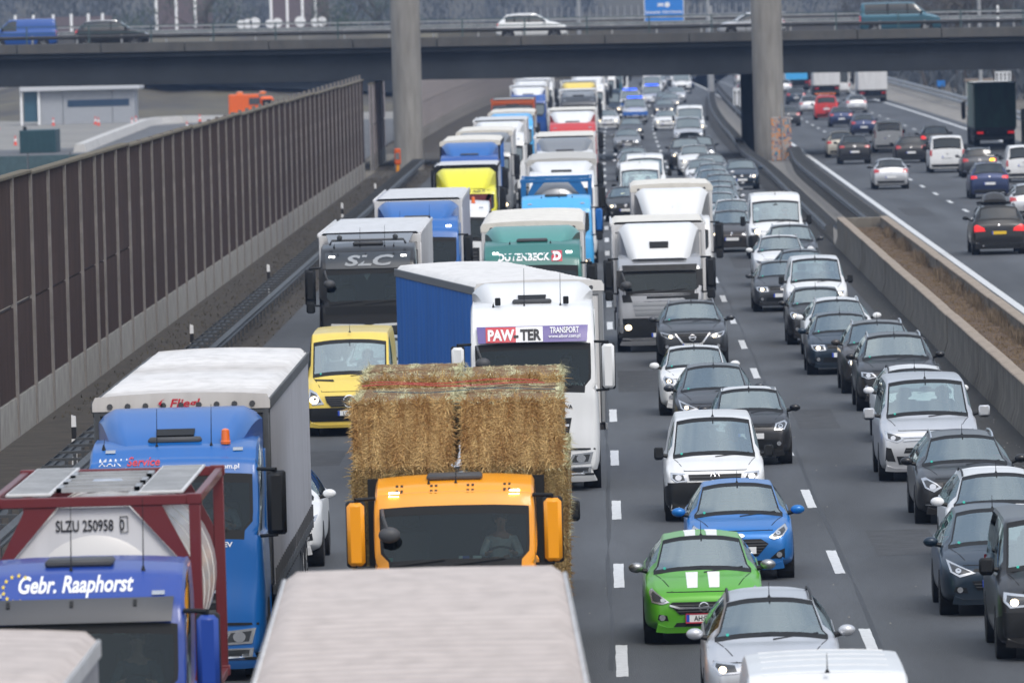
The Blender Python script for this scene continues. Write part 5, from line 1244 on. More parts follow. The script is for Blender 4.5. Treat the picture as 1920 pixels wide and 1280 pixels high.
# bridge
ZT = lambda x: -.0085 * x
def shear(mb): mb.v = [(x, y, z + ZT(x)) for x, y, z in mb.v]; return mb
br = empty('road_bridge', (0, 510, 0), 0, 'dark concrete road bridge crossing over the motorway', 'bridge')
def bpart(nm, mb, m, par=br, dy=-510, sm=None):
    mb.v = [(x, y + dy, z) for x, y, z in shear(mb).v]; return mesh_obj(nm, mb.mesh(nm, sm), m, par)
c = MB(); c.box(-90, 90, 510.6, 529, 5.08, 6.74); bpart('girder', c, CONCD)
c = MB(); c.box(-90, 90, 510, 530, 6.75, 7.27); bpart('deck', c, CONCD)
for k in range(36):
    c = MB(); c.box(-90 + k * 5.02, -85.0 + k * 5.02 - .03, 509.75, 510.45, 7.04, 7.62, .02); bpart('edge_beam', c, CONCL)
c = MB(); c.box(-90, 90, 510.5, 511.2, 7.275, 7.50); bpart('kerb', c, CONCL)
for yy, nm in ((511.0, 'guardrail_beam'), (529.2, 'guardrail_beam')):
    c = beam(0, 1, [-90 + 4 * k for k in range(46)], 7.98, .11); c.v = [(y, yy - x, z) for x, y, z in c.v]; bpart('guardrail_beam', c, GALVD, sm=30)
for k in range(68):
    c = MB(); x = -90 + k * 2.67; c.box(x - .06, x + .06, 511.0, 511.1, 7.4, 8.12); bpart('guardrail_post', c, GALVL)
TEALR = mat('railing_green', (.045, .085, .09), .6, var=.2)
c = MB()
for z in (8.62, 8.22): c.box(-90, 90, 510.0, 510.05, z, z + .05)
bpart('railing', c, TEALR)
for k in range(50):
    c = MB(); x = -90 + k * 3.72; c.box(x - .04, x + .04, 509.98, 510.06, 7.4, 8.66); bpart('railing_post', c, TEALR)
c = MB(); c.box(-90, 90, 529.7, 529.8, 8.5, 8.58); c.box(-90, 90, 529.7, 529.8, 8.0, 8.3); bpart('railing', c, GALVL)
def pier(x, y, r, label, square=None, h=18):
    rr_ = empty('bridge_pier', (x, y, 0), 0, label, 'pier'); c = MB()
    if square: c.box(-square / 2, square / 2, -1.2, 1.2, -.2, h, .06)
    else: c.lathe((0, 0, -.3), (0, 0, 1), [(k * 1.0, r + .012 * (k % 3 == 0)) for k in range(int(h))], 40)
    mesh_obj('column', c.mesh('column', 50), CONCP if not square else CONCD, rr_); return rr_
pier(-11.35, 501, .86, 'round concrete column on the left, by the noise barrier'); p2 = pier(9.85, 502, .90, 'round concrete column in the median with graffiti at its foot')
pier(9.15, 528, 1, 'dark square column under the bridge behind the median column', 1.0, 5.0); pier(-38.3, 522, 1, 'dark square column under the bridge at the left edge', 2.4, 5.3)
# painted board at the foot of the median column
gm = bpy.data.materials.new('graffiti'); gm.use_nodes = True; gn = gm.node_tree; gb = gn.nodes['Principled BSDF']; gb.inputs['Roughness'].default_value = .6
t_ = gn.nodes.new('ShaderNodeTexCoord'); z_ = gn.nodes.new('ShaderNodeTexNoise'); z_.inputs['Scale'].default_value = 1.7; z_.inputs['Distortion'].default_value = 2.2; z_.inputs['Detail'].default_value = 1
rp = gn.nodes.new('ShaderNodeValToRGB'); rp.color_ramp.interpolation = 'CONSTANT'; e_ = rp.color_ramp.elements
e_[0].position = 0; e_[0].color = (.30, .29, .28, 1); e_[1].position = .42; e_[1].color = (.62, .22, .03, 1)
for ps, cc in ((.48, (.28, .28, .28, 1)), (.53, (.04, .16, .24, 1)), (.58, (.25, .03, .04, 1)), (.62, (.34, .33, .31, 1))): q = e_.new(ps); q.color = cc
gn.links.new(t_.outputs['Object'], z_.inputs[0]); gn.links.new(z_.outputs[0], rp.inputs[0]); gn.links.new(rp.outputs[0], gb.inputs['Base Color'])
r_ = empty('painted_slab', (10.45, 499, 0), 0, 'concrete slab covered in orange and blue graffiti beside the median column', 'wall'); c = MB(); c.box(-.55, .62, 0, .3, 0, 2.55, .03); mesh_obj('slab', c.mesh('slab'), gm, r_)
c = MB(); c.tube([(.10, -.15, 0), (.10, -.15, 3.3)], .035, 8); tag(mesh_obj('thin_pole', c.mesh('thin_pole'), GALVL), 'thin steel pole in front of the graffiti', 'pole').location = (10.45, 499, 0)

# emergency phone
r_ = empty('emergency_phone', (-11.3, 471, 0), 0, 'orange emergency phone pillar at the foot of the left column', 'emergency phone')
c = MB(); c.box(-.09, .09, -.08, .08, 0, .9, .02); mesh_obj('pedestal', c.mesh('pedestal'), P['orange'], r_)
c = MB(); c.box(-.17, .17, -.14, .14, .85, 1.75, .05); hd_ = mesh_obj('housing', c.mesh('housing'), paint('phone_orange', (.72, .12, .02)), r_)
c = MB(); c.box(-.11, .11, -.155, -.14, 1.15, 1.5); mesh_obj('speaker_panel', c.mesh('speaker_panel'), ALU, hd_)
# right edge concrete pillar
r_ = empty('concrete_pillar', (26.35, 529, 0), 0, 'brownish concrete pillar at the right edge of the picture', 'pillar'); c = MB(); c.box(-.35, .6, 0, .6, 0, 2.25, .04); mesh_obj('shaft', c.mesh('shaft'), CONCP, r_)

# signs beyond the bridge
def lane_sign(x, y, z, w_, h_, n, label, post=True):
    r_ = empty('lane_sign', (x, y, 0), 0, label, 'sign'); c = MB(); c.box(-w_ / 2, w_ / 2, 0, .06, z, z + h_, .02); p_ = mesh_obj('sign_panel', c.mesh('sign_panel'), mat('sign_white', (.62, .64, .66), .5), r_)
    for k in range(n):
        xx = -w_ / 2 + w_ * (k + .5) / n; c = MB(); t = w_ * .02 + .015; c.box(xx - t, xx + t, -.02, -.005, z + h_ * .12, z + h_ * .75); c.prism([(xx - t * 2.6, z + h_ * .74), (xx + t * 2.6, z + h_ * .74), (xx, z + h_ * .92)], -.02, -.005, 'y'); mesh_obj('arrow', c.mesh('arrow'), INK, p_)
    c = MB()
    for s in (-1, 1): c.tube([(s * w_ * .35, .1, 0), (s * w_ * .35, .1, z + h_ * .9)], .05, 8)
    mesh_obj('sign_post', c.mesh('sign_post'), GALVL, r_); return r_
lane_sign(11.55, 705, .55, 1.25, 1.65, 4, 'white sign with four upright arrows standing in the median beyond the bridge')
lane_sign(33.7, 715, 1.9, 1.35, 1.0, 4, 'small white sign with four arrows right of the road, above the green lorry')
r_ = empty('small_sign', (12.1, 760, 0), 0, 'white sign board under the bridge edge in the median', 'sign'); c = MB(); c.box(-.6, .6, 0, .06, 3.0, 3.6, .02); mesh_obj('sign_panel', c.mesh('sign_panel'), WHITE, r_); c = MB(); c.tube([(0, .1, 0), (0, .1, 3.4)], .06, 8); mesh_obj('sign_post', c.mesh('sign_post'), GALVL, r_)
SBLUE = mat('sign_blue', (.02, .20, .62), .45)
r_ = empty('gantry_sign', (6.9, 900, 0), 0, 'large blue motorway sign on a gantry above the bridge railing', 'sign')
c = MB(); c.box(-2.1, 2.1, 0, .12, 7.4, 10.6, .03); pn = mesh_obj('sign_panel', c.mesh('sign_panel'), SBLUE, r_)
c = MB()
for (x0, x1, z0, z1) in ((-2.1, 2.1, 10.52, 10.6), (-2.1, 2.1, 7.4, 7.47), (-2.1, -2.03, 7.47, 10.52), (2.03, 2.1, 7.47, 10.52)): c.box(x0, x1, -.02, -.004, z0, z1)
mesh_obj('sign_border', c.mesh('sign_border'), WHITE, pn)
for (s_, h_, x, z) in (('Emmerich  Köln-Heumar', .27, 0, 8.32), ('1200 m', .22, 0, 7.85)):
    t = text_mb(s_, h_, .01, 0, 1.0); t.shift(x, -.02, z); mesh_obj('lettering', t.mesh('lettering', None, False), WHITE, pn)
c = MB(); c.prism([(-.65, 8.95), (-.48, 9.15), (-.35, 9.0), (-.22, 9.15), (-.05, 8.95), (-.05, 9.45), (-.22, 9.28), (-.35, 9.42), (-.48, 9.28), (-.65, 9.45)], -.02, -.005, 'y'); mesh_obj('junction_symbol', c.mesh('junction_symbol'), WHITE, pn)
c = MB(); c.lathe((.35, -.004, 9.2), (0, -1, 0), [(0, .28), (.012, .28)], 20); mesh_obj('number_disc', c.mesh('number_disc'), WHITE, pn)
c = MB(); c.tube([(4.6, .3, 0), (4.6, .3, 10.6)], .22, 10); c.tube([(-9, .3, 10.3), (5, .3, 10.3)], .18, 8); c.tube([(-9, .3, 0), (-9, .3, 10.5)], .22, 8); mesh_obj('gantry', c.mesh('gantry'), GALVL, r_)
r_ = empty('mast', (10.6, 820, 0), 0, 'thick grey gantry leg rising in the median beyond the bridge', 'mast'); c = MB(); c.tube([(0, 0, 0), (0, 0, 9)], .34, 12); mesh_obj('shaft', c.mesh('shaft'), GALVL, r_)
# hut and mast on the right verge
r_ = empty('service_hut', (31.5, 715, 0), 0, 'small beige hut with a flat roof behind the right guardrail', 'hut'); c = MB(); c.box(-.9, 1.3, 0, 2, 0, 2.1, .03); mesh_obj('wall', c.mesh('wall'), mat('hut_beige', (.42, .42, .38), .8, dirt=.3), r_)
c = MB(); c.box(-1.0, 1.4, -.1, 2.1, 2.1, 2.35, .03); mesh_obj('roof', c.mesh('roof'), mat('hut_roof', (.24, .19, .15), .9), r_)
r_ = empty('mast', (31.7, 712, 0), 0, 'tall pale mast rising beside the beige hut', 'mast'); c = MB(); c.tube([(0, 0, 0), (0, 0, 11)], .16, 10); mesh_obj('shaft', c.mesh('shaft'), GALVL, r_)
for k, (x, y) in enumerate([(30.3, 760), (27.9, 860)]):
    r_ = empty('small_sign', (x, y, 0), 0, ['small blue sign behind the right guardrail, left of the hut', 'tiny blue sign far along the right guardrail'][k], 'sign'); c = MB(); c.box(-.35, .35, 0, .05, 1.3, 1.85); mesh_obj('sign_panel', c.mesh('sign_panel'), SBLUE, r_); c = MB(); c.tube([(0, .08, 0), (0, .08, 1.8)], .04, 6); mesh_obj('sign_post', c.mesh('sign_post'), GALVL, r_)

# work site beyond the noise barrier
c = MB(); c.add([(-70, 520, .01), (-15, 520, .01), (-15, 900, .01), (-70, 900, .01)], [(0, 1, 2, 3)]); mesh_obj('work_yard', c.mesh('work_yard', None, False), mat('yard', (.24, .23, .21), .9, var=.12, vscale=.08), None, 'structure')
c = MB(); c.add([(-70, 480, .016), (-15, 480, .016), (-15, 738, .016), (-36, 744, .016), (-38.6, 733, .016), (-36.6, 620, .016), (-70, 615, .016)], [(0, 1, 2, 3, 4, 5, 6)]); mesh_obj('access_road', c.mesh('access_road', None, False), ASPH2, None, 'structure')
b_r = empty('site_building', (-46.5, 760, 0), 0, 'low grey site building with a flat overhanging roof beyond the noise barrier', 'building')
WALLB = mat('building_grey', (.33, .35, .38), .7, var=.06); 
for k in range(3):
    c = MB(); x0 = [-3.5, -1.4, 3.0][k]; x1 = [-1.44, 2.96, 4.95][k]; c.box(x0, x1, 0, 6, 0, 3.0, .02); mesh_obj('wall_panel', c.mesh('wall_panel'), WALLB, b_r)
c = MB(); c.box(-5.2, 5.5, -.8, 6.5, 3.02, 3.75, .03); mesh_obj('roof', c.mesh('roof'), mat('building_pale', (.52, .54, .57), .7), b_r)
c = MB(); c.box(-1.0, 4.5, -.05, -.005, 1.55, 2.15); mesh_obj('window', c.mesh('window'), mat('window_dark', (.03, .06, .11), .15), b_r)
c = MB(); c.box(-4.9, -3.6, .1, .4, .3, 3.0); mesh_obj('door', c.mesh('door'), mat('door_blue', (.04, .10, .14), .3), b_r)
for x in (-5.1, -3.55): c = MB(); c.box(x - .1, x + .1, -.3, -.1, 0, 3.0); mesh_obj('post', c.mesh('post'), WHITE, b_r)
# slope behind the yard
mb = MB(); mb.grid(lambda u, v: (-62 + 46 * u, 790 + 60 * v, -.1 + 7.5 * v ** 1.3 * min(1, (u + .1) * 2.2) + .4 * noise.noise(Vector((u * 12, v * 5, 0)))), 50, 20)
mesh_obj('embankment', mb.mesh('embankment', 60), mat('slope_grass', (.055, .05, .048), .95, var=.5, vscale=.10, col2=(.13, .115, .075)), None, 'structure')
r_ = empty('ramp_bridge', (-30, 815, 0), 0, 'pale ramp with a dark side beam crossing behind the work site', 'bridge')
c = MB(); c.add([(-14, 0, 3.5), (18, -10, 3.3), (18, 30, 4.2), (-14, 8, 3.7)], [(0, 1, 2, 3)]); solidify(c, .4, (0, 0, -1)); mesh_obj('deck', c.mesh('deck', None), PALE, r_)
c = MB(); c.add([(-10, -.3, 3.2), (18, -10.2, 3.0), (18, -10.2, 1.2), (-10, -.3, 2.8)], [(0, 1, 2, 3)]); solidify(c, .5, (0, 1, 0)); mesh_obj('girder', c.mesh('girder', None), CONCD, r_)
# concrete kerb barrier curving up the ramp
mb = MB(); pts = [(-36.6, 598), (-37.5, 640), (-38.4, 690), (-39.2, 733), (-38.8, 746), (-37, 751), (-34.5, 748), (-30, 742), (-24, 736)]
for i in range(len(pts) - 1):
    (xa, ya), (xb, yb) = pts[i], pts[i + 1]; nx, ny = (yb - ya), -(xb - xa); l_ = math.hypot(nx, ny); nx /= l_; ny /= l_
    mb.add([(xa - nx * .5, ya - ny * .5, 0), (xa + nx * .5, ya + ny * .5, 0), (xa + nx * .3, ya + ny * .3, .6), (xa - nx * .3, ya - ny * .3, .6), (xb - nx * .5, yb - ny * .5, 0), (xb + nx * .5, yb + ny * .5, 0), (xb + nx * .3, yb + ny * .3, .6), (xb - nx * .3, yb - ny * .3, .6)], [(0, 1, 5, 4), (1, 2, 6, 5), (2, 3, 7, 6), (3, 0, 4, 7), (0, 3, 2, 1), (4, 5, 6, 7)])
tag(mesh_obj('concrete_barrier', mb.mesh('concrete_barrier', None), PALE), 'low pale concrete barrier curving through the work site', 'barrier')
r_ = empty('site_container', (-39.6, 600, 0), 0, 'dark teal steel container standing in the work site', 'container'); c = MB(); c.box(-1.35, 1.2, 0, 5, .0, 1.62, .03); mesh_obj('container_wall', c.mesh('container_wall'), mat('container_teal', (.012, .05, .06), .5, var=.2), r_)
for k in range(6): c = MB(); c.box(-1.30 + k * .42, -1.12 + k * .42, -.04, -.003, .1, 1.5); mesh_obj('rib', c.mesh('rib'), mat('container_teal', (0, 0, 0)), r_)
c = MB(); c.ell((-1.0, .6, 1.75), (.14, .14, .18), 10, 8); mesh_obj('valve_cap', c.mesh('valve_cap', 60), BLACK, r_)
cone = MB(); cone.lathe((0, 0, 0), (0, 0, 1), [(.0, .17), (.05, .17), (.06, .12), (.75, .03)], 12); cone_m = cone.mesh('cone_body', 50); cb = MB(); cb.lathe((0, 0, .32), (0, 0, 1), [(0, .09), (.18, .07)], 12); cb_m = cb.mesh('cone_band', 50)
CONEM = mat('cone_red', (.75, .08, .04), .5)
where = ['leftmost, at the left end of the grey building', 'second from the left, before the blue door', 'third from the left, before the building', 'standing before the building, left of its dark window', 'before the dark window of the grey building', 'paired cone just right of the dark window start', 'before the right end of the dark window', 'set forward of the building\'s right corner', 'near the right corner of the building', 'last cone, right of the building corner', 'behind the teal container', 'beside the foot of the curved barrier']
for k, (px, py) in enumerate([(-52.0, 735), (-48.3, 752), (-44.6, 752), (-43.9, 745), (-40.9, 750), (-40.6, 738), (-35.2, 748), (-34.0, 700), (-32.4, 745), (-30.6, 748), (-44.0, 640), (-32.9, 585)]):
    r_ = empty('traffic_cone', (px, py, 0), 0, 'red and white traffic cone ' + where[k], 'traffic cone', 'traffic cones in the work site'); mesh_obj('cone_body', cone_m, CONEM, r_); mesh_obj('cone_band', cb_m, WHITE, r_)
# translucent green site fence
r_ = empty('site_fence', (0, 505, 0), 0, 'blue-green mesh fence behind the left noise barrier', 'fence')
FEN = mat('fence_green', (.05, .09, .10), .7, var=.2)
for k in range(12): c = MB(); x = -44 + k * 2.5; c.box(x, x + 2.44, 0, .05, .1, 1.35); mesh_obj('fence_panel', c.mesh('fence_panel'), FEN, r_); c = MB(); c.box(x - .03, x + .03, -.05, .1, 0, 1.5); mesh_obj('post', c.mesh('post'), GALV, r_)
# orange road-works truck, side on
r_ = empty('works_truck', (-29.2, 706, 0), 0, 'bright orange road-works truck parked beyond the noise barrier', 'truck')
c = MB(); c.box(-1.6, .9, 0, 2.2, .7, 2.75, .06); mesh_obj('box_body', c.mesh('box_body'), paint('works_orange', (.80, .13, .01)), r_)
c = MB(); c.box(.95, 2.1, .05, 2.1, .5, 2.55, .2); cb_ = mesh_obj('cab', c.mesh('cab'), paint('works_orange', (0, 0, 0)), r_); c = MB(); c.box(1.2, 2.0, -.02, .04, 1.6, 2.3); mesh_obj('side_window', c.mesh('side_window'), DGLASS, cb_)
c = MB(); c.box(.1, 1.0, -.05, -.005, 1.9, 2.45); mesh_obj('display_panel', c.mesh('display_panel'), DGREY, r_); c = MB(); c.box(-.6, 1.0, -.05, -.004, .75, 1.15); mesh_obj('warning_stripe', c.mesh('warning_stripe'), mat('hi_vis', (.55, .65, .05), .5), r_)
for x in (-.7, 1.2): c = MB(); c.lathe((x, 1.1, 2.75), (0, 0, 1), [(0, .3), (.15, .3), (.25, .12)], 14); mesh_obj('warning_light', c.mesh('warning_light', 50), AMBER, r_)
for x in (-1, 1.4): c = MB(); c.lathe((x, -.02, .45), (0, 1, 0), [(0, .44), (.3, .45)], 18); mesh_obj('wheel', c.mesh('wheel', 50), RUBBER, r_)

# far barrier on its embankment, cable drums and ramp above the bridge on the left
def far_wall(label, xs, y, z0, z1, m):
    r_ = empty('noise_barrier', (0, y, 0), 0, label, 'noise barrier')
    for a_, b_ in zip(xs, xs[1:]):
        c = MB(); c.box(a_ + .12, b_ - .12, 0, .15, z0, z1); mesh_obj('cassette', c.mesh('cassette'), m, r_); c = MB(); c.box(a_ - .14, a_ + .14, -.15, .2, z0, z1 + .3); mesh_obj('post', c.mesh('post'), WHITE, r_)
PURP = mat('far_panel', (.14, .115, .125), .9, var=.1)
far_wall('far brown noise barrier above the bridge at top left', [-61.5, -59.6, -57.5, -55.6, -53.8, -52.3, -51.2], 900, 4, 9.6, PURP)
far_wall('tall far noise barrier with white posts above the bridge', [-46.6, -44.5, -42.5, -40.6], 900, 4, 13, PURP); far_wall('second tall stretch of far noise barrier with white posts', [-34.5, -32.8, -31.2, -29.8, -28.3], 900, 4, 13, PURP)
c = MB(); c.box(-64, -20, 868, 874, 6.6, 7.2); c.box(-64, -20, 868, 868.2, 7.2, 7.9); tag(mesh_obj('far_ramp', c.mesh('far_ramp'), CONCL), 'pale ramp edge running behind the bridge at top left', 'ramp')
for k, x in enumerate([-36.3, -35.6, -34.9, -33.4, -32.6, -30.3, -28.8, -28.1]):
    r_ = empty('cable_drum', (x, 866, 7.95), 0, 'white cable drum ' + ['leftmost of the row on the far ramp', 'second in the row on the far ramp', 'third, touching the second', 'fourth, after the first gap', 'fifth, right of the fourth', 'sixth, alone between two gaps', 'seventh, near the right end', 'last at the right end, by the column'][k], 'cable drum', 'white cable drums on the far ramp')
    r2 = .42 + .06 * (k % 3); c = MB(); c.lathe((0, 0, r2), (0, 1, 0), [(0, r2), (.06, r2)], 18); c.lathe((0, .75, r2), (0, 1, 0), [(0, r2), (.06, r2)], 18); mesh_obj('flange', c.mesh('flange', 50), WHITE, r_); c = MB(); c.lathe((0, .05, r2), (0, 1, 0), [(0, r2 * .6), (.7, r2 * .6)], 14); mesh_obj('core', c.mesh('core', 50), PAPER, r_)
# far guardrail on the hillside road
c = MB()
for k in range(40): c.box(-12 + k * .9, -11.9 + k * .9, 1099, 1099.2, 7.4, 9.2)
c.box(-12, 24, 1099, 1099.1, 7.6, 7.9); tag(mesh_obj('far_railing', c.mesh('far_railing'), GALVL), 'pale railing far behind the blue motorway sign', 'railing')
c = MB(); c.box(-40, 60, 1100, 1130, 0, 7.4); mesh_obj('far_embankment', c.mesh('far_embankment'), mat('slope_grass', (0, 0, 0)), None, 'structure')

# hills and woods that close the view
mb = MB(); mb.grid(lambda u, v: (-500 + 1000 * u, 1450 + 900 * v, 55 * v ** .8 + 6 * noise.noise(Vector((u * 9, v * 4, 1))) * v), 60, 20)
mesh_obj('hillside', mb.mesh('hillside', 60), mat('wood_floor', (.07, .065, .05), .95, var=.4, vscale=.03), None, 'structure')
def tree_parts(seed, h, dense):
    rr = random.Random(seed); tr = MB(); tips = []
    def limb(p, d, l, r, lev):
        pts = [p]; q = p.copy(); dd = d.copy()
        for k in range(3):
            dd = (dd + Vector((rr.gauss(0, .13), rr.gauss(0, .13), .06))).normalized(); q = q + dd * l / 3; pts.append(q.copy())
        tr.tube(pts, [r, r * .85, r * .7, r * .5], 5 if lev < 2 else 3, False)
        if lev < 3:
            for k in range(4 if lev else 6):
                b = pts[rr.choice((1, 2, 3))] if lev else pts[0].lerp(pts[3], rr.uniform(.3, 1)); a = rr.uniform(0, 6.28); e = rr.uniform(.4, 1.0)
                limb(b, Vector((math.cos(a) * e, math.sin(a) * e, rr.uniform(.4, 1))).normalized(), l * rr.uniform(.45, .65), r * .45, lev + 1)
        else: tips.append(q)
    limb(Vector((0, 0, 0)), Vector((0, 0, 1)), h * .6, h * .018, 0)
    cr_ = MB()
    for t in tips:
        for k in range(dense):
            c = t + Vector((rr.gauss(0, 1), rr.gauss(0, 1), rr.gauss(0, 1))) * h * .045; a = Vector((rr.gauss(0, 1), rr.gauss(0, 1), rr.gauss(0, 1))).normalized(); s = h * .022; b = a.orthogonal().normalized()
            cr_.add([c - a * s, c + b * s * .3, c + a * s], [(0, 1, 2)])
    return tr.mesh('trunk', 60, False), cr_.mesh('crown', None, False)
BARK = mat('bark', (.07, .06, .05), .95); TWIG = mat('twigs', (.085, .075, .06), .95, var=.3, vscale=.6); TWIGG = mat('twigs_green', (.05, .075, .05), .95, var=.3, vscale=.6)
TREES = [tree_parts(s, 12, 9) for s in (1, 2, 3)]
rr = random.Random(21)
spots = [(32.2, 750), (34.6, 735), (37.0, 760), (33.8, 790), (31.8, 830), (35.5, 850), (38.5, 800), (29.8, 960), (33, 1000), (36, 930), (-27, 880), (-24.5, 850), (-38, 905), (-49, 895), (-21, 900), (-40.5, 888)]
desc = ['bare tree just left of the mast by the hut', 'bare tree behind the beige hut', 'bare tree right of the hut, above the green lorry', 'bare tree behind the right guardrail', 'bare tree farther along the right guardrail', 'bare tree between the hut and the far wood', 'bare tree at the right edge of the picture', 'leafless tree far along the right verge', 'leafless tree at the bend of the right verge', 'leafless tree deep in the right-hand wood',
        'greenish tree left of the round column', 'greenish tree rising behind the left column', 'greenish tree between the two tall far barriers', 'greenish tree at the top left, beside the white posts', 'greenish tree just right of the left column', 'greenish bush left of the cable drums']
for k, (x, y) in enumerate(spots):
    r_ = empty('bare_tree', (x, y, 0), rr.uniform(0, 6), desc[k], 'tree', 'bare trees behind the carriageways'); s = rr.uniform(.8, 1.15); r_.scale = (s, s, s)
    mesh_obj('trunk', TREES[k % 3][0], BARK, r_); mesh_obj('crown', TREES[k % 3][1], TWIG if k < 10 else TWIGG, r_)
# the wood as one mass: crowns over the hill and along both sides
wood = MB(); rr = random.Random(5)
def clump(cx, cy, cz, r, n, hh):
    for k in range(n):
        a = rr.uniform(0, 6.28); e = abs(rr.gauss(0, .55)); t = rr.random(); p = Vector((cx + math.cos(a) * r * e, cy + math.sin(a) * r * e, cz + hh * t)); s = rr.uniform(.22, .75)
        d = Vector((rr.gauss(0, .35), rr.gauss(0, .3), 1)).normalized() * s; b = Vector((rr.uniform(-1, 1), .3, rr.uniform(-.2, .2))).normalized() * s * .28
        wood.add([p - d, p + b, p + d * 1.2, p - b], [(0, 1, 2, 3)])
for k in range(260):
    x = rr.uniform(-150, 150); y = rr.uniform(1180, 1600)
    if abs(x - bend(y) * .6) < 26 and y < 1420: continue
    clump(x, y, 0 + max(0, (y - 1450) * .06), 5, 240, rr.uniform(10, 17))
for k in range(330):
    x = rr.uniform(33, 62); y = rr.uniform(740, 1180); clump(x + (y - 700) * .004 - (2 if y > 950 else 0), y, 0, 2.8, 150, rr.uniform(5, 9))
tag(mesh_obj('far_wood', wood.mesh('far_wood', None, False), mat('wood_mass', (.06, .068, .078), .95, var=.45, vscale=.02, col2=(.11, .12, .125))), 'leafless wood covering the hillside behind the motorway', None, kind='stuff')
# haze: one even block of air
hz = MB(); hz.box(-600, 600, -200, 2600, -1.5, 75); ho = mesh_obj('haze', hz.mesh('haze', None), None, None, 'stuff')
hm = bpy.data.materials.new('haze_air'); hm.use_nodes = True; hn = hm.node_tree; hn.nodes.clear(); o1 = hn.nodes.new('ShaderNodeOutputMaterial'); pv = hn.nodes.new('ShaderNodeVolumePrincipled')
pv.inputs['Color'].default_value = (.40, .60, 1.0, 1); pv.inputs['Density'].default_value = .00013; pv.inputs['Anisotropy'].default_value = .1; hn.links.new(pv.outputs[0], o1.inputs['Volume']); ho.data.materials.append(hm)
# ------------------------------------------------------------------ lorries, nearest first
def TX(*a): return a
def ribbed(name, c1, c2, per, seam=None):  # ripple shading painted into the colour as darker bands, plus a bump
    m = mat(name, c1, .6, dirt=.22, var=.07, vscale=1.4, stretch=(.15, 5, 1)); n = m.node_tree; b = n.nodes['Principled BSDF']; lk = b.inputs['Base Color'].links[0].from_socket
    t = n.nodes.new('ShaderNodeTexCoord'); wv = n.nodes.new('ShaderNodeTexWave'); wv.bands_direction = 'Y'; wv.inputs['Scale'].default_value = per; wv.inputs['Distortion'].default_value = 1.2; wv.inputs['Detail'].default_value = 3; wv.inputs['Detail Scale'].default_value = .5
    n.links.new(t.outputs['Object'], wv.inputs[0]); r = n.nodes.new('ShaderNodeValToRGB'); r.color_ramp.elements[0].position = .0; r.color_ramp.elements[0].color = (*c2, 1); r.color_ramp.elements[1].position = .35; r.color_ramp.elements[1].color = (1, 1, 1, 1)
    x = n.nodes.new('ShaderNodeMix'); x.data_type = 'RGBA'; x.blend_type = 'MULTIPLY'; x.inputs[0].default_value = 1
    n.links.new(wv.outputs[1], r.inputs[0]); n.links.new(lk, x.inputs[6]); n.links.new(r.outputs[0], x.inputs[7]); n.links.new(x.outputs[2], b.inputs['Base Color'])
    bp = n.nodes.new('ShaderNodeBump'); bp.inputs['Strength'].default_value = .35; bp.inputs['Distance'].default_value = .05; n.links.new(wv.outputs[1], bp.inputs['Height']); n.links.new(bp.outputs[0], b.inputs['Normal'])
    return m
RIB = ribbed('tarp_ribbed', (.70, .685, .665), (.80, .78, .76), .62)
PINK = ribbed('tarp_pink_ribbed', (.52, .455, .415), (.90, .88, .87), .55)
PINK_ = mat('tarp_pinkish', (.64, .60, .585), .6, var=.08, vscale=1.4, stretch=(.15, 6, 1), dirt=.28, bump=.4, bscale=6)
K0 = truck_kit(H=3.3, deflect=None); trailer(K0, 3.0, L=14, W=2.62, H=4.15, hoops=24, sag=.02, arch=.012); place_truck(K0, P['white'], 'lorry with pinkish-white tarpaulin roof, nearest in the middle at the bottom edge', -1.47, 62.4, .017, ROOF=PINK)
K0 = truck_kit(H=3.2, deflect=None); trailer(K0, 3.0, L=13.0, W=2.5, H=3.9, hoops=22, sag=.03); place_truck(K0, P['lgrey'], 'grey-sided lorry with dirty white roof in the bottom left corner', -5.84, 59.7, ROOF=PINK)

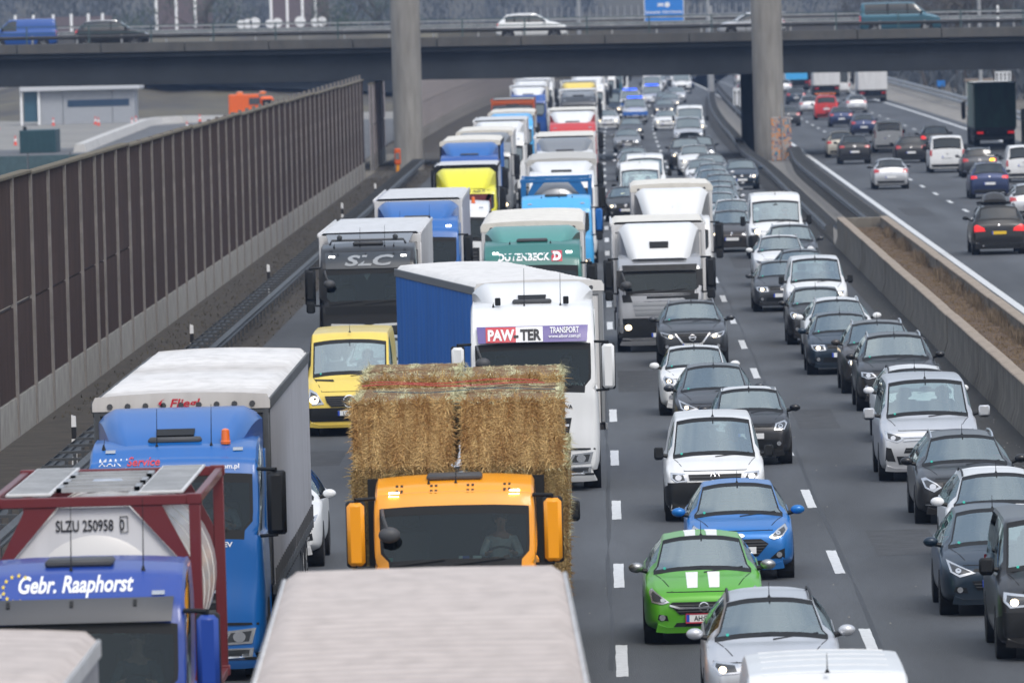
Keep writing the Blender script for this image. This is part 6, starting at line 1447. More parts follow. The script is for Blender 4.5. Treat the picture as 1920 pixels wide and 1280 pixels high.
# tank-container lorry
def tank_load(K, y0, L=6.06, zt=3.9, zb=1.35, frame='FRAME', shell='SHELL', front='PLATE', walk=True, text=None, W=2.44):
    hw = W / 2; y1 = y0 + L; r = 1.13; zc = zt - .10 - r
    a = MB(); pr = [(0.02, .5), (.10, .82), (.22, 1.0), (.40, r)] + [(.4 + (L - .8) * k / 8, r) for k in range(1, 9)] + [(L - .22, 1.0), (L - .1, .82), (L - .02, .5)]
    a.lathe((0, y0, zc), (0, 1, 0), pr, 44); ti = K.add('tank', a, shell, smooth=60)
    for k in range(1, 5):
        b = MB(); b.lathe((0, y0 + L * k / 5, zc), (0, 1, 0), [(0, r + .008), (.05, r + .008)], 44); K.add('band', b, shell, ti)
    t = .11
    for y in (y0, y1 - t):
        for s in (-1, 1):
            a = MB(); a.box(min(s * hw, s * (hw - .13)), max(s * hw, s * (hw - .13)), y, y + t, zb, zt, .01); K.add('corner_post', a, frame)
            for z in (zb, zt - .12):
                b = MB(); b.box(s * (hw - .07) - .09, s * (hw - .07) + .09, y - .012, y + t + .012, z, z + .125, .01); b.lathe((s * (hw - .07), y - .014, z + .06), (0, 1, 0), [(-.002, .035), (.0, .035)], 10); K.add('corner_casting', b, frame)
        a = MB(); a.box(-hw + .13, hw - .13, y, y + t, zt - .12, zt - .005, .01); K.add('top_beam', a, frame)
        a = MB(); a.box(-hw + .13, hw - .13, y, y + t, zb, zb + .12, .01); K.add('bottom_beam', a, frame)
        for s in (-1, 1):   # gusset braces sweep from the top beam to the posts
            a = MB(); a.prism([(s * .42, zt - .12), (s * .78, zt - .12), (s * (hw - .12), zt - .75), (s * (hw - .12), zt - 1.15), (s * .95, zt - .72)] if s > 0 else [(s * .42, zt - .12), (s * .95, zt - .72), (s * (hw - .12), zt - 1.15), (s * (hw - .12), zt - .75), (s * .78, zt - .12)], y + .02, y + .08, 'y'); K.add('brace', a, frame)
    for s in (-1, 1):
        for z in (zt - .12, zb): a = MB(); a.box(min(s * hw, s * (hw - .09)), max(s * hw, s * (hw - .09)), y0 + t, y1 - t, z, z + .10, .01); K.add('side_beam', a, frame)
    a = MB(); a.prism([(-.40, zt - .13), (.40, zt - .13), (.95, zt - .74), (hw - .13, zt - 1.1), (hw - .13, zt - 2.2), (-hw + .13, zt - 2.2), (-hw + .13, zt - 1.1), (-.95, zt - .74)], y0 + .09, y0 + .11, 'y'); pi = K.add('front_plate', a, front)
    if text:
        q = text_mb(text, .13, .003, 0, .66); q.shift(-.05, y0 + .075, zt - .40); K.add('lettering', q, INK, pi, smooth=None, recalc=False)
        q = MB()
        for (xa, xb, za, zb_) in ((.295, .385, zt - .425, zt - .418), (.295, .385, zt - .245, zt - .238), (.295, .302, zt - .425, zt - .238), (.378, .385, zt - .425, zt - .238)): q.box(xa, xb, y0 + .07, y0 + .078, za, zb_)
        K.add('digit_frame', q, INK, pi)
    if walk:
        for s in (-1, 1):
            m_ = MB(); x0, x1 = (s * .50, s * 1.02); m_.box(min(x0, x1), max(x0, x1), y0 + .25, y1 - .3, zt + .0, zt + .03, .005); wi = K.add('walkway', m_, BOXW)
            b = MB()
            for k in range(22):
                y = y0 + .35 + k * (L - .8) / 22; b.box(min(x0, x1) + .03, max(x0, x1) - .03, y, y + .06, zt + .03, zt + .045)
            K.add('tread', b, GALVL, wi, kind='stuff')
        for y in (y0 + .9, y0 + 2.2, y0 + 3.6):
            b = MB(); b.box(-.48, .48, y, y + .08, zt - .0, zt + .05); b.box(-.48, .48, y + .75, y + .83, zt, zt + .05); b.box(-.48, -.42, y, y + .8, zt, zt + .05); b.box(.42, .48, y, y + .8, zt, zt + .05); K.add('hatch_frame', b, GALVL)
        b = MB(); b.lathe((0, y0 + 3.0, zt - .12), (0, 0, 1), [(0, .25), (.12, .25), (.16, .18)], 18); K.add('manhole', b, CHROME)
    a = MB(); a.box(-1.1, 1.1, y0 - .1, y1 + .1, zb - .16, zb - .01); a.box(-.45, .45, y0, y1 + 2, .8, zb - .16); K.add('floor_frame', a, 'FRAME')
    for k in range(3):
        for s in (-1, 1):
            t_, q = wheel_mb(s * (hw - .22), y1 - 1 - k * 1.31, .50, .38); i = K.add('wheel', t_, RUBBER); K.add('rim', q, ALU, i)
RED_F = paint('oxide_red', (.13, .012, .016), rough=.45)
K1 = truck_kit(H=3.3, wsz=(1.85, 2.70), visor=(2.72, 2.98, .07), style='man', deflect=None, texts=[('Gebr. Raaphorst', .17, -.03, 3.045, WHITE, .012, .006, .18, .80)], antennas=((-.08, .75), (.72, .80), (-.95, .12)), stars=3.09, axles=(1.35, 4.6), side_fairing=False)
tank_load(K1, 3.95, text='SLZU 250958  0')
g_ = MB(); n = 60; g_.grid(lambda u, v: (-.98 + 1.96 * u, .30 + .02 * math.sin(u * 70), 2.68 - v * (.07 + .035 * abs(math.sin(u * math.pi * 6)))), 60, 3); K1.add('lace_curtain', g_, mat('lace', (.30, .50, .45), .9))
r1 = place_truck(K1, P['rblue'], 'royal blue cab carrying a white tank in a dark red frame, bottom left', -5.92, 93.4, VISOR=mat('visor_grey', (.05, .055, .065), .35), MIR=P['rblue'], FRAME=RED_F, SHELL=paint('tank_white', (.66, .65, .63), rough=.25), PLATE=mat('plate_panel', (.66, .66, .67), .5, dirt=.15))
driver((-5.92, 93.4, 0), K1, 'driver of the royal blue tank lorry, seated behind the steering wheel', (.08, .12, .14))

K2 = truck_kit(H=3.34, wsz=(2.0, 2.92), style='man', deflect=(.88, 3.76, 2.6), beacon=.72, antennas=((-.25, .55), (.52, .6), (-1.0, .14)), texts=[('MAN |', .09, -.85, 3.06, WHITE, .012, .001, 0, 1.2), ('Service', .11, -.42, 3.06, P['dkred'], .012, .003, .2, 1.05), ('.com.pl', .07, .78, 2.99, WHITE, .012, .001, 0, 1.1), ('EEV', .07, .72, 1.90, WHITE, .012, .003, 0, 1.2)])
trailer(K2, 3.05, L=16.2, H=3.9, hoops=30)
q = MB(); q.prism([(.0, .0), (.04, .04), (.11, .075), (.06, .04), (.05, 0), (.07, -.04), (.04, -.04)], -.002, .0, 'y'); q.shift(-.33, 3.01, 3.80); K2.add('crescent_mark', q, P['dkred'])
q = text_mb('Fliegl', .12, .003, .25, 1.25); q.shift(.04, 3.02, 3.745); K2.add('lettering', q, P['dkred'], smooth=None, recalc=False)
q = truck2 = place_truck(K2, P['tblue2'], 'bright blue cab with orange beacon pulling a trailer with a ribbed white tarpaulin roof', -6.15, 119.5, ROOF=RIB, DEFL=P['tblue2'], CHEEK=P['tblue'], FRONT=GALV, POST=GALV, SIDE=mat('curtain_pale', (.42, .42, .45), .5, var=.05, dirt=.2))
driver((-6.15, 119.5, 0), K2, 'driver sitting in the bright blue cab with the orange beacon', (.3, .35, .4))

# lorry with straw
K3 = truck_kit(W=2.28, H=2.93, Lc=1.85, wsz=(1.76, 2.60), style='man', deflect=None, side_fairing=False, antennas=((-.35, .10), (.02, .30)), axles=(1.25, 4.4, 7.6), chassis=11)
for x in (-.75, -.28, .22, .72):
    for z in (2.80, 2.86):
        pr = project(K3.bvh, [(x - .05, z - .012), (x - .015, z - .012), (x - .015, z + .012), (x - .05, z + .012), (x + .015, z - .012), (x + .05, z - .012), (x + .05, z + .012), (x + .015, z + .012)], 1, 'y', .01); q = MB(); q.add(pr, [(0, 1, 2, 3), (4, 5, 6, 7)]); solidify(q, .01); K3.add('bolt_plate', q, BLACK)
for (x, w_, m_) in ((.05, .05, WHITE), (.10, .09, PLATEB), (.24, .12, PAPER), (-.95, .10, mat('sticker_green', (.02, .4, .3), .6))):
    pr = project(K3.bvh, [(x, 1.86), (x + w_, 1.86), (x + w_, 1.93), (x, 1.93)], 1, 'y', -.03); q = MB(); q.add(pr, [(0, 1, 2, 3)]); solidify(q, .01); K3.add('windscreen_card', q, m_)
trailer(K3, 2.1, L=9.8, W=2.5, kind='flat', bed=1.0, wheels=False)
K3.add('headboard', MB().box(-1.22, 1.22, 2.05, 2.12, 1.0, 2.9), BLACK)
place_truck(K3, P['orange'], 'orange flatbed lorry loaded with straw bales in the middle of the jam', -2.14, 115.6, MIR=P['orange'], MARK=LITW)
driver((-2.14, 115.6, 0), K3, 'grey-haired driver in a light shirt at the wheel of the orange lorry', (.62, .66, .68))
def straw_mat(name, c1, c2):
    m = mat(name, c1, .9, var=.01, vscale=9, col2=c2); return m
ST_B = straw_mat('straw_cut', (.24, .135, .045), (.90, .66, .31)); ST_G = straw_mat('straw_outer', (.42, .42, .22), (.95, .93, .64)); ST_D = straw_mat('straw_shaded', (.17, .12, .045), (.55, .42, .20)); CORE = mat('straw_core', (.20, .115, .05), .95, var=.5, vscale=12, bump=1, bscale=30)  # ST_D: darker cut straw, shade on the lower tiers put into its colour
def make_bale(seed, w_=1.38, h_=.92, l_=2.36):
    rr = random.Random(seed); b = MB(); hx, hz = w_ / 2, h_
    def nn(x, y, z, s=.035): return noise.noise(Vector((x * 3 + seed, y * 3, z * 3))) * s
    def face(fn, nu, nv): b.grid(fn, nu, nv)
    def P_(x, y, z):
        d = nn(x, y, z, .05); r = .07  # pillowed edges
        ex = max(0, abs(x) - hx + r) / r; ez = max(0, abs(z - hz / 2) - hz / 2 + r) / r; ey = max(0, abs(y - l_ / 2) - l_ / 2 + r) / r
        k = .5 * r * (ex * ez + ex * ey + ez * ey)
        return (x * (1 - k / hx * 1) + d * (abs(x) / hx), y + d * (1 if y > l_ / 2 else -1) * (abs(y - l_ / 2) / (l_ / 2)), z - k * (1 if z > hz / 2 else -1) + d * .5)
    X = lambda u: (u * 2 - 1) * hx
    face(lambda u, v: P_(X(u), 0, hz * v), 18, 12); face(lambda u, v: P_(X(u), l_, hz * v), 10, 8); face(lambda u, v: P_(X(u), l_ * v, hz), 18, 24); face(lambda u, v: P_(X(u), l_ * v, 0), 8, 8)
    for s in (-1, 1): face(lambda u, v: P_(s * hx, l_ * u, hz * v), 24, 12)
    def blades(kind, n):
        m = MB()
        for k in range(n):
            if kind == 'cut': 
                p = Vector((rr.uniform(-hx + .02, hx - .02), rr.uniform(-.05, .0), rr.uniform(.02, hz - .01))); nrm = Vector((0, -1, 0)); 
                band = math.sin(p.x * 22 + seed) ; tan = Vector((rr.gauss(0, 1), 0, rr.gauss(0, .7)))
            else:
                f = rr.random()
                if f < .55: p = Vector((rr.uniform(-hx, hx), rr.uniform(0, l_), hz - .01)); nrm = Vector((0, 0, 1)); tan = Vector((rr.gauss(0, .5), rr.gauss(0, 1), 0))
                else:
                    s = 1 if f < .8 else -1; p = Vector((s * (hx - .01), rr.uniform(0, l_), rr.uniform(0, hz))); nrm = Vector((s, 0, 0)); tan = Vector((0, rr.gauss(0, 1), rr.gauss(0, .6)))
            if tan.length < .01: tan = Vector((1, 0, 0))
            if rr.random() < .10 and (abs(abs(p.x) - hx) < .1 or p.z > hz - .08 or p.z < .08): nrm = nrm * (2.0 if kind == 'cut' else 1.2)
            L = rr.uniform(.07, .24) * (.7 if abs(p.x) > hx - .12 and p.z < hz - .1 else 1); d = (tan.normalized() + nrm * rr.uniform(.02, .42 if kind == 'cut' else .22) * (1 + .5 * math.sin(p.x * 19 + seed)) + Vector((0, 0, -.12))).normalized(); sd_ = d.cross(nrm).normalized() * rr.uniform(.003, .0075)
            q = p + d * L * .5 + nrm * .006; e = p + d * L + Vector((0, 0, -.10 * L))
            m.add([p - sd_, p + sd_, q + sd_, q - sd_, e], [(0, 1, 2, 3), (3, 2, 4)])
        return m.mesh('straw', None, False)
    return b.mesh('bale_core', 60), blades('cut', 8000), blades('outer', 8000)
BALES = [make_bale(s) for s in (1, 2, 3)]
# per-straw colour: white noise on position cells
for m_ in (ST_B, ST_G, ST_D):
    n_ = m_.node_tree; m_.node_tree.nodes['Principled BSDF'].inputs['Specular IOR Level'].default_value = .2; z_ = [q for q in n_.nodes if q.type == 'TEX_NOISE'][0]; z_.inputs['Scale'].default_value = 55; z_.inputs['Detail'].default_value = 2
    for l_ in list(z_.inputs[0].links): n_.links.remove(l_)
    bz = n_.nodes['Principled BSDF']; lk = bz.inputs['Base Color'].links[0].from_socket; t2 = n_.nodes.new('ShaderNodeTexCoord'); mp = n_.nodes.new('ShaderNodeMapping'); mp.inputs['Scale'].default_value = (4.5, .8, 1.1); z2 = n_.nodes.new('ShaderNodeTexNoise'); z2.inputs['Scale'].default_value = 1.6; z2.inputs['Detail'].default_value = 4
    n_.links.new(t2.outputs['Object'], mp.inputs[0]); n_.links.new(mp.outputs[0], z2.inputs[0]); r2 = n_.nodes.new('ShaderNodeValToRGB'); r2.color_ramp.elements[0].position = .36; r2.color_ramp.elements[0].color = (.60, .50, .42, 1); r2.color_ramp.elements[1].position = .62; r2.color_ramp.elements[1].color = (1.0, 1, 1, 1)
    x2 = n_.nodes.new('ShaderNodeMix'); x2.data_type = 'RGBA'; x2.blend_type = 'MULTIPLY'; x2.inputs[0].default_value = 1; n_.links.new(z2.outputs[0], r2.inputs[0]); n_.links.new(lk, x2.inputs[6]); n_.links.new(r2.outputs[0], x2.inputs[7]); n_.links.new(x2.outputs[2], bz.inputs['Base Color'])
    gq = n_.nodes.new('ShaderNodeNewGeometry'); n_.links.new(gq.outputs['Position'], z_.inputs[0])
rowy = [118.05, 120.5, 122.95, 125.4]; k = 0
rown = ['front', 'second', 'third', 'rearmost']; tier = ['bottom', 'middle', 'top']
for ri, y in enumerate(rowy):
    for ti in range(3):
        for s in (-1, 1):
            sidew = 'left' if s < 0 else 'right'; seen = ti == 2 or ri == 0 or s > 0
            if not seen: continue
            r_ = empty('straw_bale', (-2.12 + s * .755 + rr.uniform(-.02, .02) + (.05 if ti < 2 and s > 0 else 0), y, 1.12 + ti * .93 + rr.uniform(-.015, .015) + (rr.uniform(0, .05) if ti == 2 else 0) + (.10 if ri >= 2 and ti == 2 else 0)), rr.uniform(-.012, .012), f'big square straw bale, {tier[ti]} tier, {rown[ri]} row, {sidew} side of the orange lorry load', 'straw bale', 'straw bales stacked on the orange lorry')
            core, cut, outer = BALES[k % 3]; k += 1
            mesh_obj('bale_core', core, CORE, r_)
            if ri == 0 or (ti == 2 and ri == 2): mesh_obj('cut_straw', cut, ST_B if ti == 2 else ST_D, r_, 'stuff')
            if ti == 2 or s > 0: mesh_obj('outer_straw', outer, ST_G, r_, 'stuff')
for k, (x0, x1, ya, yb, z, m_, lb, w_) in enumerate([(-3.5, -.9, 121.2, 120.6, 4.02, P['dkred'], 'wide red lashing strap lying across the straw load', .06), (-3.4, -1.0, 121.6, 121.7, 4.03, P['dkred'], 'narrow red lashing strap behind the wide one on the straw', .03), (-3.3, -.75, 119.6, 119.8, 3.99, P['teal'], 'blue-grey strap across the front straw bales', .025), (-2.05, -.72, 120.36, 120.38, 4.0, P['black'], 'dark rope behind the front right straw bale', .03)]):
    q = MB(); q.grid(lambda u, v: (x0 + (x1 - x0) * u, ya + (yb - ya) * u + w_ * (v - .5), z + .02 + .02 * math.sin(u * 9 + k)), 16, 1); solidify(q, .01, (0, 0, -1)); tag(mesh_obj('lashing_strap', q.mesh('lashing_strap', None), m_), lb, 'strap')

# white cab, changing lane, blue curtain
K4 = truck_kit(H=3.62, wsz=(1.90, 2.86), visor=(2.89, 3.20, .10), style='man', deflect=(1.0, 3.98, 2.2), lamps_on_roof=True, antennas=((-.15, .75), (.55, .7), (-.75, .1)), sign_box=[(-.90, -.32, 2.90, 3.19, P['dkred'], .125), (-.32, .20, 2.90, 3.19, WHITE, .125)],
    texts=[('PAW', .20, -.615, 2.945, WHITE, .14, .012, 0, .82), ('TER', .20, -.04, 2.945, INK, .14, .012, 0, .80), ('-', .15, -.315, 2.965, INK, .141, .014, 0, 1.2), ('TRANSPORT', .115, .62, 3.06, WHITE, .13, .003, 0, .62), ('www.albor.com.pl', .065, .62, 2.97, WHITE, .13, .001, 0, .92), ('BOGDAN', .10, .80, 1.99, PAPER, -.02, .002, 0, .85), ('LUBAWA', .075, .52, 1.60, INK, .012, .003, 0, 1.0)], roof_hatch=True)
n4 = len(K4.p); trailer(K4, 3.1, H=3.95, hoops=25)
for q in K4.p[n4:]:
    q[1].transform(Matrix.Translation((.13, 3.1, 0)) @ Matrix.Rotation(math.atan(.14), 4, 'Z') @ Matrix.Translation((0, -3.1, 0)))
q = MB()
for s in (-1, 1): q.tube([(s * .30 - .12, -.03, 1.15), (s * .30 + .16, -.06, 1.40)], .018, 6); q.ell((s * .30 + .16, -.07, 1.40), (.05, .03, .05), 8, 6)
K4.add('chrome_brace', q, CHROME)
y4 = 0.0
place_truck(K4, P['white'], 'white cab with purple sun visor towing a blue curtain trailer at a slant', -1.44, 164.4, y4, SIDE=BTARP, POST=mat('frame_grey', (.22, .23, .24), .5), VISOR=mat('visor_purple', (.075, .045, .27), .25, coat=1), MIR=P['white'], ROOF=mat('tarp_white2', (.70, .69, .67), .6, dirt=.15), FRONT=BOXW, SLAT=CHROME)
driver((-1.44, 164.4, 0), K4, 'driver at the wheel of the white cab with the purple visor', (.10, .11, .12), y4)

K5 = truck_kit(frame=True, H=3.5, wsz=(1.98, 2.90), style='actros', deflect=None, fascia=BLACK, visor=(2.92, 3.32, .03), texts=[('SLC', .25, -.02, 3.0, mat('letter_grey', (.30, .32, .34), .5), .05, .012, .25, 2.0)], bar=True, antennas=((-.2, .5), (.42, .55), (-.85, .12), (.65, .12)))
trailer(K5, 2.9, L=14.5, W=2.6, H=3.75, kind='box')
q = MB(); q.grid(lambda u, v: ((u * 2 - 1) * (1.1 - .1 * (1 - v)), 1.55 + 1.2 * v, 3.50 + .22 * v), 10, 4); solidify(q, .05, (0, 0, -1)); K5.add('roof_wing', q, 'DEFL')
q = patch(K5.bvh, [(-.95, 1.50), (-.12, 1.46), (0, 1.42), (.12, 1.46), (.95, 1.50), (.95, 1.56), (.14, 1.53), (0, 1.49), (-.14, 1.53), (-.95, 1.56)], 1, 'y', .045, .1, .03); K5.add('chrome_strip', q, CHROME)
q = MB(); q.add([(-.16, -.02, 2.86), (.10, -.02, 2.86), (-.03, -.02, 2.62)], [(0, 1, 2)]); q.v = [(x, .30, z) for x, y, z in q.v]; solidify(q, .01); K5.add('pennant', q, PAPER)
place_truck(K5, P['black'], 'black cab with grey lettering panel pulling a white box trailer', -5.95, 213.5, DEFL=P['lgrey'], VISOR=mat('panel_dark', (.035, .042, .05), .4), SIDE=BOXW, ROOF=BOXW, MARK=LITW, SLAT=BLACK)
K6 = truck_kit(H=3.6, wsz=(2.1, 3.02), style='scania', deflect=(1.0, 3.95, 2.3), texts=[('DUVENBECK', .17, -.22, 3.16, WHITE, .012, .010, 0, .92), ('D', .19, .60, 3.16, WHITE, .03, .02, 0, 1.0)], sign_box=[(.47, .73, 3.12, 3.38, P['dkred'], .012)], antennas=((-.55, .1), (.45, .1)), visor=None)
trailer(K6, 3.0, H=4.0)
place_truck(K6, P['tgreen'], 'dark green cab with white lettering and cream trailer roof', -1.78, 208.6, MARK=LITW, ROOF=TARPC, POST=BOXW, DEFL=paint('pale_green', (.07, .27, .24)), CHEEK=paint('deep_green', (.005, .06, .045)))
K7 = truck_kit(H=3.4, wsz=(1.95, 2.85), style='plain', deflect=(.9, 3.85, 2.6)); trailer(K7, 3.0, H=3.92, kind='box')
place_truck(K7, P['tblue2'], 'mid blue cab with white box trailer, behind the black cab', -5.35, 243.4, MARK=LITW, SIDE=mat('side_lilac', (.38, .39, .47), .4), ROOF=BOXW, LOW=BLACK)
K8 = truck_kit(frame=True, fascia=BLACK, W=2.35, H=2.58, Lc=1.75, wsz=(1.55, 2.16), visor=(2.18, 2.34, .10), style='actros', deflect=(.55, 3.42, 2.0), antennas=(), side_fairing=False, axles=(1.2, 5.2), chassis=7, top_lights=False)
trailer(K8, 2.3, L=7.2, W=2.55, H=3.45, kind='box', wheels=False)
K8b = K8
place_truck(K8, paint('mid_silver', (.40, .41, .43), .4), 'white box lorry with silver grille and black bumper in the third lane', 1.46, 229.3, VISOR=BLACK, MIR=BLACK, LOW=BLACK, DEFL=P['white'], SIDE=BOXW, ROOF=TARPC, BULB=LIT)
K9 = truck_kit(W=2.45, H=2.75, Lc=1.9, wsz=(1.6, 2.35), style='plain', deflect=(.6, 3.62, 2.0), antennas=((0, .4),), side_fairing=False, axles=(1.2, 5.2), chassis=7)
trailer(K9, 2.4, L=7.4, H=3.7, kind='curtain', wheels=False, hoops=12)
place_truck(K9, P['white'], 'white lorry with tall roof deflector right behind the white box lorry', 2.12, 263.5, DEFL=P['white'], CHEEK=P['lgrey'], SIDE=CURT, ROOF=TARPC, FRONT=GALVL)
# light blue tank lorry
K10 = truck_kit(H=2.86, wsz=(1.5, 2.3), style='plain', deflect=None, antennas=((-.5, .1), (.1, .35), (.55, .1)), side_fairing=False)
tank_load(K10, 3.6, zt=3.40, zb=1.2, walk=False)
place_truck(K10, P['sky'], 'light blue cab with a grey tank in a blue frame, behind the dark green cab', -1.62, 291, FRAME=paint('frame_blue', (.01, .14, .38)), SHELL=P['lgrey'], PLATE=None, MIR=P['tblue2'], GLASS=TGLASS, BULB=LIT)
# small lorry with a work platform, half hidden
K11 = truck_kit(W=2.4, H=2.9, wsz=(1.6, 2.4), style='plain', deflect=None, beacon=.6, side_fairing=False, antennas=()); trailer(K11, 2.5, L=7, kind='flat', bed=1.0, wheels=False)
for k in range(5):
    q = MB(); y = 2.7 + k * 1.4; q.box(-1.1, -1.0, y, y + .1, 1, 3.0); q.box(1.0, 1.1, y, y + .1, 1, 3.0); q.box(-1.1, 1.1, y, y + .1, 2.9, 3.0); K11.add('frame_hoop', q, RED_F)
place_truck(K11, P['white'], 'white cab with small orange beacon, half hidden behind the white box trailer', -4.95, 284)
def simple(label, color, X, Y, H=3.9, L=13.6, W=2.55, kind='box', style='plain', deflect=True, cabH=3.35, side=BOXW, roof=BOXW, post=BOXW, front=BOXW, texts=(), lit=True, wsz=(1.85, 2.75), defl=None, hoops=20, cheek=None, glass=None, yaw=0.0, visor=None, **kw):
    K = truck_kit(W=min(W, 2.5), H=min(cabH, H), wsz=wsz, style=style, deflect=(.9, H - .05, 2.5) if deflect else None, texts=texts, antennas=(), visor=visor)
    trailer(K, 3.0, L=L, W=W, H=H, kind=kind, hoops=hoops); c = P[color]
    return place_truck(K, c, label, X + bend(Y), Y, yaw, ROOF=roof, SIDE=side, POST=post, FRONT=front, DEFL=defl or c, CHEEK=cheek or c, BULB=LIT if lit else LAMPH, VISOR=BLACK, **({'GLASS': glass} if glass else {}), **kw)
Ky = truck_kit(W=2.45, H=2.5, wsz=(1.5, 2.2), style='plain', deflect=(.5, 3.18, 1.9), antennas=(), side_fairing=False); trailer(Ky, 2.4, L=8.5, W=2.5, H=3.3, kind='box', wheels=False)
q = stick(Ky.bvh, text_mb('Spedition Koln', .15, .004, .1, 1.2), 0, 2.28, 1, .02); Ky.add('lettering', q, INK, recalc=False)
place_truck(Ky, P['yel2'], 'lemon yellow cab and body with a white roof edge in the left lane', -5.30, 328.5, DEFL=P['yel2'], POST=BLACK, SIDE=mat('side_white', (.55, .57, .62), .5), FRONT=P['yel2'], ROOF=BOXW)
simple('deep blue cab with cream-topped trailer behind the lemon yellow lorry', 'tblue', -5.45, 349, 3.9, 13, W=2.5, kind='curtain', side=BTARP, roof=TARPC, post=BLACK, defl=P['tblue2'])
simple('pale cab with a dark headboard and cream roof, behind the deep blue cab', 'lgrey', -5.25, 379, 3.85, 13, kind='curtain', side=BOXW, roof=TARPC, front=BLACK, defl=P['lgrey'])
simple('all white lorry in the left lane before the bridge', 'white', -4.9, 408, 3.95)
simple('white lorry with pale blue cab and rusty roof edge before the bridge', 'sky', -4.9, 462, 3.65, kind='curtain', roof=TARPC, post=mat('rust_edge', (.28, .17, .09), .8))
simple('grey-white lorry with a big white deflector behind the light blue tank lorry', 'white', -1.5, 309, 3.75, kind='curtain', roof=mat('roof_grey', (.48, .47, .44), .7), side=BOXW)
simple('white lorry with cream sun visor and amber script, middle lane', 'white', -1.55, 353, 3.93, roof=TARPC, post=BOXW, texts=[('Spedition', .22, 0, 2.95, AMBER, .02, .006, .25, 1.1)], defl=P['lgrey'])
simple('red and white lorry with a red deflector, middle lane before the bridge', 'red', -1.5, 440, 3.95, defl=P['white'], cheek=P['red'], roof=TARPC)
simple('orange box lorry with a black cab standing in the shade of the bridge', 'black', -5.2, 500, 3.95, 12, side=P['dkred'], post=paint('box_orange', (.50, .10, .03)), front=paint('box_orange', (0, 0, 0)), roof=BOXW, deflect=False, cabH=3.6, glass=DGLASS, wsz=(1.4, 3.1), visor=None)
simple('grey cab with white roof and dark windscreen just beyond the bridge', 'grey', -1.5, 568, 3.7, roof=BOXW, defl=P['lgrey'])
simple('blue cab lorry with a white deflector beyond the bridge, left lane', 'tblue', -5.0, 585, 3.9, defl=P['white'])
simple('yellow-topped lorry beyond the bridge in the middle lane', 'yellow', -1.6, 600, 4.0, side=P['yellow'], roof=P['white'], front=P['yellow'])
simple('white lorry with a brown side panel far beyond the bridge', 'white', -5.2, 622, 4.0, side=P['brown'])
simple('white lorry with dark windscreen leading the far middle lane', 'white', -1.2, 652, 4.0)
simple('white lorry far back in the left lane under the bridge edge', 'white', -5.4, 676, 4.0)
simple('pale grey lorry far back in the middle lane', 'lgrey', -1.2, 700, 4.0, side=BOXW)
simple('pale lorry, second from last in the far middle lane', 'white', -1.0, 750, 4.0); simple('last lorry of the far middle lane, pale green', 'teal', -.9, 800, 4.0, side=BOXW)
simple('far white lorry with its tall cab beside the police vans', 'white', -1.0, 850, 4.0)
# lorries going away on the right-hand carriageway
def away_truck(label, X, Y, H, L, W, color, side, rear, roof, ch=2.9, lit=False):
    K = truck_kit(W=W - .05, H=ch, wsz=(1.7, 2.4), style='plain', deflect=None, antennas=(), side_fairing=False, axles=(1.3, 4.6)); trailer(K, 2.6, L=L, W=W, H=H, kind='box', bed=1.15)
    r_ = place_truck(K, P[color], label, X, Y + L + 2.6, math.pi, 'lorries driving away', SIDE=side, POST=rear, ROOF=roof, TAIL=REDLIT if lit else REDL); return r_
DKG = mat('tarp_dark_green', (.012, .07, .045), .6, var=.4, vscale=2, stretch=(1, 1, .3)); GRNS = mat('tarp_green_side', (.16, .24, .19), .5, var=.5, vscale=1.5, stretch=(1, 2, .3))
away_truck('dark green covered lorry seen from behind on the right', 24.3, 527, 3.95, 9.0, 2.6, 'black', GRNS, DKG, TARPC, lit=True)
away_truck('white box lorry seen from behind under the right of the bridge', 24.35, 764, 3.75, 8, 2.6, 'white', BOXW, BOXW, BOXW)
for s in (-1, 1):
    q = MB()
    for z in (3.05, 3.2, 3.35): q.add([(24.35 + s * .95 - .12, 763.9, z), (24.35 + s * .95 + .12, 763.9, z + .06), (24.35 + s * .95 + .12, 763.9, z + .13), (24.35 + s * .95 - .12, 763.9, z + .07)], [(0, 1, 2, 3)])
    solidify(q, .01); o_ = mesh_obj('warning_mark', q.mesh('warning_mark', None), P['dkred']); o_['label'] = 'red striped mark at the upper %s of the far white box' % ('left' if s < 0 else 'right'); o_['category'] = 'sticker'
away_truck('pale lorry with a light rear far away, right carriageway', 21.6, 815, 3.8, 8, 2.55, 'lgrey', BOXW, BOXW, BOXW)
away_truck('far bus-sized white vehicle with a blue centre panel beside the median column', 20.3, 880, 3.7, 12, 2.55, 'white', BOXW, P['sky'], BOXW)
away_truck('distant white lorry at the far end of the right carriageway', 20.6, 1010, 3.9, 12, 2.55, 'white', BOXW, BOXW, BOXW)
away_truck('distant pale lorry by the verge at the far end of the right carriageway', 23.4, 960, 3.9, 12, 2.55, 'grey', CURT, CURT, BOXW)
# ------------------------------------------------------------------ vans and cars of the jam
def C(k, c, label, cat, X, Y, lit=False, yaw=0, glass=None, person=None, **kw):
    g = glass or ('real' if Y < 420 else 'far')
    r_ = put(k, c, label, cat, X + bend(Y), Y, False, yaw, lit, g, **kw)
    if person and 'seat' in kit(k).info: driver((X + bend(Y), Y, 0), kit(k), person[0], person[1], yaw, .93)
    return r_
# left and middle lanes
C('sprinter', 'yellow', 'yellow panel van with lit headlamps in the left lane', 'van', -5.72, 188, True, person=('driver of the yellow van in a blue-grey jacket', (.10, .16, .2)))
C('suv', 'white', 'white SUV squeezed behind the grey curtain trailer', 'suv', -5.80, 143.5)
C('suv_plain', 'silver', 'silver car half hidden behind the yellow van', 'car', -5.3, 199)
C('low_sprinter', 'silver', 'silver van hidden behind the straw load', 'van', -1.75, 134)
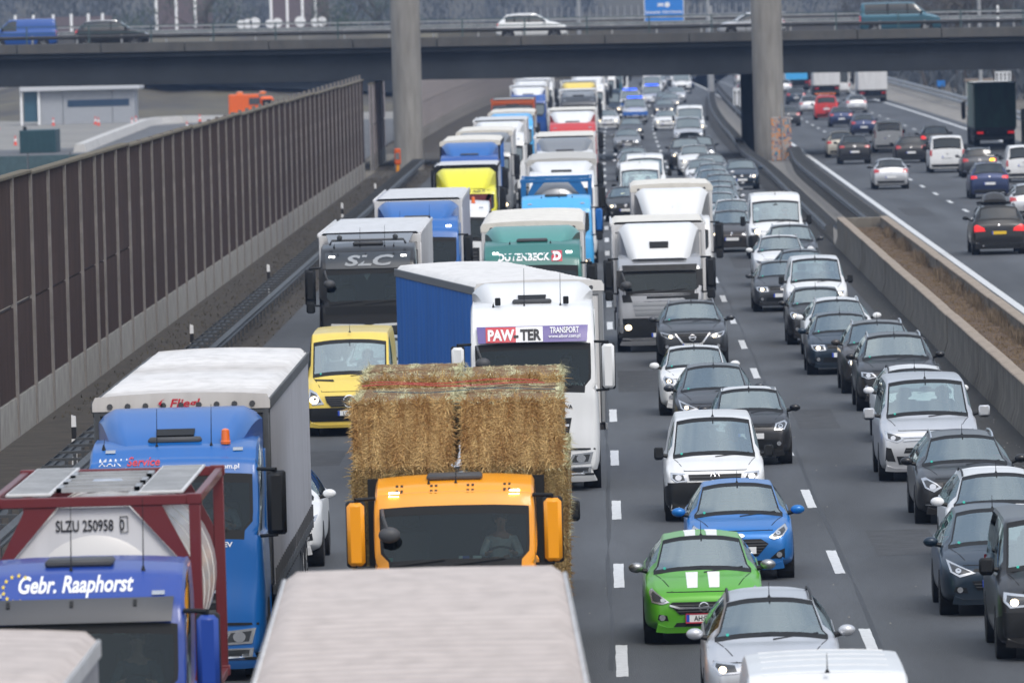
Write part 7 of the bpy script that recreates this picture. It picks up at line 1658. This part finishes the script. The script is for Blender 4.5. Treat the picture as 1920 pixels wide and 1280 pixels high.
# third lane
C('van_mid', 'white', 'white van whose roof ends at the bottom edge of the picture', 'van', 2.26, 89.5)
C('wagon', 'silver', 'silver estate car with black roof rails, nearest in the third lane', 'car', 2.05, 110.6, True, person=('driver of the nearest silver estate car', (.1, .1, .12)))
C('corsa', 'green', 'bright green hatchback with two white stripes', 'car', 1.31, 124.2, person=('driver of the striped green hatchback', (.35, .3, .28)))
C('fiesta', 'blue', 'bright blue hatchback behind the green one', 'car', 2.06, 137.6, person=('driver of the bright blue hatchback', (.5, .45, .42)))
C('caddy', 'white', 'small white van with black bumper behind the bright blue hatchback', 'van', 1.88, 153.6, person=('driver of the small white van', (.4, .38, .36)))
C('up', 'black', 'small black hatchback with white roof beside the small white van', 'car', 2.85, 171.8, person=('driver of the small black hatchback with white roof', (.2, .2, .2)), name='small_car', sub={'ROOFP': P['white']})
C('hatch_swept', 'grey', 'dark grey hatchback between two small cars in the third lane', 'car', 2.28, 182.5, True, person=('driver of the dark grey hatchback', (.3, .3, .32)))
C('up', 'white', 'small all-white hatchback with red coats visible inside', 'car', 1.98, 193.4, True, person=('driver in a red coat in the small all-white hatchback', (.7, .08, .05)))
C('suv', 'grey', 'graphite crossover with a chrome V grille and lit headlamps', 'suv', 2.20, 219.6, True, person=('driver of the graphite crossover', (.12, .12, .14)))
C('low_sprinter', 'white', 'white high-roof van with lit lamps behind the white lorries', 'van', 1.62, 372, True, person=('driver of the white high-roof van', (.6, .6, .6)))
C('sprinter', 'white', 'taller white van directly behind the white high-roof van', 'van', 2.0, 402, True)
C('hatch', 'black', 'black car peeking out left of the white high-roof van', 'car', .95, 368, True)
C('hatch_swept', 'silver', 'silver hatchback behind the two white vans', 'car', 1.6, 452)
C('wagon', 'silver', 'silver estate before the bridge shade in the third lane', 'car', 1.7, 470)
C('hatch', 'lgrey', 'light grey hatchback in the third lane under the bridge', 'car', 1.6, 540)
C('hatch', 'grey', 'dark hatchback with one lamp lit beyond the bridge', 'car', 2.0, 590, True)
C('mpv', 'silver', 'police van with blue stripes and roof lights beyond the bridge', 'van', 2.3, 672, True, glass='far', sub={'BUMP': P['pblue']})
C('mpv', 'white', 'second police van with blue roof lights, left of the first', 'van', 1.6, 735, True); C('mpv', 'silver', 'third police van with blue roof lights farther back', 'van', 3.3, 770, True)
C('low_sprinter', 'white', 'white police van farthest back with a blue light bar', 'van', 2.6, 850, True)
for (x, y, z, lb) in ((2.3, 672, 1.95, 'first'), (1.6, 735, 1.95, 'second'), (3.3, 770, 1.95, 'third'), (2.6, 850, 2.42, 'farthest')):
    r_ = empty('light_bar', (x + bend(y), y + 1.9, z), 0, f'blue roof light bar of the {lb} police van', 'light bar', 'blue light bars on the police vans'); q = MB(); q.box(-.62, .62, -.15, .15, 0, .16, .05); mesh_obj('light_cover', q.mesh('light_cover'), mat('beacon_blue', (.01, .05, .7), .2, emit=(.02, .12, 1), estr=1.2), r_)
for (x0, y0) in ((2.3, 672), (1.6, 735)):
    q = MB(); q.box(-.98, .98, -.03, .02, .62, .92); o_ = mesh_obj('police_stripe', q.mesh('police_stripe', None), P['pblue']); o_.location = (x0 + bend(y0), y0 - .01, 0); tag(o_, 'blue stripe across the front of the %s police van' % ('first' if y0 == 672 else 'second'), 'sticker')
C('hatch', 'grey', 'small grey car right of the police vans with both lamps lit', 'car', 4.6, 700, True); C('wagon', 'black', 'dark car with amber-looking lamps behind the police vans', 'car', 4.5, 760, True)
C('hatch', 'white', 'white car with a bright lamp left of the police vans', 'car', .3, 640, True); C('low_sprinter', 'dblue', 'dark van with a bright lamp in the far middle gap', 'van', .1, 700, True)
# fast lane
C('box_mpv', 'black', 'black people carrier cut by the right edge at the bottom', 'van', 6.33, 119.4, True)
C('hatch_swept', 'dblue', 'dark blue hatchback in front of the black people carrier', 'car', 5.82, 128.4)
C('wagon', 'white', 'white estate with roof rails at the right edge', 'car', 6.35, 138.6, person=('driver of the white estate at the right edge', (.45, .4, .38)))
C('star_wagon', 'black', 'black estate with chrome roof rails behind the white estate', 'car', 6.32, 151.0, person=('driver of the black estate with chrome rails', (.2, .2, .22)))
C('mpv', 'silver', 'silver people carrier with a chrome double chevron grille', 'van', 6.17, 164.6, person=('driver of the silver people carrier', (.12, .13, .15)))
C('wagon', 'white', 'white car hidden behind the silver people carrier, only roof showing', 'car', 6.5, 179, sub={})
C('suv_plain', 'black', 'black SUV with chrome rails, first behind the silver people carrier', 'suv', 6.55, 193.0, person=('driver of the black SUV with chrome rails', (.3, .3, .32)))
C('suv_round', 'brown', 'brown-grey SUV with round headlamps', 'suv', 6.45, 201.8, True)
C('hatch', 'dblue', 'old dark hatchback with lit lamps left of the brown-grey SUV', 'car', 5.85, 212.4, True, person=('driver of the old dark hatchback', (.3, .3, .3)))
C('star_wagon', 'white', 'white estate with a wide grille in front of the small black car', 'car', 6.05, 221.6, person=('driver of the white estate with the wide grille', (.3, .28, .25)))
C('up', 'black', 'small black car with a lit lamp behind the white estate', 'car', 5.72, 231.4, True)
C('caddy', 'white', 'small white van with black mirrors in the fast lane', 'van', 6.12, 247.5, True, person=('driver of the small white van in the fast lane', (.3, .3, .3)))
C('hatch', 'grey', 'dark grey hatchback peeking out left of the small white van', 'car', 5.30, 256.5, True)
C('wagon', 'grey', 'grey estate with a raised roof in the fast lane queue', 'car', 6.15, 266.5)
C('suv', 'white', 'white SUV behind the grey estate in the fast lane queue', 'suv', 5.75, 279)
C('suv_plain', 'grey', 'grey SUV partly hidden below the white delivery van', 'suv', 6.35, 290)
C('ducato', 'white', 'white delivery van with a black bumper and ribbed roof', 'van', 6.25, 309.5, True, person=('driver of the white delivery van', (.5, .5, .5)))
C('hatch_swept', 'brown', 'small dark hatchback left of the white delivery van', 'car', 4.75, 318.5, True)
C('hatch', 'white', 'white hatchback with red mirrors behind the small dark hatchback', 'car', 5.1, 338, sub={'PAINT': P['white']})
C('hatch', 'silver', 'silver saloon, first in the chain behind the delivery van', 'car', 4.75, 352); C('wagon', 'silver', 'silver estate, second in the chain behind the delivery van', 'car', 4.95, 363)
C('hatch', 'lgrey', 'light grey hatchback, third in the chain behind the delivery van', 'car', 5.1, 375); C('wagon', 'lgrey', 'pale grey estate, fourth in the chain behind the delivery van', 'car', 5.35, 388)
C('hatch', 'silver', 'silver car, fifth in the chain, roof only', 'car', 5.2, 401); C('wagon', 'silver', 'silver estate, sixth in the chain, roof only', 'car', 5.3, 414); C('hatch', 'white', 'white car, seventh in the chain near the guardrail', 'car', 5.0, 428)
C('hatch', 'dblue', 'dark car with a bright lamp close to the guardrail before the bridge', 'car', 6.9, 424, True)
C('wagon', 'lgrey', 'pale grey estate beside the white SUV before the bridge', 'car', 5.6, 441)
C('suv', 'white', 'white SUV with lit lamps just before the bridge shade', 'suv', 5.0, 462, True); C('big_suv', 'black', 'black off-roader with a bright lamp in the bridge shade', 'suv', 4.7, 478, True); C('suv_plain', 'black', 'second black SUV behind the off-roader', 'suv', 5.6, 489)
C('hatch_swept', 'silver', 'silver hatchback under the bridge in the fast lane', 'car', 5.3, 515); C('mpv', 'silver', 'silver people carrier under the far edge of the bridge', 'van', 5.6, 552)
C('sprinter', 'white', 'tall white van with lit lamps beyond the bridge in the fast lane', 'van', 6.1, 588, True); C('hatch', 'white', 'small white car left of the tall white van', 'car', 4.6, 628, True)
C('hatch', 'grey', 'grey car in the far fast lane behind the tall white van', 'car', 6.0, 640); C('wagon', 'lgrey', 'grey car with both lamps lit at the far bend', 'car', 5.0, 745, True); C('hatch', 'silver', 'silver car at the far bend in the fast lane', 'car', 5.4, 800)
C('low_sprinter', 'white', 'white van at the far bend before the bridge edge', 'van', 5.3, 880); C('wagon', 'navy', 'dark car at the far bend behind the white van', 'car', 5.2, 930)
for k in range(5): C(['wagon', 'hatch', 'suv', 'hatch', 'wagon'][k], ['white', 'silver', 'grey', 'white', 'black'][k], ['white estate', 'silver hatchback', 'grey SUV', 'white hatchback', 'black estate'][k] + ' very far back in the third lane at the bend', 'car', 2.2, 905 + 28 * k)
# right-hand carriageway, driving away
def A(k, c, label, cat, X, Y, tail='off', yaw=0, person=None, **kw): return put(k, c, label, cat, X, Y, True, yaw, False, 'far', 'cars driving away on the right', tail=tail, **kw)
A('big_suv', 'black', 'black SUV with a roof box driving away at the right edge', 'suv', 14.2, 307, 'on', sub={'PLT': PLATEY})
r_ = empty('roof_box', (14.15, 309.0, 1.86), 0, 'black roof box on top of the black SUV', 'roof box')
q = MB(); q.grid(lambda u, v: (.42 * math.cos(math.pi * u) * (1 - .5 * max(0, v - .6) ** 1.2), 2.1 * v - .2, .36 * math.sin(math.pi * u) ** .6 * min(1, 6 * v + .3) * (1 - .5 * v ** 3)), 14, 12); q.add([(-.4, -.2, 0), (.4, -.2, 0), (.4, 1.9, 0), (-.4, 1.9, 0)], [(0, 1, 2, 3)]); q.add([(.42 * math.cos(math.pi * u / 10), -.2, .36 * math.sin(math.pi * u / 10) ** .6 * .3) for u in range(11)], [tuple(range(11))])
mesh_obj('box_shell', q.mesh('box_shell', 40), P['black'], r_)
for y in (.2, 1.3): q = MB(); q.box(-.6, .6, y, y + .06, -.1, -.01); mesh_obj('cross_bar', q.mesh('cross_bar'), BLACK, r_)
A('wagon', 'silver', 'silver estate cut by the right edge behind the SUV with the roof box', 'car', 17.6, 352)
A('suv_round', 'navy', 'dark blue crossover with glowing brake lamps', 'suv', 17.75, 392, 'on')
A('caddy', 'white', 'white van with lettering cut by the right edge', 'van', 20.9, 424)
A('star_wagon', 'grey', 'dark grey hatchback with an amber indicator flashing', 'car', 19.35, 438)
q = MB(); q.box(-.12, .12, 0, .03, 0, .10, .02); o_ = mesh_obj('indicator', q.mesh('indicator'), AMBLIT); o_.location = (19.98, 437.93, .86); tag(o_, 'glowing amber indicator on the dark grey hatchback', 'indicator')
A('box_mpv', 'white', 'white passenger van with red tail lamps driving away', 'van', 18.25, 452)
A('hatch', 'silver', 'silver hatchback driving away beside the median guardrail', 'car', 14.05, 416.5)
A('suv_plain', 'black', 'black SUV with one red brake lamp behind the white passenger van', 'suv', 19.75, 505, 'on')
A('wagon', 'black', 'black estate left of the white passenger van', 'car', 17.4, 481); A('suv', 'black', 'black crossover in the lane beside the median, under the bridge', 'suv', 14.25, 482)
A('hatch_swept', 'beige', 'pale gold hatchback beyond the black crossover', 'car', 14.1, 503); A('transit', 'white', 'white small van with dark rear window beneath the bridge', 'van', 17.35, 516)
A('hatch', 'navy', 'navy hatchback beyond the bridge, right one of the two', 'car', 17.8, 580); A('hatch', 'navy', 'navy hatchback beyond the bridge, left one of the two', 'car', 17.5, 623)
A('transit', 'red', 'bright red van with ladders on its roof beyond the bridge', 'van', 17.46, 662, 'on')
r_ = empty('roof_ladder', (17.46, 663, 1.95), 0, 'ladders and pipe rack on the roof of the bright red van', 'ladder')
q = MB()
for x in (-.7, -.3, .3, .7): q.box(x - .03, x + .03, 0, 3.0, 0, .1)
for k in range(8): q.box(-.8, .8, .1 + k * .4, .16 + k * .4, .03, .08)
mesh_obj('ladder_frame', q.mesh('ladder_frame'), AMBER, r_)
A('hatch', 'silver', 'silver hatchback driving away right of the red van', 'car', 20.85, 697); A('up', 'silver', 'small silver car with a dark bundle left of the red van', 'car', 16.95, 695)
A('hatch', 'grey', 'dark car partly hidden by the median column', 'car', 13.9, 633); A('hatch', 'dblue', 'dark blue car beyond the small silver car', 'car', 17.5, 765); A('hatch', 'red', 'red car far beyond the column', 'car', 13.6, 810)
A('low_sprinter', 'white', 'white van driving away far beyond the red van', 'van', 23.3, 831); A('hatch', 'silver', 'silver car far along beside the white van', 'car', 18.2, 850); A('wagon', 'grey', 'grey estate far along the right carriageway', 'car', 18.5, 940); A('hatch', 'red', 'far red car near the distant lorries', 'car', 21.4, 905); A('hatch', 'white', 'far white car near the distant lorries', 'car', 16.0, 960); A('wagon', 'black', 'far black estate near the distant lorries', 'car', 18.8, 1040)
# on the bridge
def D(k, c, label, cat, X, Y, right=True, **kw):
    Lc = kit(k).info['L']; s = {'PAINT': P[c], 'GLASS': FGLASS, 'RGLASS': DGLASS, 'BULB': LAMPH, 'TAIL': REDLIT if right else REDL, 'BUMP': BLACK, 'PLT': PLATEW, 'ROOFP': P[c]}; s.update(kw)
    return kit(k).place('van' if cat == 'van' else 'car', label, cat, (X + (Lc / 2 if right else -Lc / 2), Y, 7.28 + ZT(X)), math.pi / 2 if right else -math.pi / 2, 'vehicles crossing the bridge', s, ('seat', 'dashboard', 'steering_wheel', 'rear_bench'))
D('suv_round', 'white', 'white hatchback crossing the bridge, right of the left column', 'car', -4.1, 521)
D('suv_plain', 'black', 'black SUV crossing the bridge at upper left', 'car', -29.9, 524)
D('caddy', 'tblue', 'blue van crossing the bridge leftwards in the upper left corner', 'van', -35.6, 526.5, False)
D('mpv', 'teal', 'teal van crossing the bridge at upper right', 'van', 18.4, 522, True)
D('hatch', 'silver', 'pale car half hidden behind the right column on the bridge', 'car', 9.4, 526, False)
D('hatch', 'white', 'white delineated car roof behind the railing, far left of the teal van', 'car', 60, 528, False) if False else None
r_ = empty('marker_post', (23.9, 511.8, 7.4 + ZT(24)), 0, 'slim white marker post on the bridge parapet at upper right', 'marker post'); q = MB(); q.box(-.07, .07, -.05, .05, 0, 1.5, .02); mesh_obj('post_body', q.mesh('post_body'), WHITE, r_); q = MB(); q.box(-.075, .075, -.055, .055, .9, 1.1); mesh_obj('black_band', q.mesh('black_band'), INK, r_)
bpy.context.view_layer.update()
